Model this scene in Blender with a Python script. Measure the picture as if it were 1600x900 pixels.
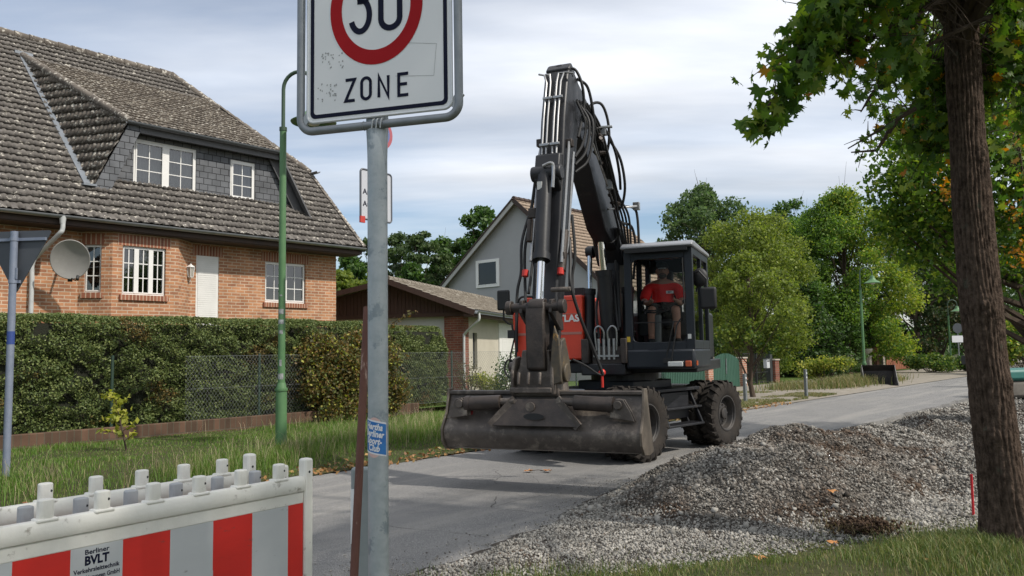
import bpy, bmesh, math, random
import numpy as np
from mathutils import Vector, Matrix, noise

for o in list(bpy.data.objects):
    bpy.data.objects.remove(o)
scene = bpy.context.scene
COL = scene.collection
R = math.radians

# ------------------------------------------------------------ camera
FPX = 1220.0
PITCH = math.atan(100.0 / FPX)
ROLL = 0.017
CAMZ = 1.6
_F = Vector((0, math.cos(PITCH), math.sin(PITCH)))
_r0 = Vector((1, 0, 0)); _u0 = _r0.cross(_F)
_RT = _r0 * math.cos(ROLL) - _u0 * math.sin(ROLL)
_UP = _u0 * math.cos(ROLL) + _r0 * math.sin(ROLL)
cd = bpy.data.cameras.new('camera')
cd.sensor_width = 36.0
cd.lens = 36.0 * FPX / 1600.0
cd.clip_start = 0.05
cd.clip_end = 2000
cam = bpy.data.objects.new('camera', cd)
COL.objects.link(cam)
M = Matrix((( _RT.x, _UP.x, -_F.x, 0), (_RT.y, _UP.y, -_F.y, 0), (_RT.z, _UP.z, -_F.z, CAMZ), (0, 0, 0, 1)))
cam.matrix_world = M
scene.camera = cam

def ray(px, py):
    return _F + _RT * ((px - 800) / FPX) - _UP * ((py - 450) / FPX)
def at(px, py, Y):
    v = ray(px, py); k = Y / v.y
    return Vector((v.x * k, Y, CAMZ + v.z * k))
def on(px, py, z=0.0):
    v = ray(px, py); k = (z - CAMZ) / v.z
    return Vector((v.x * k, v.y * k, z))

# ------------------------------------------------------------ world and sun
SUN_H = Vector((0.90, -0.43, 0)).normalized()
SUN_EL = R(47)
w = bpy.data.worlds.new('World'); scene.world = w; w.use_nodes = True
nt = w.node_tree; nt.nodes.clear()
def wn(t, **k):
    n = nt.nodes.new(t)
    for a, b in k.items(): setattr(n, a, b)
    return n
out = wn('ShaderNodeOutputWorld'); bg = wn('ShaderNodeBackground')
sky = wn('ShaderNodeTexSky', sky_type='NISHITA', sun_disc=False)
sky.sun_elevation = SUN_EL
sky.sun_rotation = math.atan2(SUN_H.x, SUN_H.y)
sky.air_density = 1.0; sky.dust_density = 1.2; sky.ozone_density = 1.5
tc = wn('ShaderNodeTexCoord'); sx = wn('ShaderNodeSeparateXYZ')
nt.links.new(tc.outputs['Generated'], sx.inputs[0])
def wm(op, a, b=None, c=None, clamp=False):
    n = wn('ShaderNodeMath', operation=op, use_clamp=clamp)
    for i, v in enumerate((a, b, c)):
        if v is None: continue
        if isinstance(v, (int, float)): n.inputs[i].default_value = v
        else: nt.links.new(v, n.inputs[i])
    return n.outputs[0]
zz = wm('ADD', wm('MAXIMUM', sx.outputs[2], 0.0), 0.10)
cx = wn('ShaderNodeCombineXYZ')
nt.links.new(wm('DIVIDE', sx.outputs[0], zz), cx.inputs[0]); nt.links.new(wm('DIVIDE', sx.outputs[1], zz), cx.inputs[1])
mp = wn('ShaderNodeMapping'); mp.inputs['Rotation'].default_value = (0, 0, R(-14)); mp.inputs['Scale'].default_value = (0.42, 1.25, 1)
mp.inputs['Location'].default_value = (1.3, 0.4, 0)
nt.links.new(cx.outputs[0], mp.inputs[0])
n1 = wn('ShaderNodeTexNoise'); n1.inputs['Scale'].default_value = 0.75; n1.inputs['Detail'].default_value = 8; n1.inputs['Roughness'].default_value = 0.52
n1.inputs['Distortion'].default_value = 0.35
nt.links.new(mp.outputs[0], n1.inputs['Vector'])
n2 = wn('ShaderNodeTexNoise'); n2.inputs['Scale'].default_value = 0.32; n2.inputs['Detail'].default_value = 3
nt.links.new(cx.outputs[0], n2.inputs['Vector'])
cov = wn('ShaderNodeMapRange'); cov.inputs[1].default_value = 0.42; cov.inputs[2].default_value = 0.63
s12 = wm('ADD', wm('MULTIPLY', n1.outputs[0], 0.6), wm('MULTIPLY', n2.outputs[0], 0.4))
# cloud cover opens towards the horizon straight ahead, closes overhead
nt.links.new(wm('ADD', s12, wm('MULTIPLY', wm('SUBTRACT', wm('ADD', sx.outputs[2], wm('MULTIPLY', sx.outputs[0], .22)), 0.20), 0.42)), cov.inputs[0])
cn = wn('ShaderNodeTexNoise'); cn.inputs['Scale'].default_value = 1.6; cn.inputs['Detail'].default_value = 6
nt.links.new(mp.outputs[0], cn.inputs['Vector'])
cr = wn('ShaderNodeMapRange'); cr.inputs[1].default_value = 0.3; cr.inputs[2].default_value = 0.7; cr.inputs[3].default_value = 5.5; cr.inputs[4].default_value = 8.5
nt.links.new(cn.outputs[0], cr.inputs[0])
cc = wn('ShaderNodeCombineColor')
nt.links.new(wm('MULTIPLY', cr.outputs[0], 0.955), cc.inputs[0]); nt.links.new(wm('MULTIPLY', cr.outputs[0], 0.985), cc.inputs[1]); nt.links.new(wm('MULTIPLY', cr.outputs[0], 1.04), cc.inputs[2])
mx = wn('ShaderNodeMixRGB')
nt.links.new(wm('MULTIPLY', cov.outputs[0], 0.93), mx.inputs[0]); nt.links.new(sky.outputs[0], mx.inputs[1]); nt.links.new(cc.outputs[0], mx.inputs[2])
nt.links.new(mx.outputs[0], bg.inputs[0]); bg.inputs[1].default_value = 0.1
nt.links.new(bg.outputs[0], out.inputs[0])

ld = bpy.data.lights.new('sun', 'SUN'); ld.energy = 2.8; ld.angle = R(1.5); ld.color = (1.0, 0.94, 0.85)
sun = bpy.data.objects.new('sun', ld); COL.objects.link(sun)
_sd = SUN_H * math.cos(SUN_EL) + Vector((0, 0, math.sin(SUN_EL)))
sun.rotation_euler = _sd.to_track_quat('Z', 'Y').to_euler()
scene.view_settings.view_transform = 'Standard'
scene.view_settings.look = 'None'
scene.view_settings.exposure = 0.50
scene.view_settings.gamma = 1.0
scene.cycles.max_bounces = 6
scene.cycles.transparent_max_bounces = 12
scene.cycles.use_denoising = True

# street frame: s runs along the street, r across it away from the camera
U = Vector((math.sin(R(41.5)), math.cos(R(41.5)), 0))
N = Vector((-U.y, U.x, 0))
def SR(s, r, z=0.0):
    return Vector((U.x * s + N.x * r, U.y * s + N.y * r, z))
STREET_ROT = math.atan2(U.y, U.x)     # local X along the street, local Y = N

# ------------------------------------------------------------ materials
MATS = {}
def _n(t, typ, **k):
    n = t.nodes.new(typ)
    for a, b in k.items():
        if isinstance(a, str) and a.startswith('i_'): n.inputs[a[2:]].default_value = b
        else: setattr(n, a, b)
    return n
def mat(name, col, rough=0.6, metal=0.0, col2=None, nscale=5.0, bump=0.0, bscale=None, col3=None, thr=0.6, sscale=8.0,
        spec=0.5, stretch=None, detail=6, soft=0.06, coords='Object', islands=0.0, bdist=0.02):
    """Principled material: noise blend of col/col2, optional patches of col3 (dirt, wear, lichen), optional bump"""
    if name in MATS: return MATS[name]
    m = bpy.data.materials.new(name); MATS[name] = m; m.use_nodes = True
    t = m.node_tree; b = t.nodes['Principled BSDF']
    b.inputs['Roughness'].default_value = rough; b.inputs['Metallic'].default_value = metal
    b.inputs['Specular IOR Level'].default_value = spec
    b.inputs['Base Color'].default_value = (*col, 1)
    co = _n(t, 'ShaderNodeTexCoord'); vec = co.outputs[coords]
    if stretch:
        mp = _n(t, 'ShaderNodeMapping'); mp.inputs['Scale'].default_value = stretch
        t.links.new(vec, mp.inputs[0]); vec = mp.outputs[0]
    last = None
    if col2 is not None:
        n = _n(t, 'ShaderNodeTexNoise'); n.inputs['Scale'].default_value = nscale; n.inputs['Detail'].default_value = detail; n.inputs['Roughness'].default_value = 0.65
        t.links.new(vec, n.inputs['Vector'])
        mr = _n(t, 'ShaderNodeMapRange'); mr.inputs[1].default_value = 0.3; mr.inputs[2].default_value = 0.7
        t.links.new(n.outputs[0], mr.inputs[0])
        x = _n(t, 'ShaderNodeMixRGB'); x.inputs[1].default_value = (*col, 1); x.inputs[2].default_value = (*col2, 1)
        t.links.new(mr.outputs[0], x.inputs[0]); last = x.outputs[0]
        rr = _n(t, 'ShaderNodeMapRange'); rr.inputs[3].default_value = max(0.05, rough - 0.1); rr.inputs[4].default_value = min(1, rough + 0.12)
        t.links.new(n.outputs[0], rr.inputs[0]); t.links.new(rr.outputs[0], b.inputs['Roughness'])
    if col3 is not None:
        n = _n(t, 'ShaderNodeTexNoise'); n.inputs['Scale'].default_value = sscale; n.inputs['Detail'].default_value = 7; n.inputs['Roughness'].default_value = 0.7
        t.links.new(vec, n.inputs['Vector'])
        mr = _n(t, 'ShaderNodeMapRange'); mr.inputs[1].default_value = thr; mr.inputs[2].default_value = thr + soft
        t.links.new(n.outputs[0], mr.inputs[0])
        x = _n(t, 'ShaderNodeMixRGB'); x.inputs[2].default_value = (*col3, 1)
        if last is not None: t.links.new(last, x.inputs[1])
        else: x.inputs[1].default_value = (*col, 1)
        t.links.new(mr.outputs[0], x.inputs[0]); last = x.outputs[0]
    if islands > 0:
        g = _n(t, 'ShaderNodeNewGeometry'); hs = _n(t, 'ShaderNodeHueSaturation')
        mr = _n(t, 'ShaderNodeMapRange'); mr.inputs[3].default_value = 1 - islands; mr.inputs[4].default_value = 1 + islands
        t.links.new(g.outputs['Random Per Island'], mr.inputs[0]); t.links.new(mr.outputs[0], hs.inputs['Value'])
        if last is not None: t.links.new(last, hs.inputs['Color'])
        else: hs.inputs['Color'].default_value = (*col, 1)
        last = hs.outputs[0]
    if last is not None: t.links.new(last, b.inputs['Base Color'])
    if bump > 0:
        n = _n(t, 'ShaderNodeTexNoise'); n.inputs['Scale'].default_value = bscale or nscale * 4; n.inputs['Detail'].default_value = 8; n.inputs['Roughness'].default_value = 0.65
        t.links.new(vec, n.inputs['Vector'])
        bp = _n(t, 'ShaderNodeBump'); bp.inputs['Strength'].default_value = bump; bp.inputs['Distance'].default_value = bdist
        t.links.new(n.outputs[0], bp.inputs['Height']); t.links.new(bp.outputs[0], b.inputs['Normal'])
    return m

def leafmat(name, cols, trans=0.4, rough=0.55):
    """leaf colours picked per leaf"""
    if name in MATS: return MATS[name]
    m = bpy.data.materials.new(name); MATS[name] = m; m.use_nodes = True
    t = m.node_tree; t.nodes.clear()
    o = _n(t, 'ShaderNodeOutputMaterial'); g = _n(t, 'ShaderNodeNewGeometry')
    cr = _n(t, 'ShaderNodeValToRGB'); cr.color_ramp.interpolation = 'LINEAR'
    el = cr.color_ramp.elements
    while len(el) < len(cols): el.new(0.5)
    for i, (p, c) in enumerate(cols):
        el[i].position = p; el[i].color = (*c, 1)
    t.links.new(g.outputs['Random Per Island'], cr.inputs[0])
    d = _n(t, 'ShaderNodeBsdfPrincipled'); d.inputs['Roughness'].default_value = rough; d.inputs['Specular IOR Level'].default_value = 0.35
    tr = _n(t, 'ShaderNodeBsdfTranslucent'); mx = _n(t, 'ShaderNodeMixShader'); mx.inputs[0].default_value = trans
    hs = _n(t, 'ShaderNodeHueSaturation'); hs.inputs['Value'].default_value = 1.5; hs.inputs['Saturation'].default_value = 1.1
    t.links.new(cr.outputs[0], d.inputs['Base Color']); t.links.new(cr.outputs[0], hs.inputs['Color']); t.links.new(hs.outputs[0], tr.inputs[0])
    t.links.new(d.outputs[0], mx.inputs[1]); t.links.new(tr.outputs[0], mx.inputs[2]); t.links.new(mx.outputs[0], o.inputs[0])
    return m

def glassmat(name, tint=(0.8, 0.85, 0.85), refl=0.12):
    if name in MATS: return MATS[name]
    m = bpy.data.materials.new(name); MATS[name] = m; m.use_nodes = True
    t = m.node_tree; t.nodes.clear()
    o = _n(t, 'ShaderNodeOutputMaterial'); tr = _n(t, 'ShaderNodeBsdfTransparent'); tr.inputs[0].default_value = (*tint, 1)
    gl = _n(t, 'ShaderNodeBsdfGlossy'); gl.inputs['Roughness'].default_value = 0.03
    fr = _n(t, 'ShaderNodeFresnel'); fr.inputs[0].default_value = 1.5
    ad = _n(t, 'ShaderNodeMath', operation='ADD'); ad.inputs[1].default_value = refl; t.links.new(fr.outputs[0], ad.inputs[0])
    mx = _n(t, 'ShaderNodeMixShader'); t.links.new(ad.outputs[0], mx.inputs[0]); t.links.new(tr.outputs[0], mx.inputs[1]); t.links.new(gl.outputs[0], mx.inputs[2])
    t.links.new(mx.outputs[0], o.inputs[0])
    return m

def brickmat(name, c1, c2, mortar, w=0.25, h=0.08, mort=0.012, dirt=None, bump=0.5, vertical=False, op='ADD'):
    if name in MATS: return MATS[name]
    m = bpy.data.materials.new(name); MATS[name] = m; m.use_nodes = True
    t = m.node_tree; b = t.nodes['Principled BSDF']; b.inputs['Roughness'].default_value = 0.85; b.inputs['Specular IOR Level'].default_value = 0.25
    co = _n(t, 'ShaderNodeTexCoord'); s = _n(t, 'ShaderNodeSeparateXYZ'); t.links.new(co.outputs['Object'], s.inputs[0])
    a = _n(t, 'ShaderNodeMath', operation=op); t.links.new(s.outputs[0], a.inputs[0]); t.links.new(s.outputs[1], a.inputs[1])
    c = _n(t, 'ShaderNodeCombineXYZ'); 
    if vertical: t.links.new(s.outputs[2], c.inputs[0]); t.links.new(a.outputs[0], c.inputs[1])
    else: t.links.new(a.outputs[0], c.inputs[0]); t.links.new(s.outputs[2], c.inputs[1])
    br = _n(t, 'ShaderNodeTexBrick'); br.offset = 0.0 if vertical else 0.5
    br.inputs['Scale'].default_value = 1.0; br.inputs['Mortar Size'].default_value = mort; br.inputs['Mortar Smooth'].default_value = 0.15
    br.inputs['Brick Width'].default_value = w; br.inputs['Row Height'].default_value = h; br.inputs['Bias'].default_value = 0.0
    br.inputs['Color1'].default_value = (*c1, 1); br.inputs['Color2'].default_value = (*c2, 1); br.inputs['Mortar'].default_value = (*mortar, 1)
    t.links.new(c.outputs[0], br.inputs['Vector'])
    n = _n(t, 'ShaderNodeTexNoise'); n.inputs['Scale'].default_value = 3.0; n.inputs['Detail'].default_value = 8
    t.links.new(co.outputs['Object'], n.inputs['Vector'])
    hs = _n(t, 'ShaderNodeHueSaturation'); mr = _n(t, 'ShaderNodeMapRange'); mr.inputs[1].default_value = .3; mr.inputs[2].default_value = .7; mr.inputs[3].default_value = 0.78; mr.inputs[4].default_value = 1.2
    t.links.new(n.outputs[0], mr.inputs[0]); t.links.new(mr.outputs[0], hs.inputs['Value']); t.links.new(br.outputs['Color'], hs.inputs['Color'])
    t.links.new(hs.outputs[0], b.inputs['Base Color'])
    n2 = _n(t, 'ShaderNodeTexNoise'); n2.inputs['Scale'].default_value = 60; t.links.new(co.outputs['Object'], n2.inputs['Vector'])
    ad = _n(t, 'ShaderNodeMath', operation='MULTIPLY_ADD'); ad.inputs[1].default_value = 0.25
    iv = _n(t, 'ShaderNodeMath', operation='SUBTRACT'); iv.inputs[0].default_value = 1; t.links.new(br.outputs['Fac'], iv.inputs[1])
    t.links.new(n2.outputs[0], ad.inputs[0]); t.links.new(iv.outputs[0], ad.inputs[2])
    bp = _n(t, 'ShaderNodeBump'); bp.inputs['Strength'].default_value = bump; bp.inputs['Distance'].default_value = 0.01
    t.links.new(ad.outputs[0], bp.inputs['Height']); t.links.new(bp.outputs[0], b.inputs['Normal'])
    return m

# ------------------------------------------------------------ mesh builder
class MB:
    def __init__(s): s.v = []; s.f = []; s.mi = []; s.cur = 0
    def _add(s, vs, fs):
        b = len(s.v); s.v += [tuple(x) for x in vs]
        s.f += [tuple(i + b for i in q) for q in fs]; s.mi += [s.cur] * len(fs)
    def m(s, i): s.cur = i; return s
    def box(s, c, d, rz=0.0, rx=0.0, ry=0.0, M=None):
        x, y, z = d[0] / 2, d[1] / 2, d[2] / 2
        vs = [Vector((a, b, e)) for a in (-x, x) for b in (-y, y) for e in (-z, z)]
        Mx = M if M is not None else (Matrix.Rotation(rz, 3, 'Z') @ Matrix.Rotation(ry, 3, 'Y') @ Matrix.Rotation(rx, 3, 'X'))
        vs = [Mx @ v + Vector(c) for v in vs]
        s._add(vs, [(0, 1, 3, 2), (4, 6, 7, 5), (0, 4, 5, 1), (2, 3, 7, 6), (0, 2, 6, 4), (1, 5, 7, 3)]); return s
    def b2(s, x0, x1, y0, y1, z0, z1):
        return s.box(((x0 + x1) / 2, (y0 + y1) / 2, (z0 + z1) / 2), (abs(x1 - x0), abs(y1 - y0), abs(z1 - z0)))
    def beam(s, p, q, wd, ht, up=(0, 0, 1)):
        p = Vector(p); q = Vector(q); d = q - p; L = d.length; d.normalize(); up = Vector(up)
        sd = d.cross(up)
        if sd.length < 1e-4: sd = d.cross(Vector((0, 1, 0)))
        sd.normalize(); u2 = sd.cross(d)
        return s.box((p + q) / 2, (wd, L, ht), M=Matrix((sd, d, u2)).transposed())
    def tube(s, pts, rad, n=12, cap=True):
        pts = [Vector(p) for p in pts]; m = len(pts)
        if isinstance(rad, (int, float)): rad = [rad] * m
        rings = []; prev = None
        for i, p in enumerate(pts):
            d = (pts[min(i + 1, m - 1)] - pts[max(i - 1, 0)]).normalized()
            if prev is None:
                a = Vector((0, 0, 1)) if abs(d.z) < 0.9 else Vector((1, 0, 0))
                e1 = d.cross(a).normalized()
            else:
                e1 = (prev - d * prev.dot(d)).normalized()
            prev = e1; e2 = d.cross(e1)
            rings.append([p + (e1 * math.cos(2 * math.pi * k / n) + e2 * math.sin(2 * math.pi * k / n)) * rad[i] for k in range(n)])
        vs = [v for r_ in rings for v in r_]; fs = []
        for i in range(m - 1):
            for k in range(n):
                a = i * n + k; b = i * n + (k + 1) % n
                fs.append((a, b, b + n, a + n))
        if cap: fs.append(tuple(range(n))[::-1]); fs.append(tuple((m - 1) * n + k for k in range(n)))
        s._add(vs, fs); return s
    def cyl(s, p, q, r, r2=None, n=16): return s.tube([p, q], [r, r if r2 is None else r2], n)
    def hose(s, ctrl, r, n=8, k=8):
        c = [Vector(p) for p in ctrl]; c = [2 * c[0] - c[1]] + c + [2 * c[-1] - c[-2]]; pts = []
        for i in range(1, len(c) - 2):
            for j in range(k):
                t = j / k; a, b, d, e = c[i - 1], c[i], c[i + 1], c[i + 2]
                pts.append(0.5 * ((2 * b) + (-a + d) * t + (2 * a - 5 * b + 4 * d - e) * t * t + (-a + 3 * b - 3 * d + e) * t ** 3))
        pts.append(c[-2]); return s.tube(pts, r, n)
    def prism(s, poly, p0, p1, fn):
        """poly = 2D outline, fn(a, b, t) -> 3D; extruded from t=p0 to p1"""
        n = len(poly); vs = [fn(a, b, p0) for a, b in poly] + [fn(a, b, p1) for a, b in poly]
        s._add(vs, [tuple(range(n))[::-1], tuple(range(n, 2 * n))] + [(i, (i + 1) % n, n + (i + 1) % n, n + i) for i in range(n)]); return s
    def lathe(s, prof, n=32, c=(0, 0, 0), axis='Z', closed=False):
        vs = []; m = len(prof)
        for k in range(n):
            a = 2 * math.pi * k / n
            for (r_, h) in prof:
                x, y = r_ * math.cos(a), r_ * math.sin(a)
                p = {'Z': (x, y, h), 'X': (h, x, y), 'Y': (x, h, y)}[axis]
                vs.append((p[0] + c[0], p[1] + c[1], p[2] + c[2]))
        fs = []
        for k in range(n):
            k2 = (k + 1) % n
            for j in range(m if closed else m - 1):
                j2 = (j + 1) % m
                fs.append((k * m + j, k2 * m + j, k2 * m + j2, k * m + j2))
        s._add(vs, fs); return s
    def poly(s, vs): s._add(vs, [tuple(range(len(vs)))]); return s
    def sphere(s, c, r, sc=(1, 1, 1), n=14, m=9):
        prof = [(math.sin(math.pi * j / m) * r, -math.cos(math.pi * j / m) * r) for j in range(m + 1)]
        vs = []; fs = []
        for k in range(n):
            a = 2 * math.pi * k / n
            for (r_, h) in prof: vs.append((c[0] + r_ * math.cos(a) * sc[0], c[1] + r_ * math.sin(a) * sc[1], c[2] + h * sc[2]))
        for k in range(n):
            k2 = (k + 1) % n
            for j in range(m): fs.append((k * (m + 1) + j, k2 * (m + 1) + j, k2 * (m + 1) + j + 1, k * (m + 1) + j + 1))
        s._add(vs, fs); return s
    def islands(s):
        p = list(range(len(s.v)))
        def fd(i):
            while p[i] != i: p[i] = p[p[i]]; i = p[i]
            return i
        for f in s.f:
            a = fd(f[0])
            for i in f[1:]: p[fd(i)] = a
        out = {}
        for k, f in enumerate(s.f): out.setdefault(fd(f[0]), []).append(f)
        res = []
        for fs in out.values():
            ids = sorted({i for f in fs for i in f}); mp = {i: j for j, i in enumerate(ids)}; q = MB(); q.v = [s.v[i] for i in ids]; q.f = [tuple(mp[i] for i in f) for f in fs]; q.mi = [0] * len(q.f); res.append(q)
        return res
    def each(s, name, mats, parent=None, **k):
        return [q.build(name, mats, parent, **k) for q in s.islands()]
    def build(s, name, mats, parent=None, smooth=False, bevel=0.0, M=None, ang=40, seg=2):
        if not s.v: return None
        me = bpy.data.meshes.new(name)
        vs = s.v if M is None else [tuple(M @ Vector(v)) for v in s.v]
        me.from_pydata(vs, [], s.f); 
        bm = bmesh.new(); bm.from_mesh(me); bmesh.ops.recalc_face_normals(bm, faces=bm.faces)
        bm.to_mesh(me); bm.free()
        if not isinstance(mats, (list, tuple)): mats = [mats]
        for m_ in mats: me.materials.append(m_)
        if len(mats) > 1: me.polygons.foreach_set('material_index', s.mi)
        if smooth or bevel > 0:
            me.polygons.foreach_set('use_smooth', [True] * len(me.polygons))
            try: me.set_sharp_from_angle(angle=R(ang))
            except Exception: pass
        o = bpy.data.objects.new(name, me); COL.objects.link(o)
        if parent is not None: o.parent = parent
        if bevel > 0:
            b = o.modifiers.new('bevel', 'BEVEL'); b.width = bevel; b.segments = seg; b.limit_method = 'ANGLE'; b.angle_limit = R(35)
        return o

def npmesh(name, V, F, mats, parent=None, smooth=False, mi=None):
    """V (n,3) array, F (m,k) array of equal sized faces or a list of such arrays"""
    me = bpy.data.meshes.new(name)
    Fs = F if isinstance(F, list) else [F]
    nl = sum(f.size for f in Fs); npoly = sum(len(f) for f in Fs)
    me.vertices.add(len(V)); me.vertices.foreach_set('co', np.asarray(V, dtype=np.float32).ravel())
    me.loops.add(nl); me.loops.foreach_set('vertex_index', np.concatenate([f.ravel() for f in Fs]).astype(np.int32))
    me.polygons.add(npoly)
    tot = np.concatenate([np.full(len(f), f.shape[1]) for f in Fs]).astype(np.int32)
    st = np.concatenate([[0], np.cumsum(tot)[:-1]]).astype(np.int32)
    me.polygons.foreach_set('loop_start', st); me.polygons.foreach_set('loop_total', tot)
    if not isinstance(mats, (list, tuple)): mats = [mats]
    for m_ in mats: me.materials.append(m_)
    if mi is not None: me.polygons.foreach_set('material_index', np.asarray(mi, dtype=np.int32))
    if smooth: me.polygons.foreach_set('use_smooth', np.ones(npoly, dtype=bool))
    me.update(calc_edges=True); me.validate()
    o = bpy.data.objects.new(name, me); COL.objects.link(o)
    if parent is not None: o.parent = parent
    return o

def thing(name, label, cat, loc=(0, 0, 0), rz=0.0, group=None):
    o = bpy.data.objects.new(name, None); COL.objects.link(o); o.empty_display_size = 0.2
    o.location = loc; o.rotation_euler = (0, 0, rz); o['label'] = label; o['category'] = cat
    if group: o['group'] = group
    return o
def tag(o, label=None, cat=None, group=None, kind=None):
    if label: o['label'] = label
    if cat: o['category'] = cat
    if group: o['group'] = group
    if kind: o['kind'] = kind
    return o
def copy_tree(o, parent=None):
    c = o.copy(); COL.objects.link(c)
    if parent is not None: c.parent = parent
    for ch in [x for x in scene.objects if x.parent == o]: copy_tree(ch, c)
    return c

# flat lettering as real mesh
def text_verts(s, size, bold=0.0, align='CENTER', res=3, xs=1.0, space=1.0):
    cu = bpy.data.curves.new('t', 'FONT'); cu.body = s; cu.size = size; cu.offset = bold; cu.align_x = align; cu.align_y = 'CENTER'
    cu.resolution_u = res; cu.space_character = space
    ob = bpy.data.objects.new('t', cu); COL.objects.link(ob)
    dg = bpy.context.evaluated_depsgraph_get(); me = ob.evaluated_get(dg).to_mesh()
    V = [(v.co.x * xs, v.co.y) for v in me.vertices]; F = [tuple(p.vertices) for p in me.polygons]
    ob.evaluated_get(dg).to_mesh_clear(); bpy.data.objects.remove(ob); bpy.data.curves.remove(cu)
    return V, F
def stroke(mb, pts, wd, fn, z=0.0, th=0.0015):
    """flat ribbon of width wd along 2D pts; fn(a,b,h) -> 3D"""
    P = [Vector(p) for p in pts]; L = []; Rr = []
    for i, p in enumerate(P):
        a = (P[i] - P[i - 1]).normalized() if i > 0 else (P[1] - P[0]).normalized()
        b = (P[i + 1] - P[i]).normalized() if i < len(P) - 1 else a
        t = (a + b).normalized(); nrm = Vector((-t.y, t.x)); k = wd / 2 / max(0.35, nrm.dot(Vector((-a.y, a.x))))
        L.append(p + nrm * k); Rr.append(p - nrm * k)
    for i in range(len(P) - 1):
        mb.poly([fn(q.x, q.y, z) for q in (L[i], L[i + 1], Rr[i + 1], Rr[i])])
def arc(cx, cy, rx, ry, a0, a1, n=14):
    return [(cx + rx * math.cos(R(a0 + (a1 - a0) * i / n)), cy + ry * math.sin(R(a0 + (a1 - a0) * i / n))) for i in range(n + 1)]

# foliage: many small leaf faces
def rand_rot(n, rng, tilt=1.0):
    """orthonormal frames (n,3,3) with normals biased upwards when tilt<1"""
    nrm = rng.normal(size=(n, 3)); nrm[:, 2] += (1 - tilt) * 3
    nrm /= np.linalg.norm(nrm, axis=1)[:, None]
    a = rng.normal(size=(n, 3)); a -= (a * nrm).sum(1)[:, None] * nrm; a /= np.linalg.norm(a, axis=1)[:, None]
    return a, np.cross(nrm, a), nrm
def leaves(C, size, rng, tilt=1.0, shape='diamond', var=0.35):
    n = len(C); a, b, nn = rand_rot(n, rng, tilt)
    s = size * (1 + var * rng.uniform(-1, 1, n)); s = s[:, None]
    if shape == 'diamond':
        T = [(-0.5, 0, 0), (0, 0.3, 0.06), (0.5, 0, 0), (0, -0.3, 0.06)]
    elif shape == 'needle':
        T = [(-0.5, 0.0, 0), (0, 0.09, 0.0), (0.5, 0, 0), (0, -0.09, 0.0)]
    V = np.stack([C + s * (a * t[0] + b * t[1] + nn * t[2]) for t in T], 1).reshape(-1, 3)
    F = np.arange(n * 4).reshape(n, 4)
    return V, F
MAPLE = [(0, -0.08), (0.18, -0.20), (0.42, -0.22), (0.31, -0.01), (0.58, 0.14), (0.30, 0.20), (0.30, 0.44), (0.11, 0.33), (0, 0.66),
         (-0.11, 0.33), (-0.30, 0.44), (-0.30, 0.20), (-0.58, 0.14), (-0.31, -0.01), (-0.42, -0.22), (-0.18, -0.20)]
def maple_leaves(C, size, rng, droop=True):
    n = len(C); K = len(MAPLE)
    # leaf tip points down and outwards, blade roughly hanging
    tip = np.stack([rng.normal(0, 0.55, n), rng.normal(0, 0.55, n), -np.abs(rng.normal(0.8, 0.4, n))], 1)
    tip /= np.linalg.norm(tip, axis=1)[:, None]
    nn = rng.normal(size=(n, 3)); nn[:, 2] += 0.9; nn -= (nn * tip).sum(1)[:, None] * tip; nn /= np.linalg.norm(nn, axis=1)[:, None]
    sd = np.cross(tip, nn); s = (size * rng.uniform(0.6, 1.25, n))[:, None]
    T = [(0, 0.08, 0.0)] + [(x, y, -0.35 * (x * x + (y - .1) ** 2)) for x, y in MAPLE]
    V = np.stack([C + s * (sd * t[0] + tip * t[1] + nn * t[2]) for t in T], 1).reshape(-1, 3)
    base = (np.arange(n) * (K + 1))[:, None]
    tris = np.array([(0, 1 + i, 1 + (i + 1) % K) for i in range(K)])
    F = (base[:, :, None] + tris[None]).reshape(-1, 3)
    return V, F
def clump_points(clumps, n, rng, shell=0.55):
    """clumps: list of (center, (rx,ry,rz)); points spread through each clump's outer volume"""
    vol = np.array([c[1][0] * c[1][1] * c[1][2] for c in clumps]) ** 0.75
    cnt = np.maximum(3, (n * vol / vol.sum()).astype(int)); P = []
    for (c, r_), k in zip(clumps, cnt):
        d = rng.normal(size=(k, 3)); d /= np.linalg.norm(d, axis=1)[:, None]
        rr = (shell + (1 - shell) * rng.uniform(0, 1, k)) * rng.uniform(0.75, 1.12, k)
        P.append(np.array(c) + d * rr[:, None] * np.array(r_))
    return np.concatenate(P)
# ============================================================ ground, road, verge, gravel
def smooth(x, a, b):
    t = np.clip((x - a) / (b - a), 0, 1); return t * t * (3 - 2 * t)
def vnoise(X, Y, sc, seed=0.0, octv=3):
    o = np.zeros_like(X); 
    for k in range(octv):
        f = sc * 2 ** k; a = 0.5 ** k
        o += a * (np.sin(X * f * 1.7 + seed * 3.1 + 1.3 * np.sin(Y * f * 1.1 + seed)) * np.cos(Y * f * 1.9 + seed * 1.7 + 1.1 * np.sin(X * f * 0.9 + k)))
    return o
def edge_near(s):      # broken near edge of the asphalt
    return 5.42 + 0.05 * np.sin(s * 1.3) + 0.03 * np.sin(s * 4.1) - 0.95 * (1 - smooth(s, 4.5, 9.0))
def verge_h(s, r):     # far verge
    return 0.01 + 0.2 * smooth(r, 9.1, 11.4) * (1 - 0.55 * smooth(s, 10, 16)) + 0.012 * vnoise(s, r, 1.3, 2)
def grass_edge(s):     # near lawn boundary (r below this is grass)
    return np.interp(s, [-6, 2.0, 3.9, 5.1, 6.8, 7.6, 8.2, 9.5, 14, 40], [6.0, 5.0, 4.15, 3.35, 2.5, 2.1, 1.75, 1.1, -0.4, -3])
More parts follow.
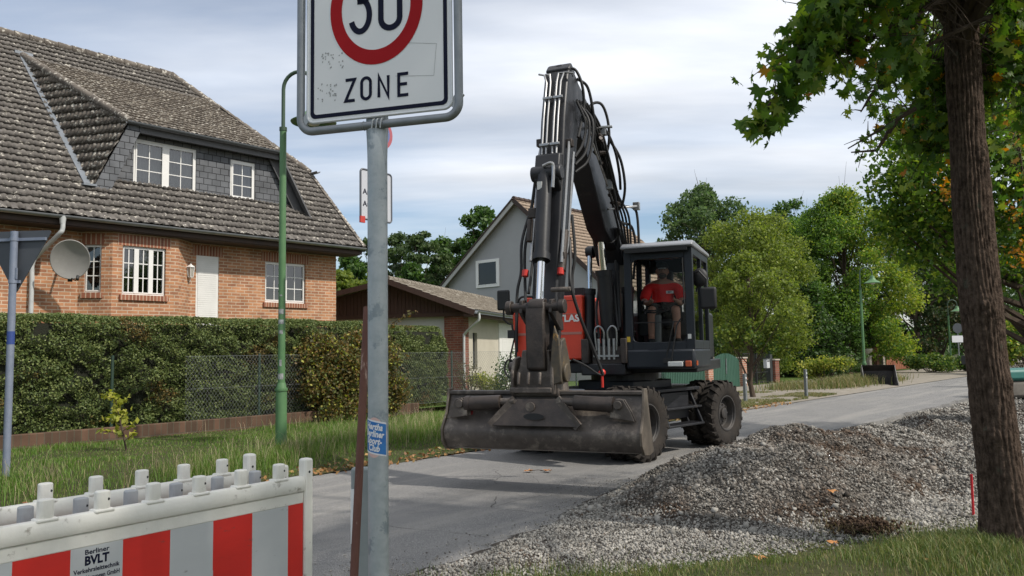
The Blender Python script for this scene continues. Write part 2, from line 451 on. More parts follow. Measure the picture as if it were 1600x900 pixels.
def near_h(s, r):
    return -0.02 + 0.10 * smooth(grass_edge(s) - r, 0.0, 1.2) + 0.02 * vnoise(s, r, 1.1, 5)
HEAPS = [  # s, r, height, width along s, width along r, sharpness
    (8.65, 3.75, 0.74, 2.25, 1.5), (10.7, 2.3, 0.56, 1.3, 1.15), (10.3, 3.9, .36, 1.5, .9), (13.6, 4.1, 0.52, 1.7, 1.1), (13.2, 2.0, 0.6, 1.8, 1.2),
    (17.2, 3.9, 0.55, 1.8, 1.2), (16.6, 1.4, 0.4, 2.0, 1.3), (21.5, 3.6, 0.5, 2.4, 1.2), (11.4, 4.5, 0.28, 1.0, .6), (10.9, 3.4, 0.30, 1.0, .7)]
def gravel_h(s, r):
    z = -0.10 + 0.0 * s
    z = z + 0.11 * (1 - smooth(s, 8.5, 11.5))
    for (a, b, h, w1, w2) in HEAPS:
        q = np.sqrt(((s - a) / w1) ** 2 + ((r - b) / w2) ** 2)
        z = z + h * np.clip(1.08 - q, 0, None) ** 1.0 * 0.92 * (1 - 0.35 * np.exp(-q * q * 14)) * smooth(1.12 - q, 0, 0.28)
    z = z + (0.028 * vnoise(s, r, 2.3, 1) + 0.016 * vnoise(s, r, 7.3, 4)) * (.35 + .65 * smooth(z, 0.02, .2))
    w_ = smooth(r - grass_edge(s), -.3, .3); z = z * w_ + (near_h(s, r) - .012) * (1 - w_)
    return z
def gridmesh(name, s0, s1, r0, r1, step, hf, m, keep=None):
    S = np.arange(s0, s1 + 1e-6, step); Rr = np.arange(r0, r1 + 1e-6, step if step < 0.5 else step)
    A, B = np.meshgrid(S, Rr, indexing='ij'); Z = hf(A, B)
    V = np.stack([U.x * A + N.x * B, U.y * A + N.y * B, Z], -1).reshape(-1, 3)
    n, k = A.shape; I = np.arange(n * k).reshape(n, k)
    F = np.stack([I[:-1, :-1], I[1:, :-1], I[1:, 1:], I[:-1, 1:]], -1).reshape(-1, 4)
    if keep is not None:
        Am = (A[:-1, :-1] + step / 2).ravel(); Bm = (B[:-1, :-1] + step / 2).ravel(); F = F[keep(Am, Bm)]
    return npmesh(name, V, F, m, smooth=True)

m_soil = mat('soil_and_grass', (0.035, 0.045, 0.018), 0.95, col2=(0.075, 0.07, 0.035), nscale=1.2, bump=0.5, bscale=30, col3=(0.09, 0.075, 0.05), thr=0.58, sscale=2.2, spec=0.1)
m_asph = mat('asphalt', (0.125, 0.126, 0.126), 0.85, col2=(0.195, 0.19, 0.18), nscale=0.9, bump=0.45, bscale=160, col3=(0.27, 0.25, 0.22), thr=0.56, sscale=1.1, soft=0.22, spec=0.25, stretch=(1, 1, 1), bdist=0.004)
def asphalt():
    m = bpy.data.materials.new('asphalt'); m.use_nodes = True; t = m.node_tree; b = t.nodes['Principled BSDF']; b.inputs['Roughness'].default_value = .85; b.inputs['Specular IOR Level'].default_value = .25
    co = _n(t, 'ShaderNodeTexCoord'); mp = _n(t, 'ShaderNodeMapping'); mp.vector_type = 'POINT'; mp.inputs['Rotation'].default_value = (0, 0, -STREET_ROT); t.links.new(co.outputs['Object'], mp.inputs[0])
    def nz(sc, det=6, st=None, rough=.6):
        v = mp.outputs[0]
        if st: m2 = _n(t, 'ShaderNodeMapping'); m2.inputs['Scale'].default_value = st; t.links.new(v, m2.inputs[0]); v = m2.outputs[0]
        n = _n(t, 'ShaderNodeTexNoise'); n.inputs['Scale'].default_value = sc; n.inputs['Detail'].default_value = det; n.inputs['Roughness'].default_value = rough; t.links.new(v, n.inputs['Vector']); return n.outputs[0]
    def rng_(s, a, b_): r_ = _n(t, 'ShaderNodeMapRange'); r_.inputs[1].default_value = a; r_.inputs[2].default_value = b_; t.links.new(s, r_.inputs[0]); return r_.outputs[0]
    def mixc(f, a, c, blend='MIX'):
        x = _n(t, 'ShaderNodeMixRGB'); x.blend_type = blend; t.links.new(f, x.inputs[0])
        for i, q in ((1, a), (2, c)):
            if isinstance(q, tuple): x.inputs[i].default_value = (*q, 1)
            else: t.links.new(q, x.inputs[i])
        return x.outputs[0]
    c = mixc(rng_(nz(1.1), .3, .7), (.115, .115, .115), (.17, .167, .16))
    c = mixc(rng_(nz(.8, 7, (.22, 2.6, 1)), .48, .68), c, (.235, .225, .205))
    c = mixc(rng_(nz(2.4, 8, (.5, 1.4, 1), .75), .60, .72), c, (.28, .26, .225))
    c = mixc(rng_(nz(5.5, 8, None, .8), .67, .73), c, (.095, .09, .085))
    c = mixc(rng_(nz(130, 2), .40, .62), c, mixc(rng_(nz(130, 2), .5, .55), c, (.30, .29, .28)))
    v = _n(t, 'ShaderNodeTexVoronoi'); v.feature = 'DISTANCE_TO_EDGE'; v.inputs['Scale'].default_value = .55; m3 = _n(t, 'ShaderNodeMixRGB'); m3.inputs[0].default_value = .12; nn = _n(t, 'ShaderNodeTexNoise'); nn.inputs['Scale'].default_value = 2.2; nn.inputs['Detail'].default_value = 6; t.links.new(mp.outputs[0], nn.inputs['Vector']); t.links.new(mp.outputs[0], m3.inputs[1]); t.links.new(nn.outputs['Color'], m3.inputs[2]); t.links.new(m3.outputs[0], v.inputs['Vector'])
    cr_ = _n(t, 'ShaderNodeMath', operation='LESS_THAN'); cr_.inputs[1].default_value = .0015; t.links.new(v.outputs['Distance'], cr_.inputs[0]); mk = _n(t, 'ShaderNodeMath', operation='MULTIPLY'); t.links.new(cr_.outputs[0], mk.inputs[0]); t.links.new(rng_(nz(.6), .45, .5), mk.inputs[1])
    c = mixc(mk.outputs[0], c, (.085, .082, .078)); t.links.new(c, b.inputs['Base Color'])
    bp = _n(t, 'ShaderNodeBump'); bp.inputs['Strength'].default_value = .6; bp.inputs['Distance'].default_value = .006; t.links.new(nz(120, 4, None, .7), bp.inputs['Height']); t.links.new(bp.outputs[0], b.inputs['Normal']); return m
m_asph = asphalt()
m_bed = mat('gravel_bed', (0.055, 0.048, 0.042), 0.95, col2=(0.10, 0.09, 0.08), nscale=18, bump=1.0, bscale=60, col3=(0.075, 0.05, 0.035), thr=0.57, sscale=1.3, spec=0.1, bdist=0.03)  # dark bed under the stones, showing in the gaps
m_conc = mat('pale_paving', (0.20, 0.18, 0.15), 0.9, col2=(0.28, 0.25, 0.21), nscale=2.5, bump=0.3, bscale=60, col3=(0.14, 0.12, 0.07), thr=0.6, sscale=2.0, spec=0.15)

o = MB().box((0, 300, -0.6), (1400, 1400, 0.6)).build('ground', m_soil); tag(o, kind='structure')
# asphalt with a thickness that shows at the broken edge
S = np.arange(-14, 90, 0.12); E = edge_near(S) + 0.025 * np.sin(S * 17) + 0.02 * np.sin(S * 31.7)
mb = MB(); Rl = 9.03 + 0.03 * np.sin(S * 1.1) + 0.02 * np.sin(S * 7.7)
vs = []; 
for s_, e, l in zip(S, E, Rl):
    vs += [SR(s_, l, -0.12), SR(s_, l, 0.0), SR(s_, (e + l) / 2, 0.012), SR(s_, e, 0.0), SR(s_, e - 0.02, -0.12)]
fs = []
for i in range(len(S) - 1):
    for j in range(4): fs.append((i * 5 + j, i * 5 + j + 1, i * 5 + 6 + j, i * 5 + 5 + j))
mb._add(vs, fs); o = mb.build('road', m_asph); tag(o, kind='structure')
# far verge (grass ground) up to the low wall, and the gardens behind
o = gridmesh('verge', -12, 16.5, 9.0, 14.3, 0.25, verge_h, m_soil); tag(o, kind='structure')
m_lawn = mat('garden_lawn', (0.05, 0.085, 0.02), 0.95, col2=(0.085, 0.13, 0.03), nscale=0.8, bump=0.4, bscale=40, spec=0.1)
o = gridmesh('garden_ground', -12, 60, 14.1, 48, 1.0, lambda s, r: 0.30 + 0.0 * s - 0.22 * smooth(s, 15, 22), m_lawn); tag(o, kind='structure')
# beyond the hedge: paved drives and grass strips beside the road
o = gridmesh('pavement', 16.4, 90, 9.0, 14.2, 0.4, lambda s, r: 0.015 + 0.05 * smooth(r, 9.0, 10), m_conc); tag(o, kind='structure')
o = gridmesh('near_lawn_ground', -6, 13, -6, 6.2, 0.12, near_h, m_soil, keep=lambda a, b: b < grass_edge(a) + 0.05); tag(o, kind='structure')
o = gridmesh('far_right_ground', 12, 90, -40, 5.3, 1.0, lambda s, r: -0.10 + 0.05 * smooth(1.0 - r, 0, 2) + 0 * s, m_bed); tag(o, kind='structure')

# gravel: heap surface plus tens of thousands of stones, one mass
rng = np.random.default_rng(3)
m_stone = mat('crushed_stone', (0.095, 0.083, 0.070), 0.85, col2=(0.30, 0.28, 0.25), nscale=1.5, bump=0.3, bscale=90, spec=0.2, islands=0.62,
              col3=(0.085, 0.060, 0.043), thr=0.485, sscale=.75, soft=0.10)
def stones(Sx, Rx, size, hf, rng):
    n = len(Sx); Z = hf(Sx, Rx)
    base = np.array([(0, 0, .5), (.5, .1, .05), (.12, .5, -.05), (-.45, .2, .1), (-.2, -.5, 0), (.35, -.38, .1), (0, 0, -.4)])
    T = np.array([(0, 1, 2), (0, 2, 3), (0, 3, 4), (0, 4, 5), (0, 5, 1), (6, 2, 1), (6, 3, 2), (6, 4, 3), (6, 5, 4), (6, 1, 5)])
    a, b, c = rand_rot(n, rng, 0.8); sc = size[:, None]
    j = rng.uniform(0.7, 1.3, (n, 7, 3)) * base[None] * np.array([1.0, 0.8, 0.65])
    V = (j[..., 0:1] * a[:, None] + j[..., 1:2] * b[:, None] + j[..., 2:3] * c[:, None]) * sc[:, None]
    P = np.stack([U.x * Sx + N.x * Rx, U.y * Sx + N.y * Rx, Z + size * 0.15], -1)
    V = V + P[:, None]
    F = (np.arange(n)[:, None, None] * 7 + T[None]).reshape(-1, 3)
    return V.reshape(-1, 3), F
def visible_gravel(s, r):
    return (r > grass_edge(s) - 0.14 + 0.13 * rng.normal(size=len(s))) & ((gravel_h(s, r) > 0.03) & (r < edge_near(s) + .2) | (r < edge_near(s) - 0.02))
def band(s0, s1, r0, r1, dens, lo, hi):
    n = int((s1 - s0) * (r1 - r0) * dens); s = rng.uniform(s0, s1, n); r_ = rng.uniform(r0, r1, n); k = visible_gravel(s, r_)
    s, r_ = s[k], r_[k]; return s, r_, lo + (hi - lo) * rng.uniform(0, 1, len(s)) ** 2.2
big = band(6, 14, 1.0, 5.6, 26, .06, .11)
bands = [big, band(3, 7, 1.5, 5.6, 4800, 0.009, 0.040), band(7, 12, 1.0, 5.7, 4400, 0.012, 0.048), band(12, 20, 0, 5.8, 1200, 0.024, 0.065), band(20, 34, 0, 5.6, 160, 0.05, 0.09)]
# stray stones spilt on the asphalt
n = 2600; s = rng.uniform(1.5, 11, n); r_ = edge_near(s) - 0.1 + np.abs(rng.normal(0, 0.26, n)) * (1 + 0.4 * np.sin(s * 1.9)); k = r_ < 7.2
stray = (s[k], r_[k], 0.007 + 0.016 * rng.uniform(0, 1, k.sum()) ** 2)
Sx = np.concatenate([b[0] for b in bands] + [stray[0]]); Rx = np.concatenate([b[1] for b in bands] + [stray[1]]); Zs = np.concatenate([b[2] for b in bands] + [stray[2]])
hh = lambda s, r: np.where(r > edge_near(s), np.maximum(gravel_h(s, r), 0.004), np.where(r < grass_edge(s) + .15, np.maximum(gravel_h(s, r), near_h(s, r) + .004), gravel_h(s, r)))
V, F = stones(Sx, Rx, Zs, hh, rng)
m_pale = mat('pale_gravel', (0.20, 0.19, 0.17), 0.9, col2=(0.37, 0.35, 0.315), nscale=3, bump=.2, bscale=90, spec=.15, islands=.4)
onh = gravel_h(Sx, Rx) - (-0.10 + 0.11 * (1 - smooth(Sx, 8.5, 11.5)))
ridge = vnoise(Sx, Rx, 1.15, 11, 3)
pale = (onh < .05 + .05 * rng.normal(size=len(Sx))) | ((ridge > .45 + .25 * rng.normal(size=len(Sx))) & (rng.random(len(Sx)) < np.where(Sx > 9.4, .6, .25))) | (rng.random(len(Sx)) < .09)
pale |= (Rx < edge_near(Sx)) & (Sx > 12) & (rng.random(len(Sx)) < .5)
smi = np.repeat(np.where(pale, 2, 1), 10)
st = 0.06; A, B = np.meshgrid(np.arange(2, 26, st), np.arange(0, 6.4, st), indexing='ij'); Z = gravel_h(A, B)
Vb = np.stack([U.x * A + N.x * B, U.y * A + N.y * B, Z], -1).reshape(-1, 3); n_, k_ = A.shape; I = np.arange(n_ * k_).reshape(n_, k_)
Fb = np.stack([I[:-1, :-1], I[1:, :-1], I[1:, 1:], I[:-1, 1:]], -1).reshape(-1, 4)
ks = (B[:-1, :-1].ravel() > grass_edge(A[:-1, :-1].ravel()) - 0.3) & ((B[:-1, :-1].ravel() < edge_near(A[:-1, :-1].ravel())) | ((Z[:-1, :-1].ravel() > 0.03) & (B[:-1, :-1].ravel() < edge_near(A[:-1, :-1].ravel()) + .2)))
Fb = Fb[ks]
o = npmesh('gravel', np.concatenate([Vb, V]), [Fb, F + len(Vb)], [m_bed, m_stone, m_pale], mi=np.concatenate([np.zeros(len(Fb)), smi]))
tag(o, 'heaps of grey crushed stone along the dug-up half of the road', 'gravel', kind='stuff')

# grass blades
def blades(P, h, wd, rng, lean=0.5):
    n = len(P); an = rng.uniform(0, 2 * math.pi, n); d = np.stack([np.cos(an), np.sin(an), np.zeros(n)], 1); sd = np.stack([-d[:, 1], d[:, 0], np.zeros(n)], 1)
    ln = (rng.uniform(0.1, 1, n) * lean)[:, None] * h[:, None]; up = np.array([0, 0, 1.0]); w2 = (wd * rng.uniform(.6, 1.2, n))[:, None]; hh_ = h[:, None]
    V = np.stack([P - sd * w2, P + sd * w2, P + up * hh_ * .55 + d * ln * .35 + sd * w2 * .7, P + up * hh_ * .55 + d * ln * .35 - sd * w2 * .7, P + up * hh_ * (1 - .25 * lean) + d * ln], 1)
    b = np.arange(n)[:, None] * 5
    return V.reshape(-1, 3), b + np.array([[0, 1, 2, 3]]), b + np.array([[3, 2, 4]])
def patch(s, r_, h, wd, hf, rng, lean=0.6):
    P = np.stack([U.x * s + N.x * r_, U.y * s + N.y * r_, hf(s, r_)], -1); return blades(P, h, wd, rng, lean)
def join(parts):
    V = []; Q = []; T = []; o_ = 0
    for v, q, t in parts: V.append(v); Q.append(q + o_); T.append(t + o_); o_ += len(v)
    return np.concatenate(V), [np.concatenate(Q), np.concatenate(T)]
m_grassA = leafmat('verge_grass', [(0, (0.07, 0.15, 0.02)), (.6, (0.13, 0.23, 0.035)), (.86, (0.19, 0.25, 0.06)), (.94, (0.34, 0.30, 0.16)), (1, (0.40, 0.34, 0.2))], .35)
rng = np.random.default_rng(8); parts = []
n = 90000; s = rng.uniform(-5, 16.4, n); r_ = rng.uniform(9.12, 14.1, n)
hh2 = (0.028 + 0.045 * np.clip(vnoise(s, r_, 0.9, 7) + .35, 0, 1.4)) * rng.uniform(.6, 1.3, n); parts.append(patch(s, r_, hh2, 0.004, verge_h, rng))
# tall tufts
for (cs, cr, k, hh3, sp) in [(5.2, 9.9, 1500, .42, .55), (6.6, 10.3, 1500, .40, .5), (9.4, 10.6, 1700, .45, .6), (8.4, 11.3, 900, .42, .4), (7.9, 10.5, 1000, .4, .5), (10.6, 11.4, 1200, .45, .55), (12.3, 9.9, 1600, .42, .5), (13.5, 10.5, 1500, .42, .6), (11.7, 12.2, 900, .4, .5), (1.5, 11.3, 1600, .5, .5), (2.6, 10.3, 1400, .42, .6), (0.8, 10.4, 1200, .4, .6), (10, 13.5, 500, .3, .8)]:
    s = rng.normal(cs, sp, k); r_ = rng.normal(cr, sp * .5, k); kk = (r_ > 9.25) & (r_ < 14)
    parts.append(patch(s[kk], r_[kk], rng.uniform(.35, 1, kk.sum()) * hh3 * .75, 0.0035, verge_h, rng, .85))
pale = []
for (cs, cr, k, hh3, sp) in [(5.0, 10.0, 150, .62, .6), (6.6, 10.3, 190, .6, .6), (9.2, 10.6, 240, .68, .7), (7.9, 10.6, 120, .55, .5), (10.6, 11.4, 240, .62, .7), (12.6, 9.9, 200, .55, .6), (13.5, 10.5, 260, .6, .8), (1.5, 11.3, 260, .7, .6), (2.6, 10.3, 180, .62, .6), (10, 13.6, 160, .5, 1.4), (14.5, 12.8, 200, .55, 1.0)]:
    s = rng.normal(cs, sp, k); r_ = rng.normal(cr, sp * .5, k); kk = (r_ > 9.25) & (r_ < 14); pale.append(patch(s[kk], r_[kk], rng.uniform(.45, 1, kk.sum()) * hh3 * .8, 0.0026, verge_h, rng, .9))
V, F = join(pale); o = npmesh('dry_stalks', V, F, leafmat('straw', [(0, (0.30, 0.25, 0.14)), (1, (0.50, 0.42, 0.27))], .3)); tag(o, 'pale dry grass stalks standing in tufts on the far verge', 'dry grass', kind='stuff')
V, F = join(parts); o = npmesh('grass', V, F, m_grassA); tag(o, 'unmown grass and dry stalks on the far verge below the hedge', 'grass', kind='stuff')
m_grassB = leafmat('near_grass', [(0, (0.06, 0.10, 0.022)), (.5, (0.11, 0.16, 0.035)), (.8, (0.19, 0.20, 0.06)), (1, (0.34, 0.28, 0.14))], .3)
parts = []
n = 150000; s = rng.uniform(-1, 11, n); r_ = rng.uniform(-1.5, 5.5, n); k = r_ < grass_edge(s) + 0.05 + 0.14 * rng.normal(size=n); s, r_ = s[k], r_[k]
hh2 = (0.025 + 0.04 * np.clip(vnoise(s, r_, 1.3, 3) + .5, 0, 1.4)) * rng.uniform(.6, 1.4, len(s)); parts.append(patch(s, r_, hh2, 0.0026, lambda a, b: np.where(b > grass_edge(a) - .32, np.maximum(near_h(a, b), gravel_h(a, b)), near_h(a, b)), rng, .9))
tr = on(1590, 862); ts = tr.dot(U); trr = tr.dot(N)
for (cs, cr, k, hh3, sp) in [(ts - .5, trr + .35, 2600, .16, .28), (ts - .1, trr + .1, 2000, .15, .3), (ts - 1.0, trr + .2, 2200, .13, .35)]:
    s = rng.normal(cs, sp, k); r_ = rng.normal(cr, sp * .8, k)
    parts.append(patch(s, r_, rng.uniform(.35, 1, k) * hh3, 0.0028, near_h, rng, .9))
V, F = join(parts); o = npmesh('lawn_grass', V, F, m_grassB); tag(o, 'short grass in the near right corner around the trunk', 'grass', kind='stuff')
parts = []
m_grassC = leafmat('dry_grass', [(0, (0.08, 0.12, 0.03)), (.3, (.11, .15, .035)), (.5, (0.17, 0.16, 0.06)), (1, (0.33, 0.27, 0.15))], .35)
n = 42000; s = rng.uniform(16.6, 26.5, n); r_ = rng.uniform(9.2, 12.6, n); k = (vnoise(s, r_, .9, 3) > -.45) & ((r_ < 10.5) | (r_ > 11.3)); s, r_ = s[k], r_[k]
parts.append(patch(s, r_, rng.uniform(.04, .10, len(s)), 0.009, lambda a, b: 0.03 + 0 * a, rng))
for (cs, cr, k, hh3, sp) in [(31, 10.6, 2200, .6, 1.1), (33.5, 10.7, 2200, .65, 1.0), (29.0, 11.6, 1500, .5, .9), (36, 10.6, 1200, .5, 1.2)]:
    s = rng.normal(cs, sp, k); r_ = rng.normal(cr, .35, k); parts.append(patch(s, r_, rng.uniform(.3, 1, k) * hh3, 0.012, lambda a, b: 0.03 + 0 * a, rng, .8))
V, F = join(parts); o = npmesh('roadside_grass', V, F, m_grassC); tag(o, 'dry yellow grass strips between road and gates', 'grass', kind='stuff')
# fallen leaves
m_fall = leafmat('fallen_leaf', [(0, (0.16, 0.07, 0.03)), (.4, (0.28, 0.14, 0.05)), (.8, (0.40, 0.22, 0.07)), (1, (0.30, 0.24, 0.12))], .15)
n = 1500; s = rng.uniform(1, 22, n); r_ = 9.05 + np.abs(rng.normal(0, .28, n)) * rng.choice([1, 1, 1, -.4], n)
P = np.stack([U.x * s + N.x * r_, U.y * s + N.y * r_, np.where(r_ > 9.1, verge_h(s, r_), 0) + 0.02], -1)
V, F = leaves(P, 0.075, rng, .35); o = npmesh('fallen_leaves', V, F, m_fall); tag(o, 'brown fallen leaves along the far road edge', 'leaves', kind='stuff')
# single maple leaves lying about
for (px, py, z, lab, rz) in [(1303, 770, .02, None, 0), (1190, 875, .05, 'crumpled orange maple leaf on the grass edge nearest the gravel spill', 0), (1305, 850, .06, 'orange maple leaf on grass below the dirt clump', 1), (1448, 877, .08, 'orange maple leaf on grass left of the trunk', 2), (825, 737, .02, 'brown maple leaf with twig on the asphalt before the bucket', 3), (858, 737, .02, 'second brown leaf on the asphalt, right of the twig', 1)]:
    if lab is None:
        lab = 'orange leaf lying on the grey gravel heap'; p = on(px, py, 0.25)
    else: p = on(px, py, z)
    mb = MB(); a = rz * 1.3; s_ = 0.10 if px > 1000 else 0.13
    pts = [(x * s_, y * s_) for x, y in MAPLE]
    mb._add([(0, 0, .02)] + [(x * math.cos(a) - y * math.sin(a), x * math.sin(a) + y * math.cos(a), .012 + 2.5 * (x * x + y * y) + .012 * math.sin(x * 90)) for x, y in pts], [(0, 1 + i, 1 + (i + 1) % 16) for i in range(16)])
    o = mb.build('maple_leaf', mat('orange_leaf' if px > 1000 else 'brown_leaf', (0.50, 0.20, 0.05) if px > 1000 else (0.35, 0.13, 0.05), .7, col2=(0.42, 0.24, 0.10), nscale=12)); o.location = p
    tag(o, lab, 'leaf', 'fallen maple leaves')
p = on(842, 738, 0.01); mb = MB().hose([(-.12, 0, .02), (0, .01, .03), (.08, -.03, .015), (.02, .03, .02)], .004, 5)
o = mb.build('twig', mat('twig_bark', (0.06, 0.04, 0.03), .8)); o.location = p; tag(o, 'thin dark twig on the asphalt between two brown leaves', 'twig')
# clump of torn-up sod at gravel edge
rng = np.random.default_rng(5); p = on(1350, 832, 0.0); n = 620; d = rng.normal(size=(n, 3)) * np.array([.13, .09, .028]) + np.array(p) + np.array([0, 0, .06]); d[:, 2] = np.maximum(d[:, 2], .02)
a_, b_, c_ = rand_rot(n, rng); base = np.array([(0, 0, .5), (.5, .1, .05), (.12, .5, -.05), (-.45, .2, .1), (-.2, -.5, 0), (.35, -.38, .1), (0, 0, -.4)])
T = np.array([(0, 1, 2), (0, 2, 3), (0, 3, 4), (0, 4, 5), (0, 5, 1), (6, 2, 1), (6, 3, 2), (6, 4, 3), (6, 5, 4), (6, 1, 5)])
sz = rng.uniform(.02, .06, n); V = d[:, None] + sz[:, None, None] * (base[None, :, 0:1] * a_[:, None] + base[None, :, 1:2] * b_[:, None] * 0.6 + base[None, :, 2:3] * c_[:, None] * .6)
k_ = 420; Pq = rng.normal(size=(k_, 3)) * np.array([.24, .14, 0]) + np.array(p) + np.array([0, 0, .05]); vb, qb, tb = blades(Pq, rng.uniform(.03, .08, k_), .003, rng, 1.2)
V2 = V.reshape(-1, 3); F1 = (np.arange(n)[:, None, None] * 7 + T[None]).reshape(-1, 3); off = len(V2)
o = npmesh('sod_clump', np.concatenate([V2, vb]), [F1, tb + off, qb + off], [mat('dark_soil', (0.045, 0.03, 0.022), .95, col2=(0.09, 0.06, 0.04), nscale=12, spec=.1), leafmat('dry_blades', [(0, (0.10, 0.09, 0.035)), (1, (0.22, 0.16, 0.08))], .2)], mi=np.concatenate([np.zeros(len(F1)), np.ones(len(tb) + len(qb))]))
tag(o, 'torn-up clump of dark soil and dead grass at the gravel edge', 'dirt clump')
# ============================================================ buildings
WHITE = mat('white_frame', (0.78, 0.77, 0.74), .4, col2=(0.70, 0.69, 0.66), nscale=3)
CURT = mat('curtain', (0.30, 0.30, 0.29), .9, col2=(0.10, 0.10, 0.10), nscale=3.5, stretch=(9, 9, .5))
CURT2 = mat('dim_curtain', (0.12, 0.12, 0.12), .9, col2=(0.03, 0.03, 0.03), nscale=3.5, stretch=(9, 9, .5))
DARKIN = mat('dark_room', (0.012, 0.012, 0.013), .9)
GLASS = glassmat('window_glass')
def onr(px, py, r):                   # (s, z) of a pixel ray on the vertical plane r = const
    v = ray(px, py); k = r / v.dot(N); return v.dot(U) * k, CAMZ + v.z * k

def tiled(name, poly, m, parent, tw=0.25, th=0.28, amp=0.032, saw=0.040, seed=1, sub=8):
    """roof surface of individual rolled tiles laid over a planar convex polygon (counter-clockwise seen from outside)"""
    P = [Vector(p) for p in poly]; nrm = (P[1] - P[0]).cross(P[2] - P[0]).normalized()
    if nrm.z < 0: nrm = -nrm; P = P[::-1]
    ea = Vector((0, 0, 1)).cross(nrm).normalized(); eb = nrm.cross(ea).normalized()
    O = min(P, key=lambda q: q.z)
    A = [(q - O).dot(ea) for q in P]; B = [(q - O).dot(eb) for q in P]
    a0, a1, b0, b1 = min(A) - tw, max(A) + tw, min(B), max(B) + th
    rs = np.random.default_rng(seed); nc = int((a1 - a0) / tw) + 1; nr = int((b1 - b0) / th) + 1
    a = np.arange(nc * sub + 1) / sub * tw; ph = (a % tw) / tw
    prof = amp * np.abs(np.sin(2 * np.pi * ph)) ** .75 * np.where(ph < .5, 1.0, .8)
    rows = []
    jit = rs.uniform(-.007, .007, (nr, nc + 1))
    for i in range(nr):
        jj = jit[i][np.minimum((a / tw).astype(int), nc)]
        bb = b0 + i * th + 0.012 * np.sin(2 * np.pi * ph) + jj
        for (tb, hh_) in ((0, saw), (.93, saw * .12)):
            if tb == 0: rows.append(np.stack([a0 + a, bb + .055, prof * .9 + .002 + 0 * jj], -1))
            rows.append(np.stack([a0 + a, bb + tb * th + (0.0 if tb == 0 else .07 * th), prof + hh_ + jj * .8], -1))
    G = np.stack(rows)
    V = np.array(O)[None, None] + G[..., 0:1] * np.array(ea) + G[..., 1:2] * np.array(eb) + G[..., 2:3] * np.array(nrm)
    n, k = V.shape[:2]; I = np.arange(n * k).reshape(n, k)
    F = np.stack([I[:-1, :-1], I[:-1, 1:], I[1:, 1:], I[1:, :-1]], -1).reshape(-1, 4)
    o = npmesh(name, V.reshape(-1, 3), F, m, parent)
    bm = bmesh.new(); bm.from_mesh(o.data)
    for i in range(len(P)):
        p, q = P[i], P[(i + 1) % len(P)]; en = (q - p).cross(nrm)
        if en.length < 1e-6: continue
        cen = sum(P, Vector()) / len(P)
        if (cen - p).dot(en) > 0: en = -en
        bmesh.ops.bisect_plane(bm, geom=bm.verts[:] + bm.edges[:] + bm.faces[:], plane_co=p, plane_no=en.normalized(), clear_outer=True)
    bm.to_mesh(o.data); bm.free()
    return o
def caps(mb, p, q, r_=0.11, L=0.38):
    p = Vector(p); q = Vector(q); d = (q - p); n = max(1, int(d.length / L)); d /= n
    for i in range(n): mb.tube([p + d * i, p + d * (i + 1.12)], [r_ * 1.12, r_ * .92], 10)

def window(parent, fn, w_, h_, cols, rows, casements=1, fr=0.07, name='window', curtain=True, cm=None):
    """fn(a, b, d): a across, b up, d outwards; window spans 0..w_, 0..h_"""
    def bx(mb, a0, a1, b0, b1, d0, d1):
        c = [fn(a, b, d) for a in (a0, a1) for b in (b0, b1) for d in (d0, d1)]
        mb._add(c, [(0, 1, 3, 2), (4, 6, 7, 5), (0, 4, 5, 1), (2, 3, 7, 6), (0, 2, 6, 4), (1, 5, 7, 3)])
    mb = MB()
    bx(mb, 0, w_, 0, fr, -.05, .02); bx(mb, 0, w_, h_ - fr * .8, h_, -.05, .018); bx(mb, 0, fr * .8, fr, h_ - fr * .8, -.05, .018); bx(mb, w_ - fr * .8, w_, fr, h_ - fr * .8, -.05, .018)
    cw = w_ / casements
    for c in range(casements):
        x0 = c * cw; 
        bx(mb, x0 + (fr * .8 if c == 0 else 0), x0 + fr * 1.3, fr, h_ - fr * .8, -.04, .034); bx(mb, x0 + cw - fr * 1.3, x0 + cw - (fr * .8 if c == casements - 1 else 0), fr, h_ - fr * .8, -.04, .036)
        bx(mb, x0 + fr * 1.3, x0 + cw - fr * 1.3, fr, fr * 1.7, -.04, .032); bx(mb, x0 + fr * 1.3, x0 + cw - fr * 1.3, h_ - fr * 1.5, h_ - fr * .8, -.04, .032)
    f = mb.build(name, WHITE, parent)
    mb = MB()
    for c in range(casements):
        x0 = c * cw + fr * 1.3; x1 = (c + 1) * cw - fr * 1.3
        for i in range(1, cols): xx = x0 + (x1 - x0) * i / cols; bx(mb, xx - .011, xx + .011, fr * 1.7, h_ - fr * 1.5, -.012, .012)
        for j in range(1, rows): zz_ = fr * 1.7 + (h_ - fr * 3.2) * j / rows; bx(mb, x0, x1, zz_ - .011, zz_ + .011, -.010, .014)
    if mb.v: mb.build('glazing_bar', WHITE, f)
    mb = MB(); mb.poly([fn(.02, .02, 0), fn(w_ - .02, .02, 0), fn(w_ - .02, h_ - .02, 0), fn(.02, h_ - .02, 0)]); mb.build('pane', GLASS, f)
    mb = MB(); bx(mb, 0.0, w_, 0.0, h_, -.45, -.42); mb.build('dark_interior', DARKIN, f)
    if curtain:
        n = 60; mb = MB(); vs = []
        lo = curtain if isinstance(curtain, float) else .03
        for i in range(n + 1):
            a = .03 + (w_ - .06) * i / n; d = -.09 + .018 * math.sin(i * 1.9) + .01 * math.sin(i * .7)
            vs += [fn(a, h_ * lo + .02, d), fn(a, h_ - .02, d)]
        mb._add(vs, [(2 * i, 2 * i + 2, 2 * i + 3, 2 * i + 1) for i in range(n)]); mb.build('curtain', cm or CURT, f)
    return f
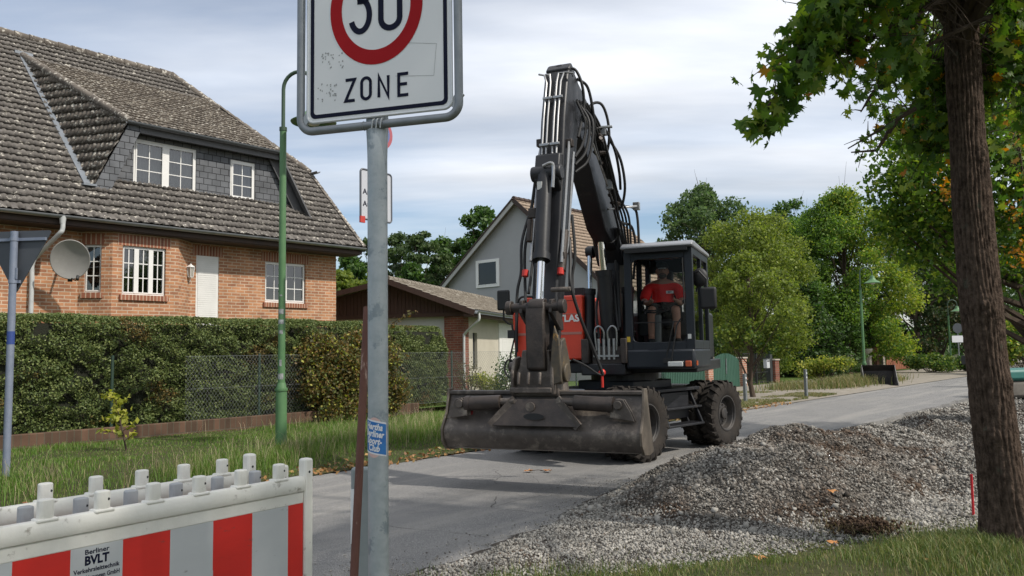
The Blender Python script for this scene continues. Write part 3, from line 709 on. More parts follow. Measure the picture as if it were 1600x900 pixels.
def wall_holes(mb, x0, x1, z0, z1, y0, y1, holes):
    xs = sorted({x0, x1, *[h[0] for h in holes], *[h[1] for h in holes]}); zs = sorted({z0, z1, *[h[2] for h in holes], *[h[3] for h in holes]})
    for a, b in zip(xs, xs[1:]):
        run = None
        for c, d in zip(zs, zs[1:]):
            inside = any(h[0] <= (a + b) / 2 <= h[1] and h[2] <= (c + d) / 2 <= h[3] for h in holes)
            if not inside: run = (run[0], d) if run else (c, d)
            if inside or d == zs[-1]:
                if run: mb.b2(a, b, y0, y1, run[0], run[1])
                run = None

# ---- brick house (local X = s, Y = r)
BR = brickmat('orange_brick', (0.46, 0.222, 0.112), (0.31, 0.14, 0.078), (0.50, 0.385, 0.28), w=0.25, h=0.083, mort=0.011)
BRV = brickmat('soldier_brick', (0.42, 0.15, 0.07), (0.32, 0.11, 0.055), (0.42, 0.30, 0.2), w=0.5, h=0.083, mort=0.010, vertical=False)
def soldier():
    m = bpy.data.materials.new('soldier_course'); m.use_nodes = True; t = m.node_tree; b = t.nodes['Principled BSDF']; b.inputs['Roughness'].default_value = .85
    co = _n(t, 'ShaderNodeTexCoord'); s = _n(t, 'ShaderNodeSeparateXYZ'); t.links.new(co.outputs['Object'], s.inputs[0])
    c = _n(t, 'ShaderNodeCombineXYZ'); t.links.new(s.outputs[0], c.inputs[1]); c.inputs[0].default_value = .25
    br = _n(t, 'ShaderNodeTexBrick'); br.offset = 0; br.inputs['Scale'].default_value = 1; br.inputs['Mortar Size'].default_value = .011; br.inputs['Brick Width'].default_value = 50; br.inputs['Row Height'].default_value = .083
    br.inputs['Color1'].default_value = (0.30, 0.11, 0.06, 1); br.inputs['Color2'].default_value = (0.20, 0.075, .045, 1); br.inputs['Mortar'].default_value = (.46, .33, .23, 1)
    t.links.new(c.outputs[0], br.inputs[0]); t.links.new(br.outputs[0], b.inputs['Base Color']); return m
SOLD = soldier()
TILE = mat('roof_tile', (0.088, 0.080, 0.073), .9, col2=(0.170, 0.156, 0.142), nscale=2.6, bump=.5, bscale=50, col3=(0.50, 0.47, 0.41), thr=0.585, sscale=7.5, soft=.03, spec=.15)
TILE2 = mat('lichen_tile', (0.09, 0.078, 0.068), .9, col2=(0.19, 0.165, 0.14), nscale=2, bump=.5, bscale=50, col3=(0.50, 0.47, 0.41), thr=0.555, sscale=9, soft=.04, spec=.15)
SLATE = brickmat('slate_cladding', (0.14, 0.145, 0.155), (0.11, 0.115, 0.123), (0.02, 0.02, 0.022), w=.24, h=.17, mort=.008, bump=.9)
ZINC = mat('zinc', (0.30, 0.31, 0.32), .45, .7, col2=(0.20, 0.21, 0.22), nscale=4)
DKWOOD = mat('dark_wood', (0.035, 0.022, 0.017), .7, col2=(0.06, 0.035, 0.025), nscale=6, stretch=(1, 1, .2))
house = thing('brick_house', 'orange brick house with steep lichen-spotted tiled roof and slate-clad dormer', 'house', (0, 0, 0), STREET_ROT)
WR = 19.55; ER = 18.85; EZ = 4.8; SL = 0.96; RR = 25.3; RZ = EZ + SL * (RR - ER)
WS1 = onr(525, 450, WR)[0]; GS = WS1 + 0.5; HZ = 7.6
print('house corner s', WS1)
def rect(px0, py0, px1, py1, r_):
    s0, _ = onr(px0, (py0 + py1) / 2, r_); s1, _ = onr(px1, (py0 + py1) / 2, r_); pm = (px0 + px1) / 2
    return s0, s1, onr(pm, py1, r_)[1], onr(pm, py0, r_)[1]
wR = rect(414, 410.5, 477.5, 473.5, WR); dR = rect(306, 400, 341.5, 508, WR)
dR = (dR[0], dR[1], 1.1, dR[3])
bayR = 19.08; bs0 = onr(122, 430, WR)[0]; bs1 = onr(175, 430, bayR)[0]; bs2 = onr(278, 430, bayR)[0]; bs3 = bs2 + .55
bW = rect(191, 386, 259, 461.5, bayR)
mb = MB(); wall_holes(mb, 1.0, bs0, .2, EZ + .3, WR, WR + .3, []); wall_holes(mb, bs2 - .1, WS1, .2, EZ + .3, WR, WR + .3, [wR, dR])
mb.b2(bs0, bs2 - .1, WR + .55, WR + .6, .2, EZ + .3)
# gable side (far) and left end
mb.prism([(WR + .3, .2), (RR * 2 - WR, .2), (RR * 2 - WR, EZ + .2), (RR + 3.3, HZ - .3), (RR - 3.3, HZ - .3), (WR + .3, EZ + .55)], WS1 - .3, WS1 - .002, lambda a, b, t: (t, a, b))
mb.prism([(WR + .3, .2), (RR * 2 - WR, .2), (RR * 2 - WR, EZ + .2), (RR, RZ - .3), (WR + .3, EZ + .55)], 1.0, 1.3, lambda a, b, t: (t, a, b))
mb.b2(1.0, WS1, RR * 2 - WR - .3, RR * 2 - WR, .2, EZ + .2)
mb.build('wall', BR, house)
# bay
mb = MB(); wall_holes(mb, bs1, bs2, .2, EZ - .05, bayR, bayR + .24, [bW])
fd = (Vector((bs1, bayR, 0)) - Vector((bs0, WR, 0))); fl = fd.length; fd.normalize(); fnrm = Vector((fd.y, -fd.x, 0))
def facet(a, b, d): p = Vector((bs0, WR, 0)) + fd * a + fnrm * d; return (p.x, p.y, b)
def onfacet(px, py):
    p0 = SR(bs0, WR); p1 = SR(bs1, bayR); v = ray(px, py); dd = p1 - p0
    k = (p0.x * dd.y - p0.y * dd.x) / (v.x * dd.y - v.y * dd.x); q = v * k
    return (Vector((q.x, q.y, 0)) - p0).length, CAMZ + q.z
fa0 = onfacet(131, 420)[0]; fa1 = onfacet(158, 420)[0]; fz0 = onfacet(144, 457)[1]; fz1 = onfacet(144, 382)[1]
def fbox(mb, a0, a1, z0, z1, d0=-.24, d1=0):
    c = [facet(a, b, d) for a in (a0, a1) for b in (z0, z1) for d in (d0, d1)]; mb._add(c, [(0, 1, 3, 2), (4, 6, 7, 5), (0, 4, 5, 1), (2, 3, 7, 6), (0, 2, 6, 4), (1, 5, 7, 3)])
mb2 = mb; mb = MB(); fbox(mb, 0, fa0, .2, EZ - .05); fbox(mb, fa1, fl, .2, EZ - .05); fbox(mb, fa0, fa1, .2, fz0); fbox(mb, fa0, fa1, fz1, EZ - .05)
mb.build('bay_side_wall', brickmat('orange_brick_splay', (0.46, 0.222, 0.112), (0.31, 0.14, 0.078), (0.50, 0.385, 0.28), w=0.25, h=0.083, mort=0.011, op='SUBTRACT'), house); mb = mb2
mb.prism([(bs2, bayR), (bs3, WR), (bs3 - .2, WR + .1), (bs2 - .1, bayR + .24), (bs2 - .05, bayR + .1)], .2, EZ - .05, lambda a, b, t: (a, b, t))
mb.build('bay_wall', BR, house)
flat = lambda s0, z0, r_: (lambda a, b, d: (s0 + a, r_ - d, z0 + b))
window(house, flat(wR[0], wR[2], WR + .08), wR[1] - wR[0], wR[3] - wR[2], 2, 3, 2, fr=.05, curtain=.30, cm=CURT2)
window(house, flat(bW[0], bW[2], bayR + .08), bW[1] - bW[0], bW[3] - bW[2], 2, 3, 3, fr=.042, curtain=.4, cm=CURT2)
window(house, lambda a, b, d: facet(fa0 + a, fz0 + b, d - .08), fa1 - fa0, fz1 - fz0, 2, 3, 1, fr=.036, curtain=.5, cm=CURT2)
# lintels (standing bricks) and sills
mb = MB()
for (a, b, c, d), r_ in ((wR, WR), (bW, bayR)):
    mb.b2(a - .12, b + .12, r_ - .004, r_ + .1, d + .002, d + .26); mb.b2(a - .06, b + .06, r_ - .05, r_ + .08, c - .13, c - .002)
mb.b2(dR[0] - .1, dR[1] + .1, WR - .004, WR + .1, dR[3] + .002, dR[3] + .26)
fbox(mb, fa0 - .05, fa1 + .05, fz1 + .002, fz1 + .26, -.1, .004); fbox(mb, fa0 - .04, fa1 + .04, fz0 - .13, fz0 - .002, -.08, .05)
mb.each('brick_trim', SOLD, house)
# front door: white roller shutter in a frame
mb = MB(); mb.b2(dR[0], dR[1], WR + .02, WR + .10, dR[2], dR[3])
for i in range(int((dR[3] - dR[2]) / .055)): mb.b2(dR[0] + .05, dR[1] - .05, WR + .008, WR + .03, dR[2] + .055 * i + .004, dR[2] + .055 * i + .05)
mb.build('door', WHITE, house)
# roof
HZ = 7.6; HRr = ER + (HZ - EZ) / SL; RS = GS - 3.0
def mr(s, r_): return (s, r_, EZ + SL * (r_ - ER))
roof = tiled('roof', [mr(.4, ER), mr(GS, ER), mr(GS, HRr), mr(RS, RR), mr(.4, RR)], TILE, house, seed=2)
mb = MB(); b2 = RR * 2 - ER; b3 = RR * 2 - HRr
mb.poly([(.4, b2, EZ), (GS, b2, EZ), (GS, b3, HZ), (RS, RR, RZ), (.4, RR, RZ)]); mb.poly([(GS, HRr, HZ), (GS, b3, HZ), (RS, RR, RZ)])
mb.build('rear_roof', TILE, house)
mb = MB(); caps(mb, (.4, RR, RZ + .03), (RS, RR, RZ + .03), .12); mb.build('ridge_tiles', TILE2, house, smooth=True); mb = MB(); caps(mb, (RS, RR, RZ + .03), (GS, HRr, HZ + .03), .12)
hs_A = Vector((7.25, 24.4, EZ + SL * (24.4 - ER))); DE_R = 19.78; DE_Z = 7.50; 
sB = onr(203, 183, DE_R)[0]; sB2 = onr(437, 226, DE_R)[0]
hs_B = Vector((sB, DE_R, DE_Z)); vA = onr(36, 88, 24.4)[0]; hs_A.x = vA
mb.build('hip_tiles', TILE2, house, smooth=True); mb = MB(); caps(mb, hs_A + Vector((0, 0, .02)), hs_B + Vector((0, 0, .03)), .10, .34)
mb.build('dormer_hip_tiles', TILE2, house, smooth=True)
# verge tiles and boards at the right gable edge
mb = MB()
nv = 12
for i in range(nv):
    p = Vector(mr(GS + .02, ER)).lerp(Vector(mr(GS + .02, HRr)), i / nv); q = Vector(mr(GS + .02, ER)).lerp(Vector(mr(GS + .02, HRr)), (i + 1.05) / nv)
    mb.beam(p + Vector((0, 0, .04)), q + Vector((0, 0, .02)), .12, .07, (0, -SL, 1))
mb.build('verge_tiles', TILE2, house)
mb = MB(); mb.beam(Vector(mr(GS - .06, ER)) + Vector((0, 0, -.11)), Vector(mr(GS - .06, HRr)) + Vector((0, 0, -.11)), .04, .18, (0, -SL, 1))
mb.b2(.4, GS - .05, ER + .02, ER + .05, EZ - .2, EZ - .02)
mb.b2(.4, GS - .1, ER + .05, WR + .05, EZ - .22, EZ - .19)
mb.prism([(ER + .05, EZ - .1), (WR + .4, EZ - .1), (WR + .4, EZ + .35)], .5, GS - .1, lambda a, b, t: (t, a, b))
mb.beam((GS - .3, ER + .1, EZ - .1), (GS - .3, HRr, HZ - .14), .45, .03, (0, -SL, 1))
mb.build('soffit', DKWOOD, house)
def gutter(mb, p, q, r_=.07, n=10):
    p = Vector(p); q = Vector(q); d = (q - p).normalized(); s_ = d.cross(Vector((0, 0, 1))).normalized(); vs = []
    for o_ in (p, q):
        for rr_ in (r_, r_ - .008):
            for k in range(n + 1): a = math.pi + math.pi * k / n; vs.append(o_ + s_ * (math.cos(a) * rr_) + Vector((0, 0, math.sin(a) * rr_)))
    m = n + 1; fs = []
    for k in range(n): fs += [(k, k + 1, 2 * m + k + 1, 2 * m + k), (m + k, m + k + 1, 3 * m + k + 1, 3 * m + k), (k, k + 1, m + k + 1, m + k), (2 * m + k, 2 * m + k + 1, 3 * m + k + 1, 3 * m + k)]
    fs += [(0, m, 3 * m, 2 * m), (n, m + n, 3 * m + n, 2 * m + n)]
    mb._add(vs, fs)
mb = MB(); gutter(mb, (.4, ER - .08, EZ - .01), (GS, ER - .08, EZ - .01), .075); gutter(mb, (GS + .05, HRr - .5, HZ - .02), (GS + .05, b3, HZ - .02), .07)
mb.build('gutter', ZINC, house)
gS, gZ = onr(98, 345, ER - .08); dS = onr(50, 430, WR - .08)[0]
mb = MB().hose([(gS, ER - .08, EZ - .06), (gS, ER - .08, EZ - .32), (gS - .06, ER, EZ - .45), (dS + .1, WR - .14, EZ - .85), (dS, WR - .08, EZ - 1.05), (dS, WR - .08, EZ - 1.4)], .05, 12)
mb.cyl((dS, WR - .08, EZ - 1.38), (dS, WR - .08, .3), .05, n=12); mb.cyl((gS, ER - .08, EZ - .03), (gS, ER - .08, EZ - .2), .075, .055)
mb.build('downpipe', mat('pale_pipe', (0.52, 0.53, 0.52), .5, col2=(.42, .43, .43)), house, smooth=True)
# dormer
DR = 20.1
fTL = onr(207, 195, DR); fTR = onr(428, 238, DR); fBL = onr(152, 277, DR); fBR = onr(463, 334, DR)
zb = EZ + SL * (DR - ER) - .15; zt = 7.50
dsl = (hs_A.z - DE_Z) / (24.4 - DE_R)
hs_B2 = Vector((sB2, DE_R, DE_Z))
mb = MB(); dW1 = rect(208.5, 224.5, 307, 298.5, DR); dW2 = rect(360, 252, 398.5, 313.5, DR)
wall_holes(mb, fTL[0], fTR[0], zb, zt, DR, DR + .14, [dW1, dW2])
mb.prism([(fBL[0], zb), (fTL[0], zb), (fTL[0], zt)], DR, DR + .14, lambda a, b, t: (a, t, b))
mb.prism([(fTR[0], zb), (fBR[0], zb), (fTR[0], zt)], DR, DR + .14, lambda a, b, t: (a, t, b))
dorm = mb.build('dormer', SLATE, house)
window(house, flat(dW1[0], dW1[2], DR + .05), dW1[1] - dW1[0], dW1[3] - dW1[2], 2, 3, 2)
window(house, flat(dW2[0], dW2[2], DR + .05), dW2[1] - dW2[0], dW2[3] - dW2[2], 2, 3, 1)
hz_r = lambda r_: GS - ((DE_Z + dsl * (r_ - DE_R)) - HZ) / ((RZ - HZ) / 3.0)      # where dormer roof meets hip plane
top_s = hz_r(24.4)
tiled('dormer_roof', [tuple(hs_B), tuple(hs_B2), (min(top_s, 14), 24.4, hs_A.z), tuple(hs_A)], TILE2, dorm, seed=5)
C1 = Vector((vA + .05, DR - .35, EZ + SL * (DR - .35 - ER)))
C1.x = onr(142, 281, DR - .3)[0]
tiled('dormer_side_roof', [tuple(hs_A), tuple(C1), tuple(hs_B)], TILE2, dorm, seed=7)
C2 = Vector((fBR[0] + .25, DR - .35, C1.z)); A2 = Vector((min(top_s, 14) + .3, 24.4, hs_A.z))
mb = MB(); mb.poly([tuple(hs_B2), tuple(C2), tuple(A2)]); mb.build('dormer_far_side_roof', TILE, dorm)
mb = MB(); va = hs_A + Vector((-.03, 0, .05)); vb = C1 + Vector((-.06, 0, .07)); mb.beam(va, vb, .17, .03, (0, -SL, 1)); mb.box(vb + Vector((0, -.02, .02)), (.3, .16, .05)); mb.box(va + Vector((0.05, .05, .05)), (.45, .14, .08))
mb.build('valley_flashing', mat('lead', (0.24, 0.26, 0.29), .5, .3, col2=(0.16, .18, .2), nscale=3), dorm)
# raking boards of the dormer front (slate-faced left, plain right) and dark underside
mb = MB()
p = hs_B + Vector((.0, .02, -.03)); q = C1 + Vector((.02, .02, -.02))
mb._add([p, p + Vector((.33, .0, -.02)), q + Vector((.36, .0, -.12)), q, p + Vector((0, .05, 0)), p + Vector((.33, .05, -.02)), q + Vector((.36, .05, -.12)), q + Vector((0, .05, 0))], [(0, 1, 2, 3), (4, 5, 6, 7), (0, 1, 5, 4), (1, 2, 6, 5), (2, 3, 7, 6), (3, 0, 4, 7)])
mb.build('rake_cladding', SLATE, dorm)
mb = MB(); p = hs_B2 + Vector((-.02, .02, -.02)); q = C2 + Vector((0, .02, 0)); mb.beam(p, q, .05, .16, (0, -1, 0)); mb.beam(p + Vector((-.03, .2, -.04)), q + Vector((-.03, .2, -.04)), .03, .42, (.8, 0, .4))
mb.beam(hs_B + Vector((0, .05, -.12)), hs_B2 + Vector((0, .05, -.12)), .04, .20); mb.b2(hs_B.x, hs_B2.x, DE_R + .04, DR + .02, zt - .09, zt - .06)
mb.build('fascia', mat('grey_board', (0.075, 0.075, 0.078), .6, col2=(0.11, .11, .115)), dorm)
mb = MB(); gutter(mb, hs_B + Vector((-.1, -.08, .0)), hs_B2 + Vector((.12, -.08, .0)), .07); mb.build('dormer_gutter', mat('dark_zinc', (0.13, 0.14, 0.15), .5, .5), dorm)

# ---- satellite dish and wall lantern
dp = at(110, 404, 17.3); mb = MB()
prof = [(0, 0)] + [(r_, -(r_ ** 2) * .55) for r_ in np.linspace(.05, .40, 9)]; prof2 = [(a, b - .012) for a, b in prof[::-1]]
dish = thing('satellite_dish', 'beige-grey satellite dish on the brick wall beside the bay window', 'satellite dish', dp)
Rot = Matrix.Rotation(R(28), 4, 'Z') @ Matrix.Rotation(R(20), 4, 'X') @ Matrix.Diagonal((.95, 1, 1.1, 1))
MB().lathe([(a, b) for a, b in prof] + [(.415, prof[-1][1] - .004)] + prof2, 40, axis='Y').build('reflector', mat('dish_grey', (0.30, 0.29, 0.27), .5, col2=(0.26, .25, .235), nscale=8, col3=(.2, .18, .15), thr=.68, sscale=20), dish, smooth=True, M=Rot)
MB().tube([(0, .0, -.40), (.12, -.30, -.38), (.16, -.42, -.32)], .015, 8).cyl((.16, -.44, -.33), (.17, -.36, -.28), .035).box((.0, -.0, -.43), (.1, .1, .09)).build('feed_arm', mat('black_plastic', (0.02, 0.02, 0.02), .5), dish, M=Rot)
bv = SR(dp.dot(U) + .0, WR + .02, dp.z) - dp
MB().cyl((0, .05, 0), tuple(bv + Vector((0, 0, -.12))), .025).box(tuple(bv), (.2, .2, .3), rz=STREET_ROT).build('bracket', ZINC, dish)
mb = MB(); 
for i in range(5): mb.b2(-.13 + i * .05, -.095 + i * .05, -.012, -.006, .035, .075)
mb.build('emblem', mat('pale_print', (.5, .5, .48), .6), dish, M=Rot)
lp = onr(298, 424, WR - .16); lroot = thing('wall_lantern', 'white metal coach lantern on the brick wall left of the white door', 'lantern', SR(lp[0], WR - .16, lp[1]), STREET_ROT)
MB().lathe([(.0, .22), (.03, .17), (.11, .12), (.115, .10)], 6).lathe([(.06, -.16), (.065, -.14), (.0, -.18)], 6).build('lantern_cap', WHITE, lroot)
mb = MB()
for k in range(6): a = k * math.pi / 3; mb.cyl((.065 * math.cos(a), .065 * math.sin(a), -.15), (.10 * math.cos(a), .10 * math.sin(a), .11), .008, n=6)
mb.tube([(0, .0, -.18), (0, .03, -.26), (0, .10, -.28), (0, .15, -.22)], .012, 8); mb.cyl((0, .13, -.3), (0, .15, -.12), .03, n=8)
mb.build('lantern_cage', WHITE, lroot); MB().lathe([(.05, -.15), (.09, .11)], 6).build('lantern_glass', mat('frosted', (.4, .38, .33), .3), lroot)

# ---- timber gabled garage (local X along gable, Y along ridge)
RTILE = mat('grey_tile', (0.16, 0.14, 0.115), .9, col2=(0.25, 0.22, 0.18), nscale=1.6, col3=(0.42, .4, .34), thr=.58, sscale=5, spec=.15)
GBR = brickmat('dark_red_brick', (0.24, 0.08, 0.05), (0.16, 0.055, 0.04), (0.22, 0.17, 0.13), mort=.009)
CREAM = mat('cream_render', (0.50, 0.46, 0.38), .9, col2=(0.44, 0.40, 0.33), nscale=1.5, bump=.2, bscale=60)
gar = thing('garage', 'low garage with brown timber gable, brick pillar and grey tiled roof behind the hedge', 'garage', (-1.28, 26.0, 0), R(-15.6))
AX, AZ, EVX, EVZ, LX, LZ = -3.03, 4.17, .1, 3.0, -9.0, 3.05
tiled('roof', [(AX, -.25, AZ), (EVX, -.25, EVZ), (EVX, 12, EVZ), (AX, 12, AZ)], RTILE, gar, seed=9, saw=.03, amp=.03, sub=6)
MB().prism([(AX, AZ), (LX, LZ), (LX, LZ - .1), (AX, AZ - .1)], -.25, 12, lambda a, b, t: (a, t, b)).build('left_roof', RTILE, gar)
mb = MB(); caps(mb, (AX, -.25, AZ + .02), (AX, 12, AZ + .02), .09); mb.build('ridge_tiles', RTILE, gar)
mb = MB(); mb.beam((AX, -.27, AZ - .09), (EVX, -.27, EVZ - .09), .03, .18); mb.beam((AX, -.27, AZ - .09), (LX, -.27, LZ - .09), .03, .18)
for i in range(62):
    x0 = -8.9 + i * .14; zt_ = (AZ + (LZ - AZ) * (x0 + .07 - AX) / (LX - AX) if x0 < AX else AZ + (EVZ - AZ) * (x0 + .07 - AX) / (EVX - AX)) - .12
    if zt_ > 2.98 and x0 < -.3: mb.b2(x0, x0 + .13, .30 + .008 * (i % 2), .36, 2.9, zt_)
mb.b2(-8.9, -.3, .26, .30, 2.84, 2.98); mb.b2(-.3, .05, -.2, 12, EVZ - .2, EVZ - .1)
mb.build('timber_gable', mat('brown_boards', (0.05, 0.026, 0.02), .75, col2=(0.075, 0.04, 0.03), nscale=5, stretch=(6, 1, .3)), gar)
MB().b2(-8.8, -1.2, .55, .62, .1, 2.9).build('garage_door', mat('pale_door', (0.55, 0.56, 0.56), .6, col2=(.5, .5, .5), nscale=1), gar)
MB().b2(-1.19, -.52, .34, .95, .05, 2.9).build('brick_pillar', GBR, gar)
mb = MB(); wall_holes(mb, 0, 0, 0, 0, 0, 0, []); mb.b2(-.72, -.56, .95, 1.5, .05, 2.9); mb.b2(-.72, -.56, 2.0, 12, .05, 2.9); mb.b2(-8.8, -.6, 11.7, 12, .05, 3); mb.b2(-.72, -.56, 1.5, 2.0, .05, 1.0); mb.b2(-.72, -.56, 1.5, 2.0, 2.3, 2.9)
mb.build('side_wall', CREAM, gar)
MB().b2(-.70, -.66, 1.5, 2.0, 1.0, 2.3).build('side_window', DARKIN, gar)
mb = MB(); mb.b2(-.57, -.50, 4.6, 8.6, .05, 2.75)
for i in range(26): mb.b2(-.505, -.492, 5.0, 8.2, .1 + i * .1, .19 + i * .1)
mb.build('side_door', WHITE, gar)
mb = MB(); gutter(mb, (EVX + .07, -.25, EVZ - .02), (EVX + .07, 12, EVZ - .02), .07); mb.build('gutter', ZINC, gar)
MB().hose([(EVX + .07, .0, EVZ - .08), (EVX + .07, .0, EVZ - .3), (EVX - .1, .05, EVZ - .45), (-.42, .28, EVZ - .75), (-.47, .3, EVZ - 1.0), (-.47, .3, .1)], .045, 10).build('downpipe', mat('pale_pipe', (.5, .5, .5)), gar, smooth=True)

# ---- grey rendered gable house
GREY = mat('grey_render', (0.36, 0.36, 0.365), .9, col2=(0.33, 0.33, 0.335), nscale=.7, bump=.15, bscale=50)
OTILE = mat('tan_tile', (0.24, 0.18, 0.135), .9, col2=(0.33, 0.26, 0.20), nscale=2.2, bump=.3, bscale=30, spec=.15)
ap = at(802, 311, 42.0)
gh = thing('grey_house', 'grey rendered house with white-framed gable window and tan tiled roof behind the garage', 'house', (ap.x, ap.y, 0), STREET_ROT)
az = ap.z; LY, RY = 5.9, -6.2; lz = az - .76 * LY; rz_ = az + .86 * RY
MB().prism([(LY - .4, .05), (RY + .4, .05), (RY + .4, rz_ + .2), (0, az - .15), (LY - .4, lz + .2)], .35, 9.8, lambda a, b, t: (t, a, b)).build('wall', GREY, gh)
tiled('roof', [(0, RY, rz_), (10.2, RY, rz_), (10.2, 0, az), (0, 0, az)], OTILE, gh, seed=12, tw=.3, th=.36, sub=5, amp=.02, saw=.022)
MB().prism([(0, az), (LY, lz), (LY, lz - .12), (0, az - .12)], 0, 10.2, lambda a, b, t: (t, a, b)).build('left_roof', RTILE, gh)
mb = MB(); mb.beam((-.02, 0, az - .16), (-.02, LY, lz - .16), .05, .22, (0, .7, 1)); mb.build('verge_board', mat('pale_board', (.42, .41, .39), .7), gh)
mb = MB(); mb.beam((-.03, 0, az + .03), (-.03, LY, lz + .03), .14, .08, (0, .7, 1)); mb.beam((-.02, 0, az - .06), (-.02, RY, rz_ - .06), .05, .24, (0, -.8, 1)); caps(mb, (0, 0, az + .03), (10.2, 0, az + .03), .13, .4); mb.build('verge_tiles', DKWOOD, gh)
gi = gh.location; 
def ongab(px, py):
    v = ray(px, py); p0 = Vector((ap.x, ap.y, 0)) + U * .35; k = p0.dot(U) / v.dot(U); q = v * k
    return (q - p0).dot(N), CAMZ + q.z
a1, b1 = ongab(745, 450.5); a0, b0 = ongab(780.5, 403.5)
mb = MB(); t_ = .16
mb.b2(.28, .345, a0, a1, b1, b1 + t_ * .7); mb.b2(.28, .345, a0, a1, b0 - t_, b0); mb.b2(.28, .345, a0, a0 + t_, b1 + t_ * .7, b0 - t_); mb.b2(.28, .345, a1 - t_, a1, b1 + t_ * .7, b0 - t_)
f = mb.build('window', WHITE, gh); MB().b2(.31, .348, a0 + t_, a1 - t_, b1 + t_ * .7, b0 - t_).build('pane', mat('dark_glass', (0.015, 0.017, 0.02), .12), f)
mb = MB(); mb.b2(.27, .309, a0 + t_, a1 - t_, b1 + t_ * .7, b1 + t_ * .7 + .05); mb.b2(.27, .309, a0 + t_, a0 + t_ + .05, b1 + .2, b0 - t_); mb.b2(.27, .309, a1 - t_ - .05, a1 - t_, b1 + .2, b0 - t_); mb.build('sash', WHITE, f)

# ---- low brick wall, chain-link fence
LWB = brickmat('low_wall_brick', (0.13, 0.075, 0.05), (0.07, 0.045, 0.03), (0.10, 0.085, 0.06), w=.11, h=.24, mort=.008)
lw = MB(); we = onr(655, 650, 14.0)[0]
lw.b2(-11, we, 14.0, 14.14, .0, .44)
o = lw.build('low_brick_wall', LWB, None, bevel=.012); o.rotation_euler = (0, 0, STREET_ROT); tag(o, 'low dark red brick garden wall below the hedge and wire fence', 'wall')
fen = thing('chain_link_fence', 'sagging chain-link wire fence in front of hedge, with green posts', 'fence', (0, 0, 0), STREET_ROT)
f0 = onr(291, 600, 14.2)[0]; f1 = onr(703, 600, 14.2)[0] + 6.5; mb = MB(); c_ = .07; hh_ = 1.22
def wire(s0, z0, s1, z1):
    r_ = 14.24; t = .0016; 
    mb._add([(s0 - t, r_, z0), (s0 + t, r_, z0), (s1 + t, r_, z1), (s1 - t, r_, z1), (s0, r_ + t * 2, z0), (s1, r_ + t * 2, z1)], [(0, 1, 2, 3), (1, 4, 5, 2), (4, 0, 3, 5)])
zb_ = .40; kx = .72
def sag(s_): return 0.0
for i in range(int((f1 - f0 + hh_) / c_)):
    a = f0 - hh_ * kx + i * c_ * 1.0; zt_ = zb_ + hh_
    for sg in (1, -1):
        p0 = (a, zb_); p1 = (a + hh_ * kx, zt_)
        if sg < 0: p0, p1 = (a + hh_ * kx, zb_), (a, zt_)
        (x0, z0), (x1, z1) = p0, p1
        if min(x0, x1) < f0:
            if max(x0, x1) <= f0 + .02: continue
            tt = (f0 - x0) / (x1 - x0)
            if x0 < f0: x0, z0 = f0, z0 + (z1 - z0) * tt
            else: x1, z1 = f0, z0 + (z1 - z0) * tt
        wire(x0, z0, x1, z1)
for z_ in (zb_, zb_ + hh_, zb_ + hh_ * .5): mb.cyl((f0, 14.245, z_), (f1, 14.245, z_), .0025, n=4)
mb.build('wire_mesh', mat('galvanised_wire', (0.19, 0.205, 0.205), .7, .0, spec=.2), fen)
GPOST = mat('green_post', (0.02, 0.045, 0.03), .6)
for px in (175, 405, 706):
    s_ = onr(px, 600, 14.27)[0]; MB().cyl((s_, 14.27, .3), (s_, 14.27, 1.66), .025, n=10).build('post', GPOST, fen)
for k in (1, 2): MB().cyl((s_ + 2.6 * k, 14.27, .1), (s_ + 2.6 * k, 14.27, 1.66), .025, n=10).build('post', GPOST, fen)

# ---- gates, pillars, fences along the far side beyond the excavator
PB = brickmat('pillar_brick', (0.42, 0.19, 0.12), (0.30, 0.12, 0.08), (0.46, 0.38, 0.30), w=.25, h=.085, mort=.012)
CAPM = mat('coping', (0.42, 0.37, 0.30), .8, col2=(.34, .3, .25))
def pillar(px, py0, py1, label, r_=14.0, w_=.38, m_=None):
    s_, zt_ = onr(px, py0, r_)
    t = thing('brick_pillar', label, 'pillar', SR(s_, r_ + w_ / 2, 0), STREET_ROT, 'brick pillars along the street')
    MB().b2(-w_ / 2, w_ / 2, -w_ / 2, w_ / 2, .0, zt_ - .06).build('shaft', m_ or PB, t); MB().b2(-w_ / 2 - .04, w_ / 2 + .04, -w_ / 2 - .04, w_ / 2 + .04, zt_ - .058, zt_).build('cap_stone', CAPM, t, bevel=.01)
    return s_, zt_
p1 = pillar(1110, 558, 605, 'brick pillar with pale cap between green fence and left edge of green gate')
p2 = pillar(1163, 558, 608, 'brick pillar with pale cap closing the right side of the green gate')
p3 = pillar(1214, 561, 602, 'narrower red brick pillar right of the letter box and open iron gate', w_=.42, m_=GBR)
p4 = pillar(1331, 555, 590, 'slim brick pillar just left of the green street lamp pole', r_=14.5)
p5 = pillar(1360, 556, 590, 'pale weathered pillar left of the brown one, behind the black bucket', r_=14.2, m_=mat('pale_brick', (.40, .36, .32), .9, col2=(.3, .26, .22), nscale=9))
p6 = pillar(1372, 554, 590, 'brown pillar carrying the terracotta pot', r_=14.3, m_=mat('brown_brick', (.10, .045, .03), .9, col2=(.14, .06, .04), nscale=9))
p7 = pillar(1381, 555, 585, 'pale weathered pillar where the rusty board fence begins', r_=14.4, m_=MATS['pale_brick'])
GGR = mat('gate_green', (0.022, 0.075, 0.05), .55, col2=(0.03, 0.09, 0.06), nscale=3)
gate = thing('green_gate', 'green slatted double gate with arched top between two brick pillars', 'gate', (0, 0, 0), STREET_ROT)
ga, gb = p1[0] + .24, p2[0] - .24; gw = gb - ga; gz = onr(1136, 552, 14.1)[1]
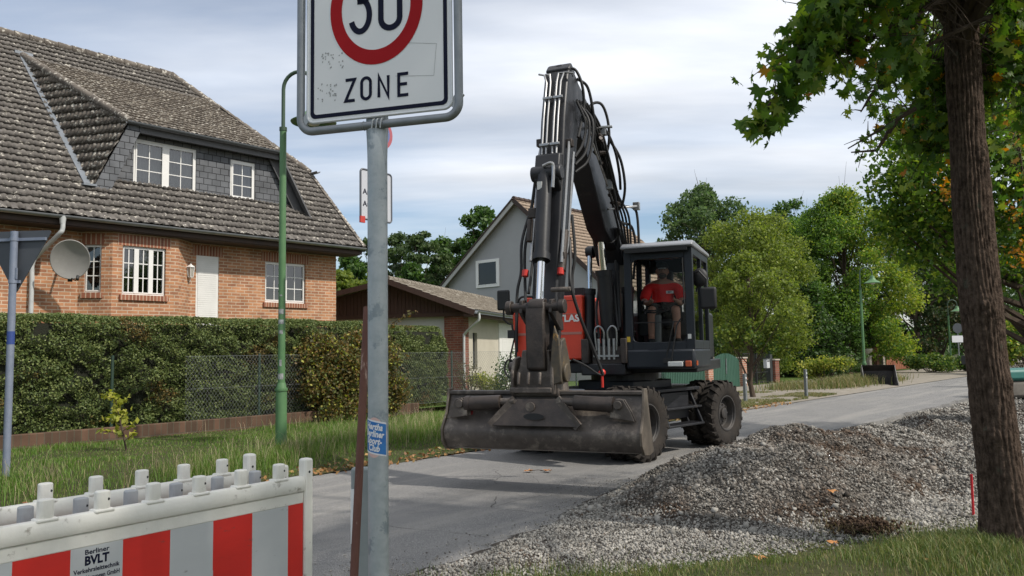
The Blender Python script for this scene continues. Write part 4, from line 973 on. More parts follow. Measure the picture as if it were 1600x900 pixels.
for k in range(2):
    mb = MB(); n = 9; x0 = ga + k * gw / 2 + (.02 if k else 0); ww = (gw / 2 - .02) / n
    for i in range(n):
        xc = x0 + (i + .5) * ww; q = (xc - (ga + gb) / 2) / (gw / 2); mb.b2(xc - ww * .44, xc + ww * .44, 14.12, 14.14, .08, gz - .28 * q * q)
    mb.b2(x0, x0 + gw / 2 - .02, 14.142, 14.17, .3, .36); mb.b2(x0, x0 + gw / 2 - .02, 14.142, 14.17, 1.1, 1.16)
    lf = mb.build('gate_leaf', GGR, gate)
    if k: MB().b2(x0 - .015, x0 + .03, 14.09, 14.12, .6, 1.2).build('latch', ZINC, lf)
gf = thing('green_fence', 'dark green slatted fence left of the green gate, seen under the cab', 'fence', (0, 0, 0), STREET_ROT)
mb = MB(); x = onr(1035, 590, 14.1)[0] 
while x < p1[0] - .25: mb.b2(x, x + .09, 14.12, 14.14, .1, 1.25); x += .12
mb.build('slats', GGR, gf); mb = MB().b2(onr(1035, 590, 14.1)[0], p1[0] - .2, 14.142, 14.17, .3, .36).b2(onr(1035, 590, 14.1)[0], p1[0] - .2, 14.142, 14.17, 1.0, 1.06); mb.build('rail', GGR, gf)
ig = thing('iron_gate', 'dark see-through iron gate between the green gate and red pillar', 'gate', (0, 0, 0), STREET_ROT)
ia, ib = p2[0] + .3, p3[0] - .55; mb = MB(); zt_ = 1.35; IR = mat('dark_iron', (0.02, 0.022, 0.022), .5, .3)
for i in range(int((ib - ia) / .11)): mb.cyl((ia + i * .11, 14.2, .12), (ia + i * .11, 14.2, zt_), .012, n=6)
for z_ in (.14, .55, zt_): mb.b2(ia, ib, 14.18, 14.22, z_, z_ + .04)
mb.b2((ia + ib) / 2 - .04, (ia + ib) / 2 + .04, 14.16, 14.24, .05, zt_ + .05)
mb.build('bars', IR, ig); MB().b2(ib + .05, ib + .3, 14.1, 14.3, .0, zt_ + .1).build('gate_post', mat('anthracite', (.03, .035, .035), .5), ig)
lb = onr(1196, 567, 14.05); t = thing('letter_box', 'light grey letter box on the dark post of the iron gate', 'letter box', SR(lb[0], 14.02, lb[1] - .2), STREET_ROT)
MB().b2(-.15, .15, -.1, .06, -.02, .36).build('box_body', mat('box_grey', (.5, .52, .54), .4), t, bevel=.012); MB().b2(-.12, .12, -.112, -.101, .26, .30).build('letter_slot', mat('black_plastic', (.02, .02, .02)), t); MB().b2(-.17, .17, -.13, .07, .361, .375).build('lid', ZINC, t)
wf = thing('board_fence', 'rusty red-brown board fence beyond the street lamp', 'fence', (0, 0, 0), STREET_ROT)
ba, za = onr(1385, 556, 14.6); bb, zb2 = onr(1422, 556, 14.6); mb = MB(); n = 26
for i in range(n): x0 = ba + (bb - ba) * i / n; mb.b2(x0 + .01, x0 + (bb - ba) / n, 14.62 + .01 * (i % 2), 14.65, .1, za + (zb2 - za) * i / n - .05)
mb.build('boards', mat('rust_board', (0.20, 0.065, 0.035), .8, col2=(0.27, 0.10, 0.05), nscale=2), wf); MB().b2(ba, bb, 14.58, 14.70, za - .06, za + .02).build('rail', mat('dark_wood', (.03, .02, .02)), wf)
MB().b2(bb - .05, bb + .5, 14.4, 14.8, 0, zb2 + .04).build('post', MATS['pale_brick'], wf)
t = thing('terracotta_pot', 'round terracotta pot on top of the brown brick pillar', 'pot', SR(p6[0], 14.5, p6[1] + .002)); MB().lathe([(0, 0), (.18, 0), (.26, .2), (.22, .38), (.25, .42), (.2, .42), (.18, .3), (0, .3)], 18).build('pot', mat('terracotta', (.28, .11, .07), .8), t, smooth=True)
t = thing('stone_urn', 'pale stone urn on the weathered pillar left of the terracotta pot', 'urn', SR(p5[0], 14.4, p5[1] + .002)); MB().lathe([(0, 0), (.16, 0), (.08, .08), (.3, .25), (.34, .4), (.28, .4), (0, .3)], 18).build('bowl', mat('urn_stone', (.4, .38, .33), .9, col2=(.3, .3, .22), nscale=6), t, smooth=True)
# bollards
for px, py, zt_, lab in ((1165, 629, 584, 'grey roadside bollard with two reflectors beside the rear excavator tyre'), (1260, 621, 577, 'grey bollard with two white reflector dots on the grass strip before the drive')):
    b = on(px, py, .03); zt2 = at(px, zt_, b.y).z; t = thing('bollard', lab, 'bollard', b, STREET_ROT, 'bollards by the road')
    MB().b2(-.06, .06, -.04, .04, 0, zt2 - .03).build('shaft', mat('bollard_grey', (0.15, 0.17, 0.175), .7, col2=(.11, .12, .12), nscale=9), t, bevel=.012)
    mb = MB(); 
    for z_ in (.12, .25): mb.lathe([(0, -.046), (.03, -.046), (.03, -.041)], 14, c=(0, 0, zt2 - .03 - z_), axis='Y')
    mb.each('reflector', mat('reflector_white', (.7, .72, .74), .3), t)
# small round-topped street items further down
b = on(1375, 603, 0); t = thing('loader_bucket', 'black empty loader bucket standing on the road edge by the lamp', 'bucket', b, R(-14)); t.scale = (.8, .8, .85)
BK = mat('black_steel', (0.008, 0.008, 0.009), .5, .2, col2=(0.035, .03, .03), nscale=6)
mb = MB().prism([(0, 0), (.9, 0), (1.0, .1), (1.0, .75), (.75, .98), (.6, .98), (.9, .7), (.9, .15), (.8, .06), (0, .04)], -.75, .75, lambda a, b_, t_: (t_, a - .5, b_)); mb.build('shell', BK, t)
mb = MB(); 
for sx_ in (-.78, .75): mb.prism([(0, 0), (.95, 0), (1.0, .1), (1.0, .75), (.7, .98)], sx_, sx_ + .03, lambda a, b_, t_: (t_, a - .5, b_))
mb.each('side_plate', mat('pale_steel', (.30, .29, .28), .5, .3, col2=(.05, .05, .05), nscale=3), t); MB().b2(-.4, .4, .5, .62, .2, .7).build('coupling', BK, t)
# ============================================================ signs, lamps, barriers
GALV = mat('galvanised_steel', (0.33, 0.37, 0.385), .5, .35, col2=(0.44, 0.47, 0.48), nscale=22, col3=(0.25, 0.29, 0.31), thr=.55, sscale=9, bump=.15, bscale=60, detail=4)
GALV2 = mat('dull_pipe', (0.20, 0.215, 0.23), .5, .4, col2=(0.28, .30, .32), nscale=14)
SW = mat('sign_white', (0.72, 0.735, 0.74), .6, col2=(0.75, 0.76, 0.765), nscale=3, col3=(0.55, 0.56, 0.56), thr=.70, sscale=5)
NAVY = mat('sign_black', (0.008, 0.010, 0.028), .7, spec=.15); RED = mat('sign_red', (0.38, 0.010, 0.014), .65, col2=(.33, .008, .012), nscale=6, spec=.15)
PD = 3.0
pb = on(592, 900, 0); base = at(591, 700, PD); px_ = base.x; top = at(588, 193, PD)
zs = thing('zone_sign', 'white 30 ZONE speed sign with red ring on a galvanised pipe frame and pole', 'traffic sign', (px_, PD, 0))
mb = MB(); R0 = .0385; ty = top.z
mb.tube([(0, 0, 0), (0, 0, ty - .14)], R0, 28)
pole = mb.build('pole', GALV, zs, smooth=True)
mb = MB(); prev = None; n = 28; rings = []
for z_, sx_, sy_ in ((ty - .14, 1, 1), (ty - .08, 1.05, .95), (ty - .02, 1.14, .7), (ty + .02, 1.14, .45), (ty + .045, 1.0, .3)):
    rings.append([(R0 * sx_ * math.cos(2 * math.pi * k / n), R0 * sy_ * math.sin(2 * math.pi * k / n), z_) for k in range(n)])
mb._add([v for r_ in rings for v in r_], [(i * n + k, i * n + (k + 1) % n, (i + 1) * n + (k + 1) % n, (i + 1) * n + k) for i in range(4) for k in range(n)] + [tuple(range(4 * n, 5 * n))])
mb.build('flattened_pole_end', GALV, zs, smooth=True)
YAW = R(16)
# sign plane: a to the right (turning towards the viewer), b up
def sgn(a, b, d=0.0): return (a * math.cos(YAW) - d * math.sin(YAW) * 0 + d * (-math.sin(YAW)), -a * math.sin(YAW) - d * math.cos(YAW), b)
def onsign(px, py):
    v = ray(px, py); n_ = Vector((-math.sin(YAW), -math.cos(YAW), 0)); p0 = Vector((px_, PD, 0)) + n_ * .03
    k = p0.dot(n_) / v.dot(n_); q = v * k - p0; return q.dot(Vector((math.cos(YAW), -math.sin(YAW), 0))), CAMZ + v.z * k
xl = onsign(480.5, 150)[0]; xr = onsign(705, 120)[0]; zb_ = (onsign(485, 191)[1] + onsign(700, 170)[1]) / 2
W = xr - xl; Hh = W * 1.08; cx_ = (xl + xr) / 2
def rrect(x0, x1, z0, z1, r_, n=8):
    return arc(x1 - r_, z1 - r_, r_, r_, 0, 90, n) + arc(x0 + r_, z1 - r_, r_, r_, 90, 180, n) + arc(x0 + r_, z0 + r_, r_, r_, 180, 270, n) + arc(x1 - r_, z0 + r_, r_, r_, 270, 360, n)
mb = MB().prism(rrect(xl, xr, zb_, zb_ + Hh, .03), .022, .030, lambda a, b, t: sgn(a, b, t)); plate = mb.build('sign_plate', SW, zs)
def ringpoly(mb, outer, inner, d):
    n = len(outer)
    mb._add([sgn(a, b, d) for a, b in outer + inner], [(i, (i + 1) % n, n + (i + 1) % n, n + i) for i in range(n)])
b0 = .014; bw = .016
mb = MB(); ringpoly(mb, rrect(xl + b0, xr - b0, zb_ + b0, zb_ + Hh - b0, .022), rrect(xl + b0 + bw, xr - b0 - bw, zb_ + b0 + bw, zb_ + Hh - b0 - bw, .012), .0312)
mb.build('black_border', NAVY, plate)
# rolled rim of plate
mb = MB(); rp = rrect(xl, xr, zb_, zb_ + Hh, .03); mb.tube([sgn(a, b, .027) for a, b in rp + rp[:1]], .006, 8); mb.build('rim', mat('rim_alu', (.62, .64, .65), .35, .2), plate, smooth=True)
cl = onsign(516.5, 20)[0]; crr = onsign(660.5, 8)[0]; cb = onsign(588, 100.5)[1]; cxc = (cl + crr) / 2; ra = (crr - cl) / 2; rb = ra * 1.17; cz = cb + rb
mb = MB(); ringpoly(mb, arc(cxc, cz, ra, rb, 0, 360, 64)[:-1], arc(cxc, cz, ra * .745, rb * .745, 0, 360, 64)[:-1], .0314); mb.build('red_ring', RED, plate)
# numerals 30 drawn as strokes (height sized to the ring), word ZONE
mb = MB(); nh = rb * .98; nz = onsign(588, 49)[1] + .007; sw = .0235
F_ = lambda a, b, h=0: sgn(a, b, .0316)
x3 = onsign(563, 40)[0]; x0_ = onsign(610, 40)[0]; h1 = nh; ww = .040
top3 = arc(x3, nz + h1 * .74, ww * .93, h1 * .255, 165, -65, 16); bot3 = arc(x3, nz + h1 * .29, ww, h1 * .285, 75, -160, 18)
stroke(mb, top3[:-1] + [(x3 - .012, nz + h1 * .545)], sw, F_); stroke(mb, [(x3 - .012, nz + h1 * .545)] + bot3, sw, F_)
z0p = arc(x0_, nz + h1 - ww, ww, ww, 0, 180, 12) + arc(x0_, nz + ww, ww, ww, 180, 360, 12); stroke(mb, z0p + z0p[:2], sw, F_)
mb.build('numerals', NAVY, plate)
mb = MB(); sw = .0125
def gl(pts, pxl, pyb, wd, ht): 
    a, b = onsign(pxl, pyb); return [(a + x * wd + sw / 2, b + y * ht + sw / 2) for x, y in pts]
lw_, lh = onsign(552, 160)[0] - onsign(536, 161)[0] - sw * .4, .084
lw_ = max(lw_, .03); 
stroke(mb, gl([(0, 1), (1, 1), (0, 0), (1, 0)], 538, 161, lw_, lh), sw, F_, )
a, b = onsign(563, 158); oo = [(a + lw_ * .5 + sw / 2, b + sw / 2)]; ow = lw_ * .48; bx_ = a + ow + sw / 2; bz = b + sw / 2
ol = arc(bx_, bz + lh - ow, ow, ow, 0, 180, 10) + arc(bx_, bz + ow, ow, ow, 180, 360, 10); stroke(mb, ol + ol[:2], sw, F_)
stroke(mb, gl([(0, 0), (0, 1), (1, 0), (1, 1)], 590, 155, lw_, lh), sw, F_)
stroke(mb, gl([(1, 1), (0, 1), (0, 0), (1, 0)], 621, 152, lw_, lh), sw, F_); stroke(mb, gl([(0, .52), (.88, .52)], 621, 152, lw_, lh), sw, F_)
mb.build('lettering', NAVY, plate)
# faint remains of stickers
mb = MB(); rs = random.Random(4)
for (px0, py0, w1, h1_) in ((502, 82, 36, 26), (496, 132, 30, 28)):
    for k in range(26):
        a, b = onsign(px0 + rs.random() * w1, py0 + rs.random() * h1_); mb.poly([sgn(a, b, .0313), sgn(a + .004 * rs.random() + .002, b, .0313), sgn(a + .004, b + .004 + .005 * rs.random(), .0313), sgn(a - .001, b + .004, .0313)])
q = [onsign(*c) for c in ((635, 67), (682, 68), (678, 118), (618, 119))]
for i in range(3): stroke(mb, [q[i], q[i + 1]], .0012, lambda a, b, h=0: sgn(a, b, .0313))
mb.build('sticker_residue', mat('residue', (.30, .31, .31), .7), plate)
# bent pipe frame
fl_ = onsign(468.5, 100)[0]; fr_ = onsign(715, 100)[0]; fb = (onsign(500, 202)[1] + onsign(690, 184)[1]) / 2; rp = rrect(fl_, fr_, fb, zb_ + Hh + (zb_ - fb), .055, 10)
mb = MB(); mb.tube([sgn(a, b, .020) for a, b in rp + rp[:1]], .0165, 14); mb.build('pipe_frame', GALV2, zs, smooth=True)
mb = MB(); 
for (a, b) in ((fl_ + .02, fb + .06), (fr_ - .02, fb + .07)): mb.beam(sgn(a - .01, b - .03, .02), sgn(a + .03, b + .02, .02), .012, .03)
mb.tube([sgn(cx_ - .075 + .013 * math.cos(t), fb + .0, .020 + .0) for t in (0, .1)], .019, 12)
for t in range(3): mb.hose([sgn(cx_ - .02 + .018 * t, fb - .02, .04), sgn(cx_ - .015 + .018 * t, fb + .012, .041), sgn(cx_ - .012 + .018 * t, fb + .02, .03)], .003, 6)
mb.each('clamp', mat('weld_grey', (.4, .42, .43), .5, .4), zs)
# sticker wrapped round the pole
def onpole(a, b, rr_=R0 + .0007, a0=-.25): an = a / R0 + a0 - math.pi / 2; return (rr_ * math.cos(an), rr_ * math.sin(an), b)
sz = at(590, 682, PD).z; mb = MB(); n = 16
def wrap(mb, a0, a1, b0f, b1f, rr_):
    vs = []
    for i in range(n + 1):
        a = a0 + (a1 - a0) * i / n; vs += [onpole(a, b0f(i / n), rr_), onpole(a, b1f(i / n), rr_)]
    mb._add(vs, [(2 * i, 2 * i + 2, 2 * i + 3, 2 * i + 1) for i in range(n)])
WST = mat('sticker_white', (.72, .72, .74), .4); BST = mat('sticker_blue', (0.02, 0.13, 0.42), .4, col2=(.03, .2, .5), nscale=30); PST = mat('sticker_pink', (.62, .42, .38), .5)
wrap(mb, -.052, .052, lambda t: sz - .02 - .055 * math.sin(math.pi * t), lambda t: sz + .02 + .055 * math.sin(math.pi * t), R0 + .0006); st_ = mb.build('sticker', PST, zs)
sk = lambda t: -.022 * (t - .5)
mb = MB(); wrap(mb, -.05, .05, lambda t: sz - .062 + sk(t), lambda t: sz + .064 + sk(t), R0 + .0010); mb.build('sticker_flag', WST, st_)
mb = MB(); wrap(mb, -.048, .048, lambda t: sz - .056 + sk(t), lambda t: sz + .058 + sk(t), R0 + .0014); mb.build('sticker_field', BST, st_)
mb = MB()
for i, wtxt in enumerate(('Hertha', 'Berliner', 'Sport-', 'Club')):
    Vt, Ft = text_verts(wtxt, .032, .0012, res=2, xs=.72)
    mb._add([onpole(x * 1.0 + .22 * y, sz + .040 - i * .0265 + y - .2 * x, R0 + .0019) for x, y in Vt], Ft)
mb.build('sticker_lettering', WST, st_)

# rusty pipe leaning beside it, and grey flat post behind
b = at(553, 905, 3.12); tq = at(574, 480, 3.35)
d = (tq - b); b0_ = b - d * (b.z / d.z)
t = thing('rusty_pipe', 'rusty brown pipe leaning against the galvanised sign pole', 'pipe', b0_)
MB().tube([(0, 0, 0), tuple((tq - b0_) * .5), tuple(tq - b0_)], .0165, 14).build('pipe', mat('rust', (0.10, 0.038, 0.028), .75, col2=(0.15, 0.065, 0.045), nscale=16, col3=(0.45, 0.33, 0.27), thr=.62, sscale=14, stretch=(1, 1, .12), bump=.3), t, smooth=True)
b = at(564, 730, 3.9); t = thing('grey_post', 'flat grey guide post standing behind the sign pole', 'post', (b.x, b.y, 0))
MB().b2(-.045, .052, -.03, .03, 0, b.z).build('shaft', mat('post_grey', (.20, .23, .235), .7, col2=(.26, .29, .29), nscale=7), t, bevel=.012); MB().b2(-.044, -.028, -.033, -.0305, b.z - .36, b.z - .1).build('reflector', mat('reflector_white', (.7, .7, .7)), t)

# no-stopping sign with text panel, on its own post behind
D2 = 11.9; c1 = at(593, 208, D2); t = thing('no_stopping_sign', 'round red-blue sign above framed white text panel, half hidden by the zone pole', 'traffic sign', (at(590, 400, D2).x, D2, 0), R(50))
ox = t.location.x
MB().cyl((0, .03, verge_h(np.array([15.]), np.array([9.5]))[0] * 0), (0, .03, c1.z + .3), .028, n=14).build('pole', GALV2, t)
MB().lathe([(0, 0), (.26, 0), (.26, .01), (0, .01)], 36, c=(c1.x - ox, -.02, c1.z), axis='Y').build('sign_plate', mat('faded_red', (.40, .10, .12), .5), t)
mb = MB(); mb.lathe([(0, -.024), (.20, -.024), (.20, -.022)], 36, c=(c1.x - ox, 0, c1.z), axis='Y'); mb.build('blue_field', mat('faded_blue', (.12, .16, .34), .5), t)
mb = MB(); 
for s_ in (1, -1): mb.beam((c1.x - ox - .17 * s_, -.027, c1.z - .17), (c1.x - ox + .17 * s_, -.027, c1.z + .17), .004, .05, (-.7 * s_, 0, .7))
mb.build('red_cross', mat('faded_red', (.4, .1, .12)), t)
p0 = at(565.5, 345, D2); p1_ = at(608.5, 270, D2); x0, x1, z0, z1 = (p0.x - ox) / .70, (p1_.x - ox) / .70, p0.z, p1_.z
MB().b2(x0 + .01, x1 - .01, -.02, -.012, z0, z1).build('text_panel', mat('panel_pale', (.50, .52, .56), .6), t)
mb = MB(); rp = rrect(x0, x1, z0 - .01, z1 + .01, .05); mb.tube([(a, -.016, b) for a, b in rp + rp[:1]], .016, 8); mb.build('panel_frame', mat('frame_grey', (.09, .10, .12), .5), t)
mb = MB()
for i, (tx_, zz_) in enumerate((('Anlieger', .55), ('frei', .3))):
    Vt, Ft = text_verts(('An', 'Aus')[i], .12, .002, align='LEFT', res=2); mb._add([(x0 + .04 + x, -.0225, z0 + (z1 - z0) * zz_ + y) for x, y in Vt], Ft)
mb.build('lettering', NAVY, t)
MB().box((x0 + .03, -.02, z0 - .02), (.09, .03, .10)).build('red_tape', mat('tape_red', (.5, .05, .04), .5), t)

# yield sign seen from behind
yb = at(12, 745, 9.7); yz = yb.z; yt = at(15, 366, 9.7).z; t = thing('yield_sign', 'back of a triangular give-way sign on a blue-grey pole at the left edge', 'traffic sign', (yb.x, 9.7, yz - .15), R(-6))
bz_ = yt - yz + .15; BLG = mat('blue_grey_pipe', (0.17, 0.20, 0.27), .5, .2, col2=(0.22, .25, .31), nscale=9, col3=(.03, .05, .16), thr=.7, sscale=2.5)
MB().cyl((0, -.03, 0), (0, -.03, bz_ + .03), .043, n=18).build('pole', BLG, t, smooth=True)
tri = [(-.47, 0), (.47, 0), (0, -.80)]
def rtri(r_=.04):
    P_ = [Vector(p) for p in tri]; out_ = []
    for i in range(3):
        a, b, c = P_[i - 1], P_[i], P_[(i + 1) % 3]; u1 = (a - b).normalized(); u2 = (c - b).normalized(); 
        for k in range(7): q_ = k / 6; s0 = b + u1 * r_ * 1.6; s1 = b + u2 * r_ * 1.6; out_.append(tuple((1 - q_) ** 2 * s0 + 2 * q_ * (1 - q_) * b + q_ * q_ * s1))
    return out_
MB().prism(rtri(), .02, .03, lambda a, b, tt: (a, tt, b + bz_ + .04)).build('sign_plate', mat('sign_back', (0.06, 0.068, 0.08), .55, .2, col2=(.075, .083, .095), nscale=3), t)
mb = MB(); 
for z_, w_ in ((bz_ - .07, .40), (bz_ - .60, .07)): mb.b2(-w_ if w_ > .1 else -.06, w_, -.01, .02, z_ - .018, z_ + .018); mb.cyl((0, -.03, z_ - .022), (0, -.03, z_ + .022), .05, n=16)
mb.box((.052, -.04, bz_ - .5), (.02, .02, .14)); mb.each('clamp', BLG, t)
MB().cyl((w_ * 0, -.031, bz_ - 1.38), (0, -.031, bz_ - 1.22), .0437, n=18).build('blue_tape', mat('tape_blue', (.03, .06, .22), .5), t)

# street lamps
LG = mat('lamp_green', (0.075, 0.17, 0.07), .5, 0, col2=(0.10, 0.21, 0.09), nscale=5); LG2 = mat('lamp_green_dark', (0.05, 0.085, 0.055), .5, .2)
def lamp(base, H, label, reach=.52, rot=0.0, low=.8, dz=0.0):
    t = thing('street_lamp', label, 'street lamp', base, rot, 'green street lamps')
    MB().cyl((0, 0, 0), (0, 0, low), .088, .085, n=20).cyl((0, 0, low), (0, 0, low + .1), .085, .062, n=20).lathe([(.095, low - .03), (.1, low - .01), (.095, low + .02)], 20).build('base_sleeve', LG, t, smooth=True)
    MB().tube([(0, 0, low + .05), (0, 0, H - .95)], [.056, .052], 16).build('pole', LG, t, smooth=True)
    pts = [(0, 0, H - .97), (0, 0, H - .45)] + [(reach / 2 - reach / 2 * math.cos(R(a)), 0, H - .30 + .27 * math.sin(R(a))) for a in range(0, 181, 15)] + [(reach, 0, H - .42 - dz)]
    mb = MB().tube(pts, .030, 12); mb.cyl((0, 0, H - .99), (0, 0, H - .93), .06, n=16); mb.build('curved_arm', LG2, t, smooth=True)
    MB().lathe([(0.03, H - .40), (.09, H - .43), (.10, H - .52), (.16, H - .60), (.22, H - .64), (.36, H - .72), (.35, H - .735), (.2, H - .67), (0.0, H - .55)], 32, c=(reach, 0, -dz)).build('lamp_shade', LG, t, smooth=True)
    MB().sphere((reach, 0, H - .70 - dz), .12, (1, 1, .7)).build('lamp_glass', mat('opal', (.6, .6, .55), .3), t, smooth=True)
    return t
l1 = at(439, 694, 12.3); H1 = at(450, 111, 12.3).z - l1.z
t = lamp(l1, H1, 'tall green street lamp in front of the hedge, its curved head behind the zone sign', low=(at(439, 608, 12.3).z - l1.z), rot=R(-10), dz=.16)
mb = MB(); mm = mat('sticker_scrap', (.45, .47, .46), .6, col2=(.12, .13, .13), nscale=20)
for py, h_, w_ in ((487, .08, .05), (503, .07, .05), (519, .06, .035), (462, .025, .02), (567, .1, .02), (588, .09, .05)):
    zc = at(439, py, 12.3).z - l1.z; vs = []
    for i in range(5): an = -math.pi / 2 + .15 + (i - 2) / 2 * w_ / .06; vs += [(.0575 * math.cos(an), .0575 * math.sin(an), zc - h_ / 2), (.0575 * math.cos(an), .0575 * math.sin(an), zc + h_ / 2)]
    mb._add(vs, [(2 * i, 2 * i + 2, 2 * i + 3, 2 * i + 1) for i in range(4)])
mb.each('sticker', mm, t)
l2 = on(1352, 597, 0.05); lamp(l2, at(1352, 417, l2.y).z - l2.z, 'green street lamp standing before the bright green trees, left of the far one', .5, R(-15), .8)
l3 = on(1487, 580, 0.0); lamp(l3, at(1492, 468, l3.y).z - l3.z, 'farthest green street lamp, beside the bushes left of the big trunk', .5, R(-15), .8)

# barriers
BW = mat('barrier_white', (0.82, 0.80, 0.73), .5, col2=(0.70, 0.68, 0.61), nscale=7, col3=(0.30, 0.27, 0.22), thr=.60, sscale=13, soft=.1, bump=.1, bscale=40)
BG = mat('barrier_grey', (0.40, 0.41, 0.42), .6, col2=(.33, .34, .35), nscale=9)
FR = mat('foil_red', (0.68, 0.028, 0.02), .4, col2=(0.60, 0.024, 0.018), nscale=3, col3=(.40, .05, .04), thr=.63, sscale=9, stretch=(1, 1, 2.5), soft=.05); FW = mat('foil_white', (0.54, 0.555, 0.555), .4, col2=(0.49, .505, .51), nscale=3, col3=(.34, .34, .33), thr=.63, sscale=9, stretch=(1, 1, 2.5), soft=.05)
p0 = Vector((-1.99, 3.04, 0)); dr = Vector((.594, .804, 0)).normalized(); brz = math.atan2(dr.y, dr.x)
def barrier(off, send, label, text=False, zoff=0.0, pins='white'):
    nrm = Vector((-dr.y, dr.x, 0)); org = p0 + nrm * off; L = 2.15
    t = thing('barrier', label, 'barrier', (org.x + dr.x * send, org.y + dr.y * send, zoff), brz, 'red and white plastic barriers')
    # local X runs back from 0 (right end) to -L
    MB().b2(-.055, 0, -.03, .03, .02, 1.055).b2(-L, -L + .055, -.03, .03, .02, 1.055).each('end_post', BW, t, bevel=.012)
    mb = MB(); q_ = [(-.026, .885), (-.034, .905), (-.034, .945), (-.020, .965), (.020, .965), (.034, .945), (.034, .905), (.026, .885)]
    mb.prism(q_, -L + .056, -.056, lambda a, b, tt: (tt, a, b)); mb.prism([(a, b - .03 if b < .9 else b - .03) for a, b in [(-.018, .855), (.018, .855), (.018, .914), (-.018, .914)]], -L + .056, -.056, lambda a, b, tt: (tt, a, b + .0)); mb.build('top_rail', BW, t, bevel=.006)
    mb = MB().b2(-L + .056, -.056, -.018, .018, .36, .42); mb.b2(-L + .056, -.056, -.018, .018, .12, .17)
    k = 0; x = -.16
    while x > -L + .1: mb.b2(x - .02, x + .02, -.012, .012, .17, .36); x -= .21
    mb.build('lower_rail', BW, t, bevel=.006)
    x = -.20; pw = .056
    while x > -L + .1:
        MB().prism([(-pw / 2, -.016), (-pw / 2 + .012, -.026), (pw / 2 - .012, -.026), (pw / 2, -.016), (pw / 2, .016), (pw / 2 - .012, .026), (-pw / 2 + .012, .026), (-pw / 2, .016)], .950, 1.045, lambda a, b, c: (x + a, b, c)).b2(x - pw / 2 - .014, x + pw / 2 + .014, -.031, .031, .955, .972).build('stacking_pin', BW if pins == 'white' else BG, t, bevel=.007); x -= .224
    mb = MB(); x = -.20
    while x > -L + .1: mb.lathe([(0, -.0255), (.006, -.0255)], 8, c=(x + .015, 0, 1.01), axis='Y'); x -= .448
    mb.cyl((-.027, -.0305, .985), (-.027, -.02, .985), .007, n=8); mb.each('pin_hole', mat('hole_black', (.02, .02, .02)), t)
    mb = MB(); x = -.058; seq = []; 
    widths = [.095] + [.2145] * 9; col = 1; mbr, mbw = MB(), MB(); 
    for i, wd in enumerate(widths):
        x1 = max(x - wd, -L + .056); (mbw if i % 2 else mbr).b2(x1, x, -.0165, .012, .421, .854); x = x1
        if x <= -L + .057: break
    mbr.each('red_stripe', FR, t); mbw.each('white_stripe', FW, t)
    if text:
        mb = MB(); xc = TXC
        for s_, size, z_, bo, xs in (('Berliner', .028, .804, .0007, .100), ('BVLT', .050, .768, .0022, .100), ('Verkehrsleittechnik', .0255, .731, .0007, .190), ('& Markierungen GmbH', .0255, .701, .0007, .190), ('Tel.: 033638 63730', .0255, .672, .0007, .155)):
            Vt, Ft = text_verts(s_, size, bo, res=2); xa = min(v[0] for v in Vt); xb = max(v[0] for v in Vt); mb._add([(xc + (a - (xa + xb) / 2) * xs / (xb - xa), -.0172, z_ + b) for a, b in Vt], Ft)
        mb.build('lettering', NAVY, t)
        MB().b2(-.058 - .095 - .2145 * 2 + .0, -.058 - .095 - .2145 * 2 + .002, -.0170, -.016, .44, .6).build('foil_seam', FW, t)
    return t
# position of the text: centre of the stripe that spans 125..207 px in the photo
TXC = -.058 - .095 - .2145 * 4.5
barrier(0.0, 1.50, 'front red and white barrier whose white field carries printed company lettering', True)
barrier(.23, 1.52, 'middle plastic barrier with grey pins, between the other two', False, -.055, 'grey')
barrier(.44, 1.46, 'rear white barrier standing farthest from the viewer, next to the grass')
# red stake and small things to the right
b = on(1521, 807, 0.0); t = thing('red_stake', 'thin red surveying stake stuck in the gravel left of the trunk', 'stake', b); zt_ = at(1523, 741, b.y).z
MB().tube([(0, 0, -.1), (.005, 0, zt_)], [.011, .011], 6).build('rod', mat('stake_red', (.55, .02, .03), .5), t)
b = on(1521, 605, .0); zt_ = at(1521, 568, b.y).z; t = thing('white_board', 'narrow white board leaning beside the road, just left of the trunk', 'board', b, R(50))
MB().prism([(-.35, 0), (.35, 0), (.2, zt_ + .25), (-.2, zt_ + .25)], -.03, .03, lambda a, b_, c: (a * 1.0, c + b_ * .12, b_)).build('panel', WST, t)
MB().b2(-.22, .22, .03, .3, zt_ * .98, zt_ + .3).build('top_lamp', mat('black_plastic', (.02, .02, .02)), t)
b = on(1597, 622, 0); t = thing('stone_crate', 'wire crate of stones with green tarpaulin, right of the trunk', 'crate', b, R(20))
MB().b2(-.5, 1.6, 0, .9, 0, .5).build('stone_filling', m_stone, t, bevel=.1); MB().b2(-.55, 1.7, -.05, 1.0, .5, .85).build('tarpaulin', mat('tarp_green', (.02, .11, .09), .5, col2=(.03, .15, .13)), t, bevel=.1)
b = on(1500, 580, 0); b = Vector((b.x, b.y, 0)); z1 = at(1504, 510, b.y).z; t = thing('sign_post', 'small sign with a round plate over a white plate, by the far lamp', 'traffic sign', b)
MB().cyl((0, 0, 0), (0, 0, z1 + .1), .035, n=10).build('pole', GALV2, t); MB().b2(-.38, .38, -.05, -.03, z1 - .95, z1 - .55).build('white_plate', WST, t)
MB().lathe([(0, 0), (.30, 0), (.30, .015), (0, .015)], 24, c=(0, -.05, z1 - .1), axis='Y').build('round_plate', mat('sign_back', (.06, .06, .08)), t)
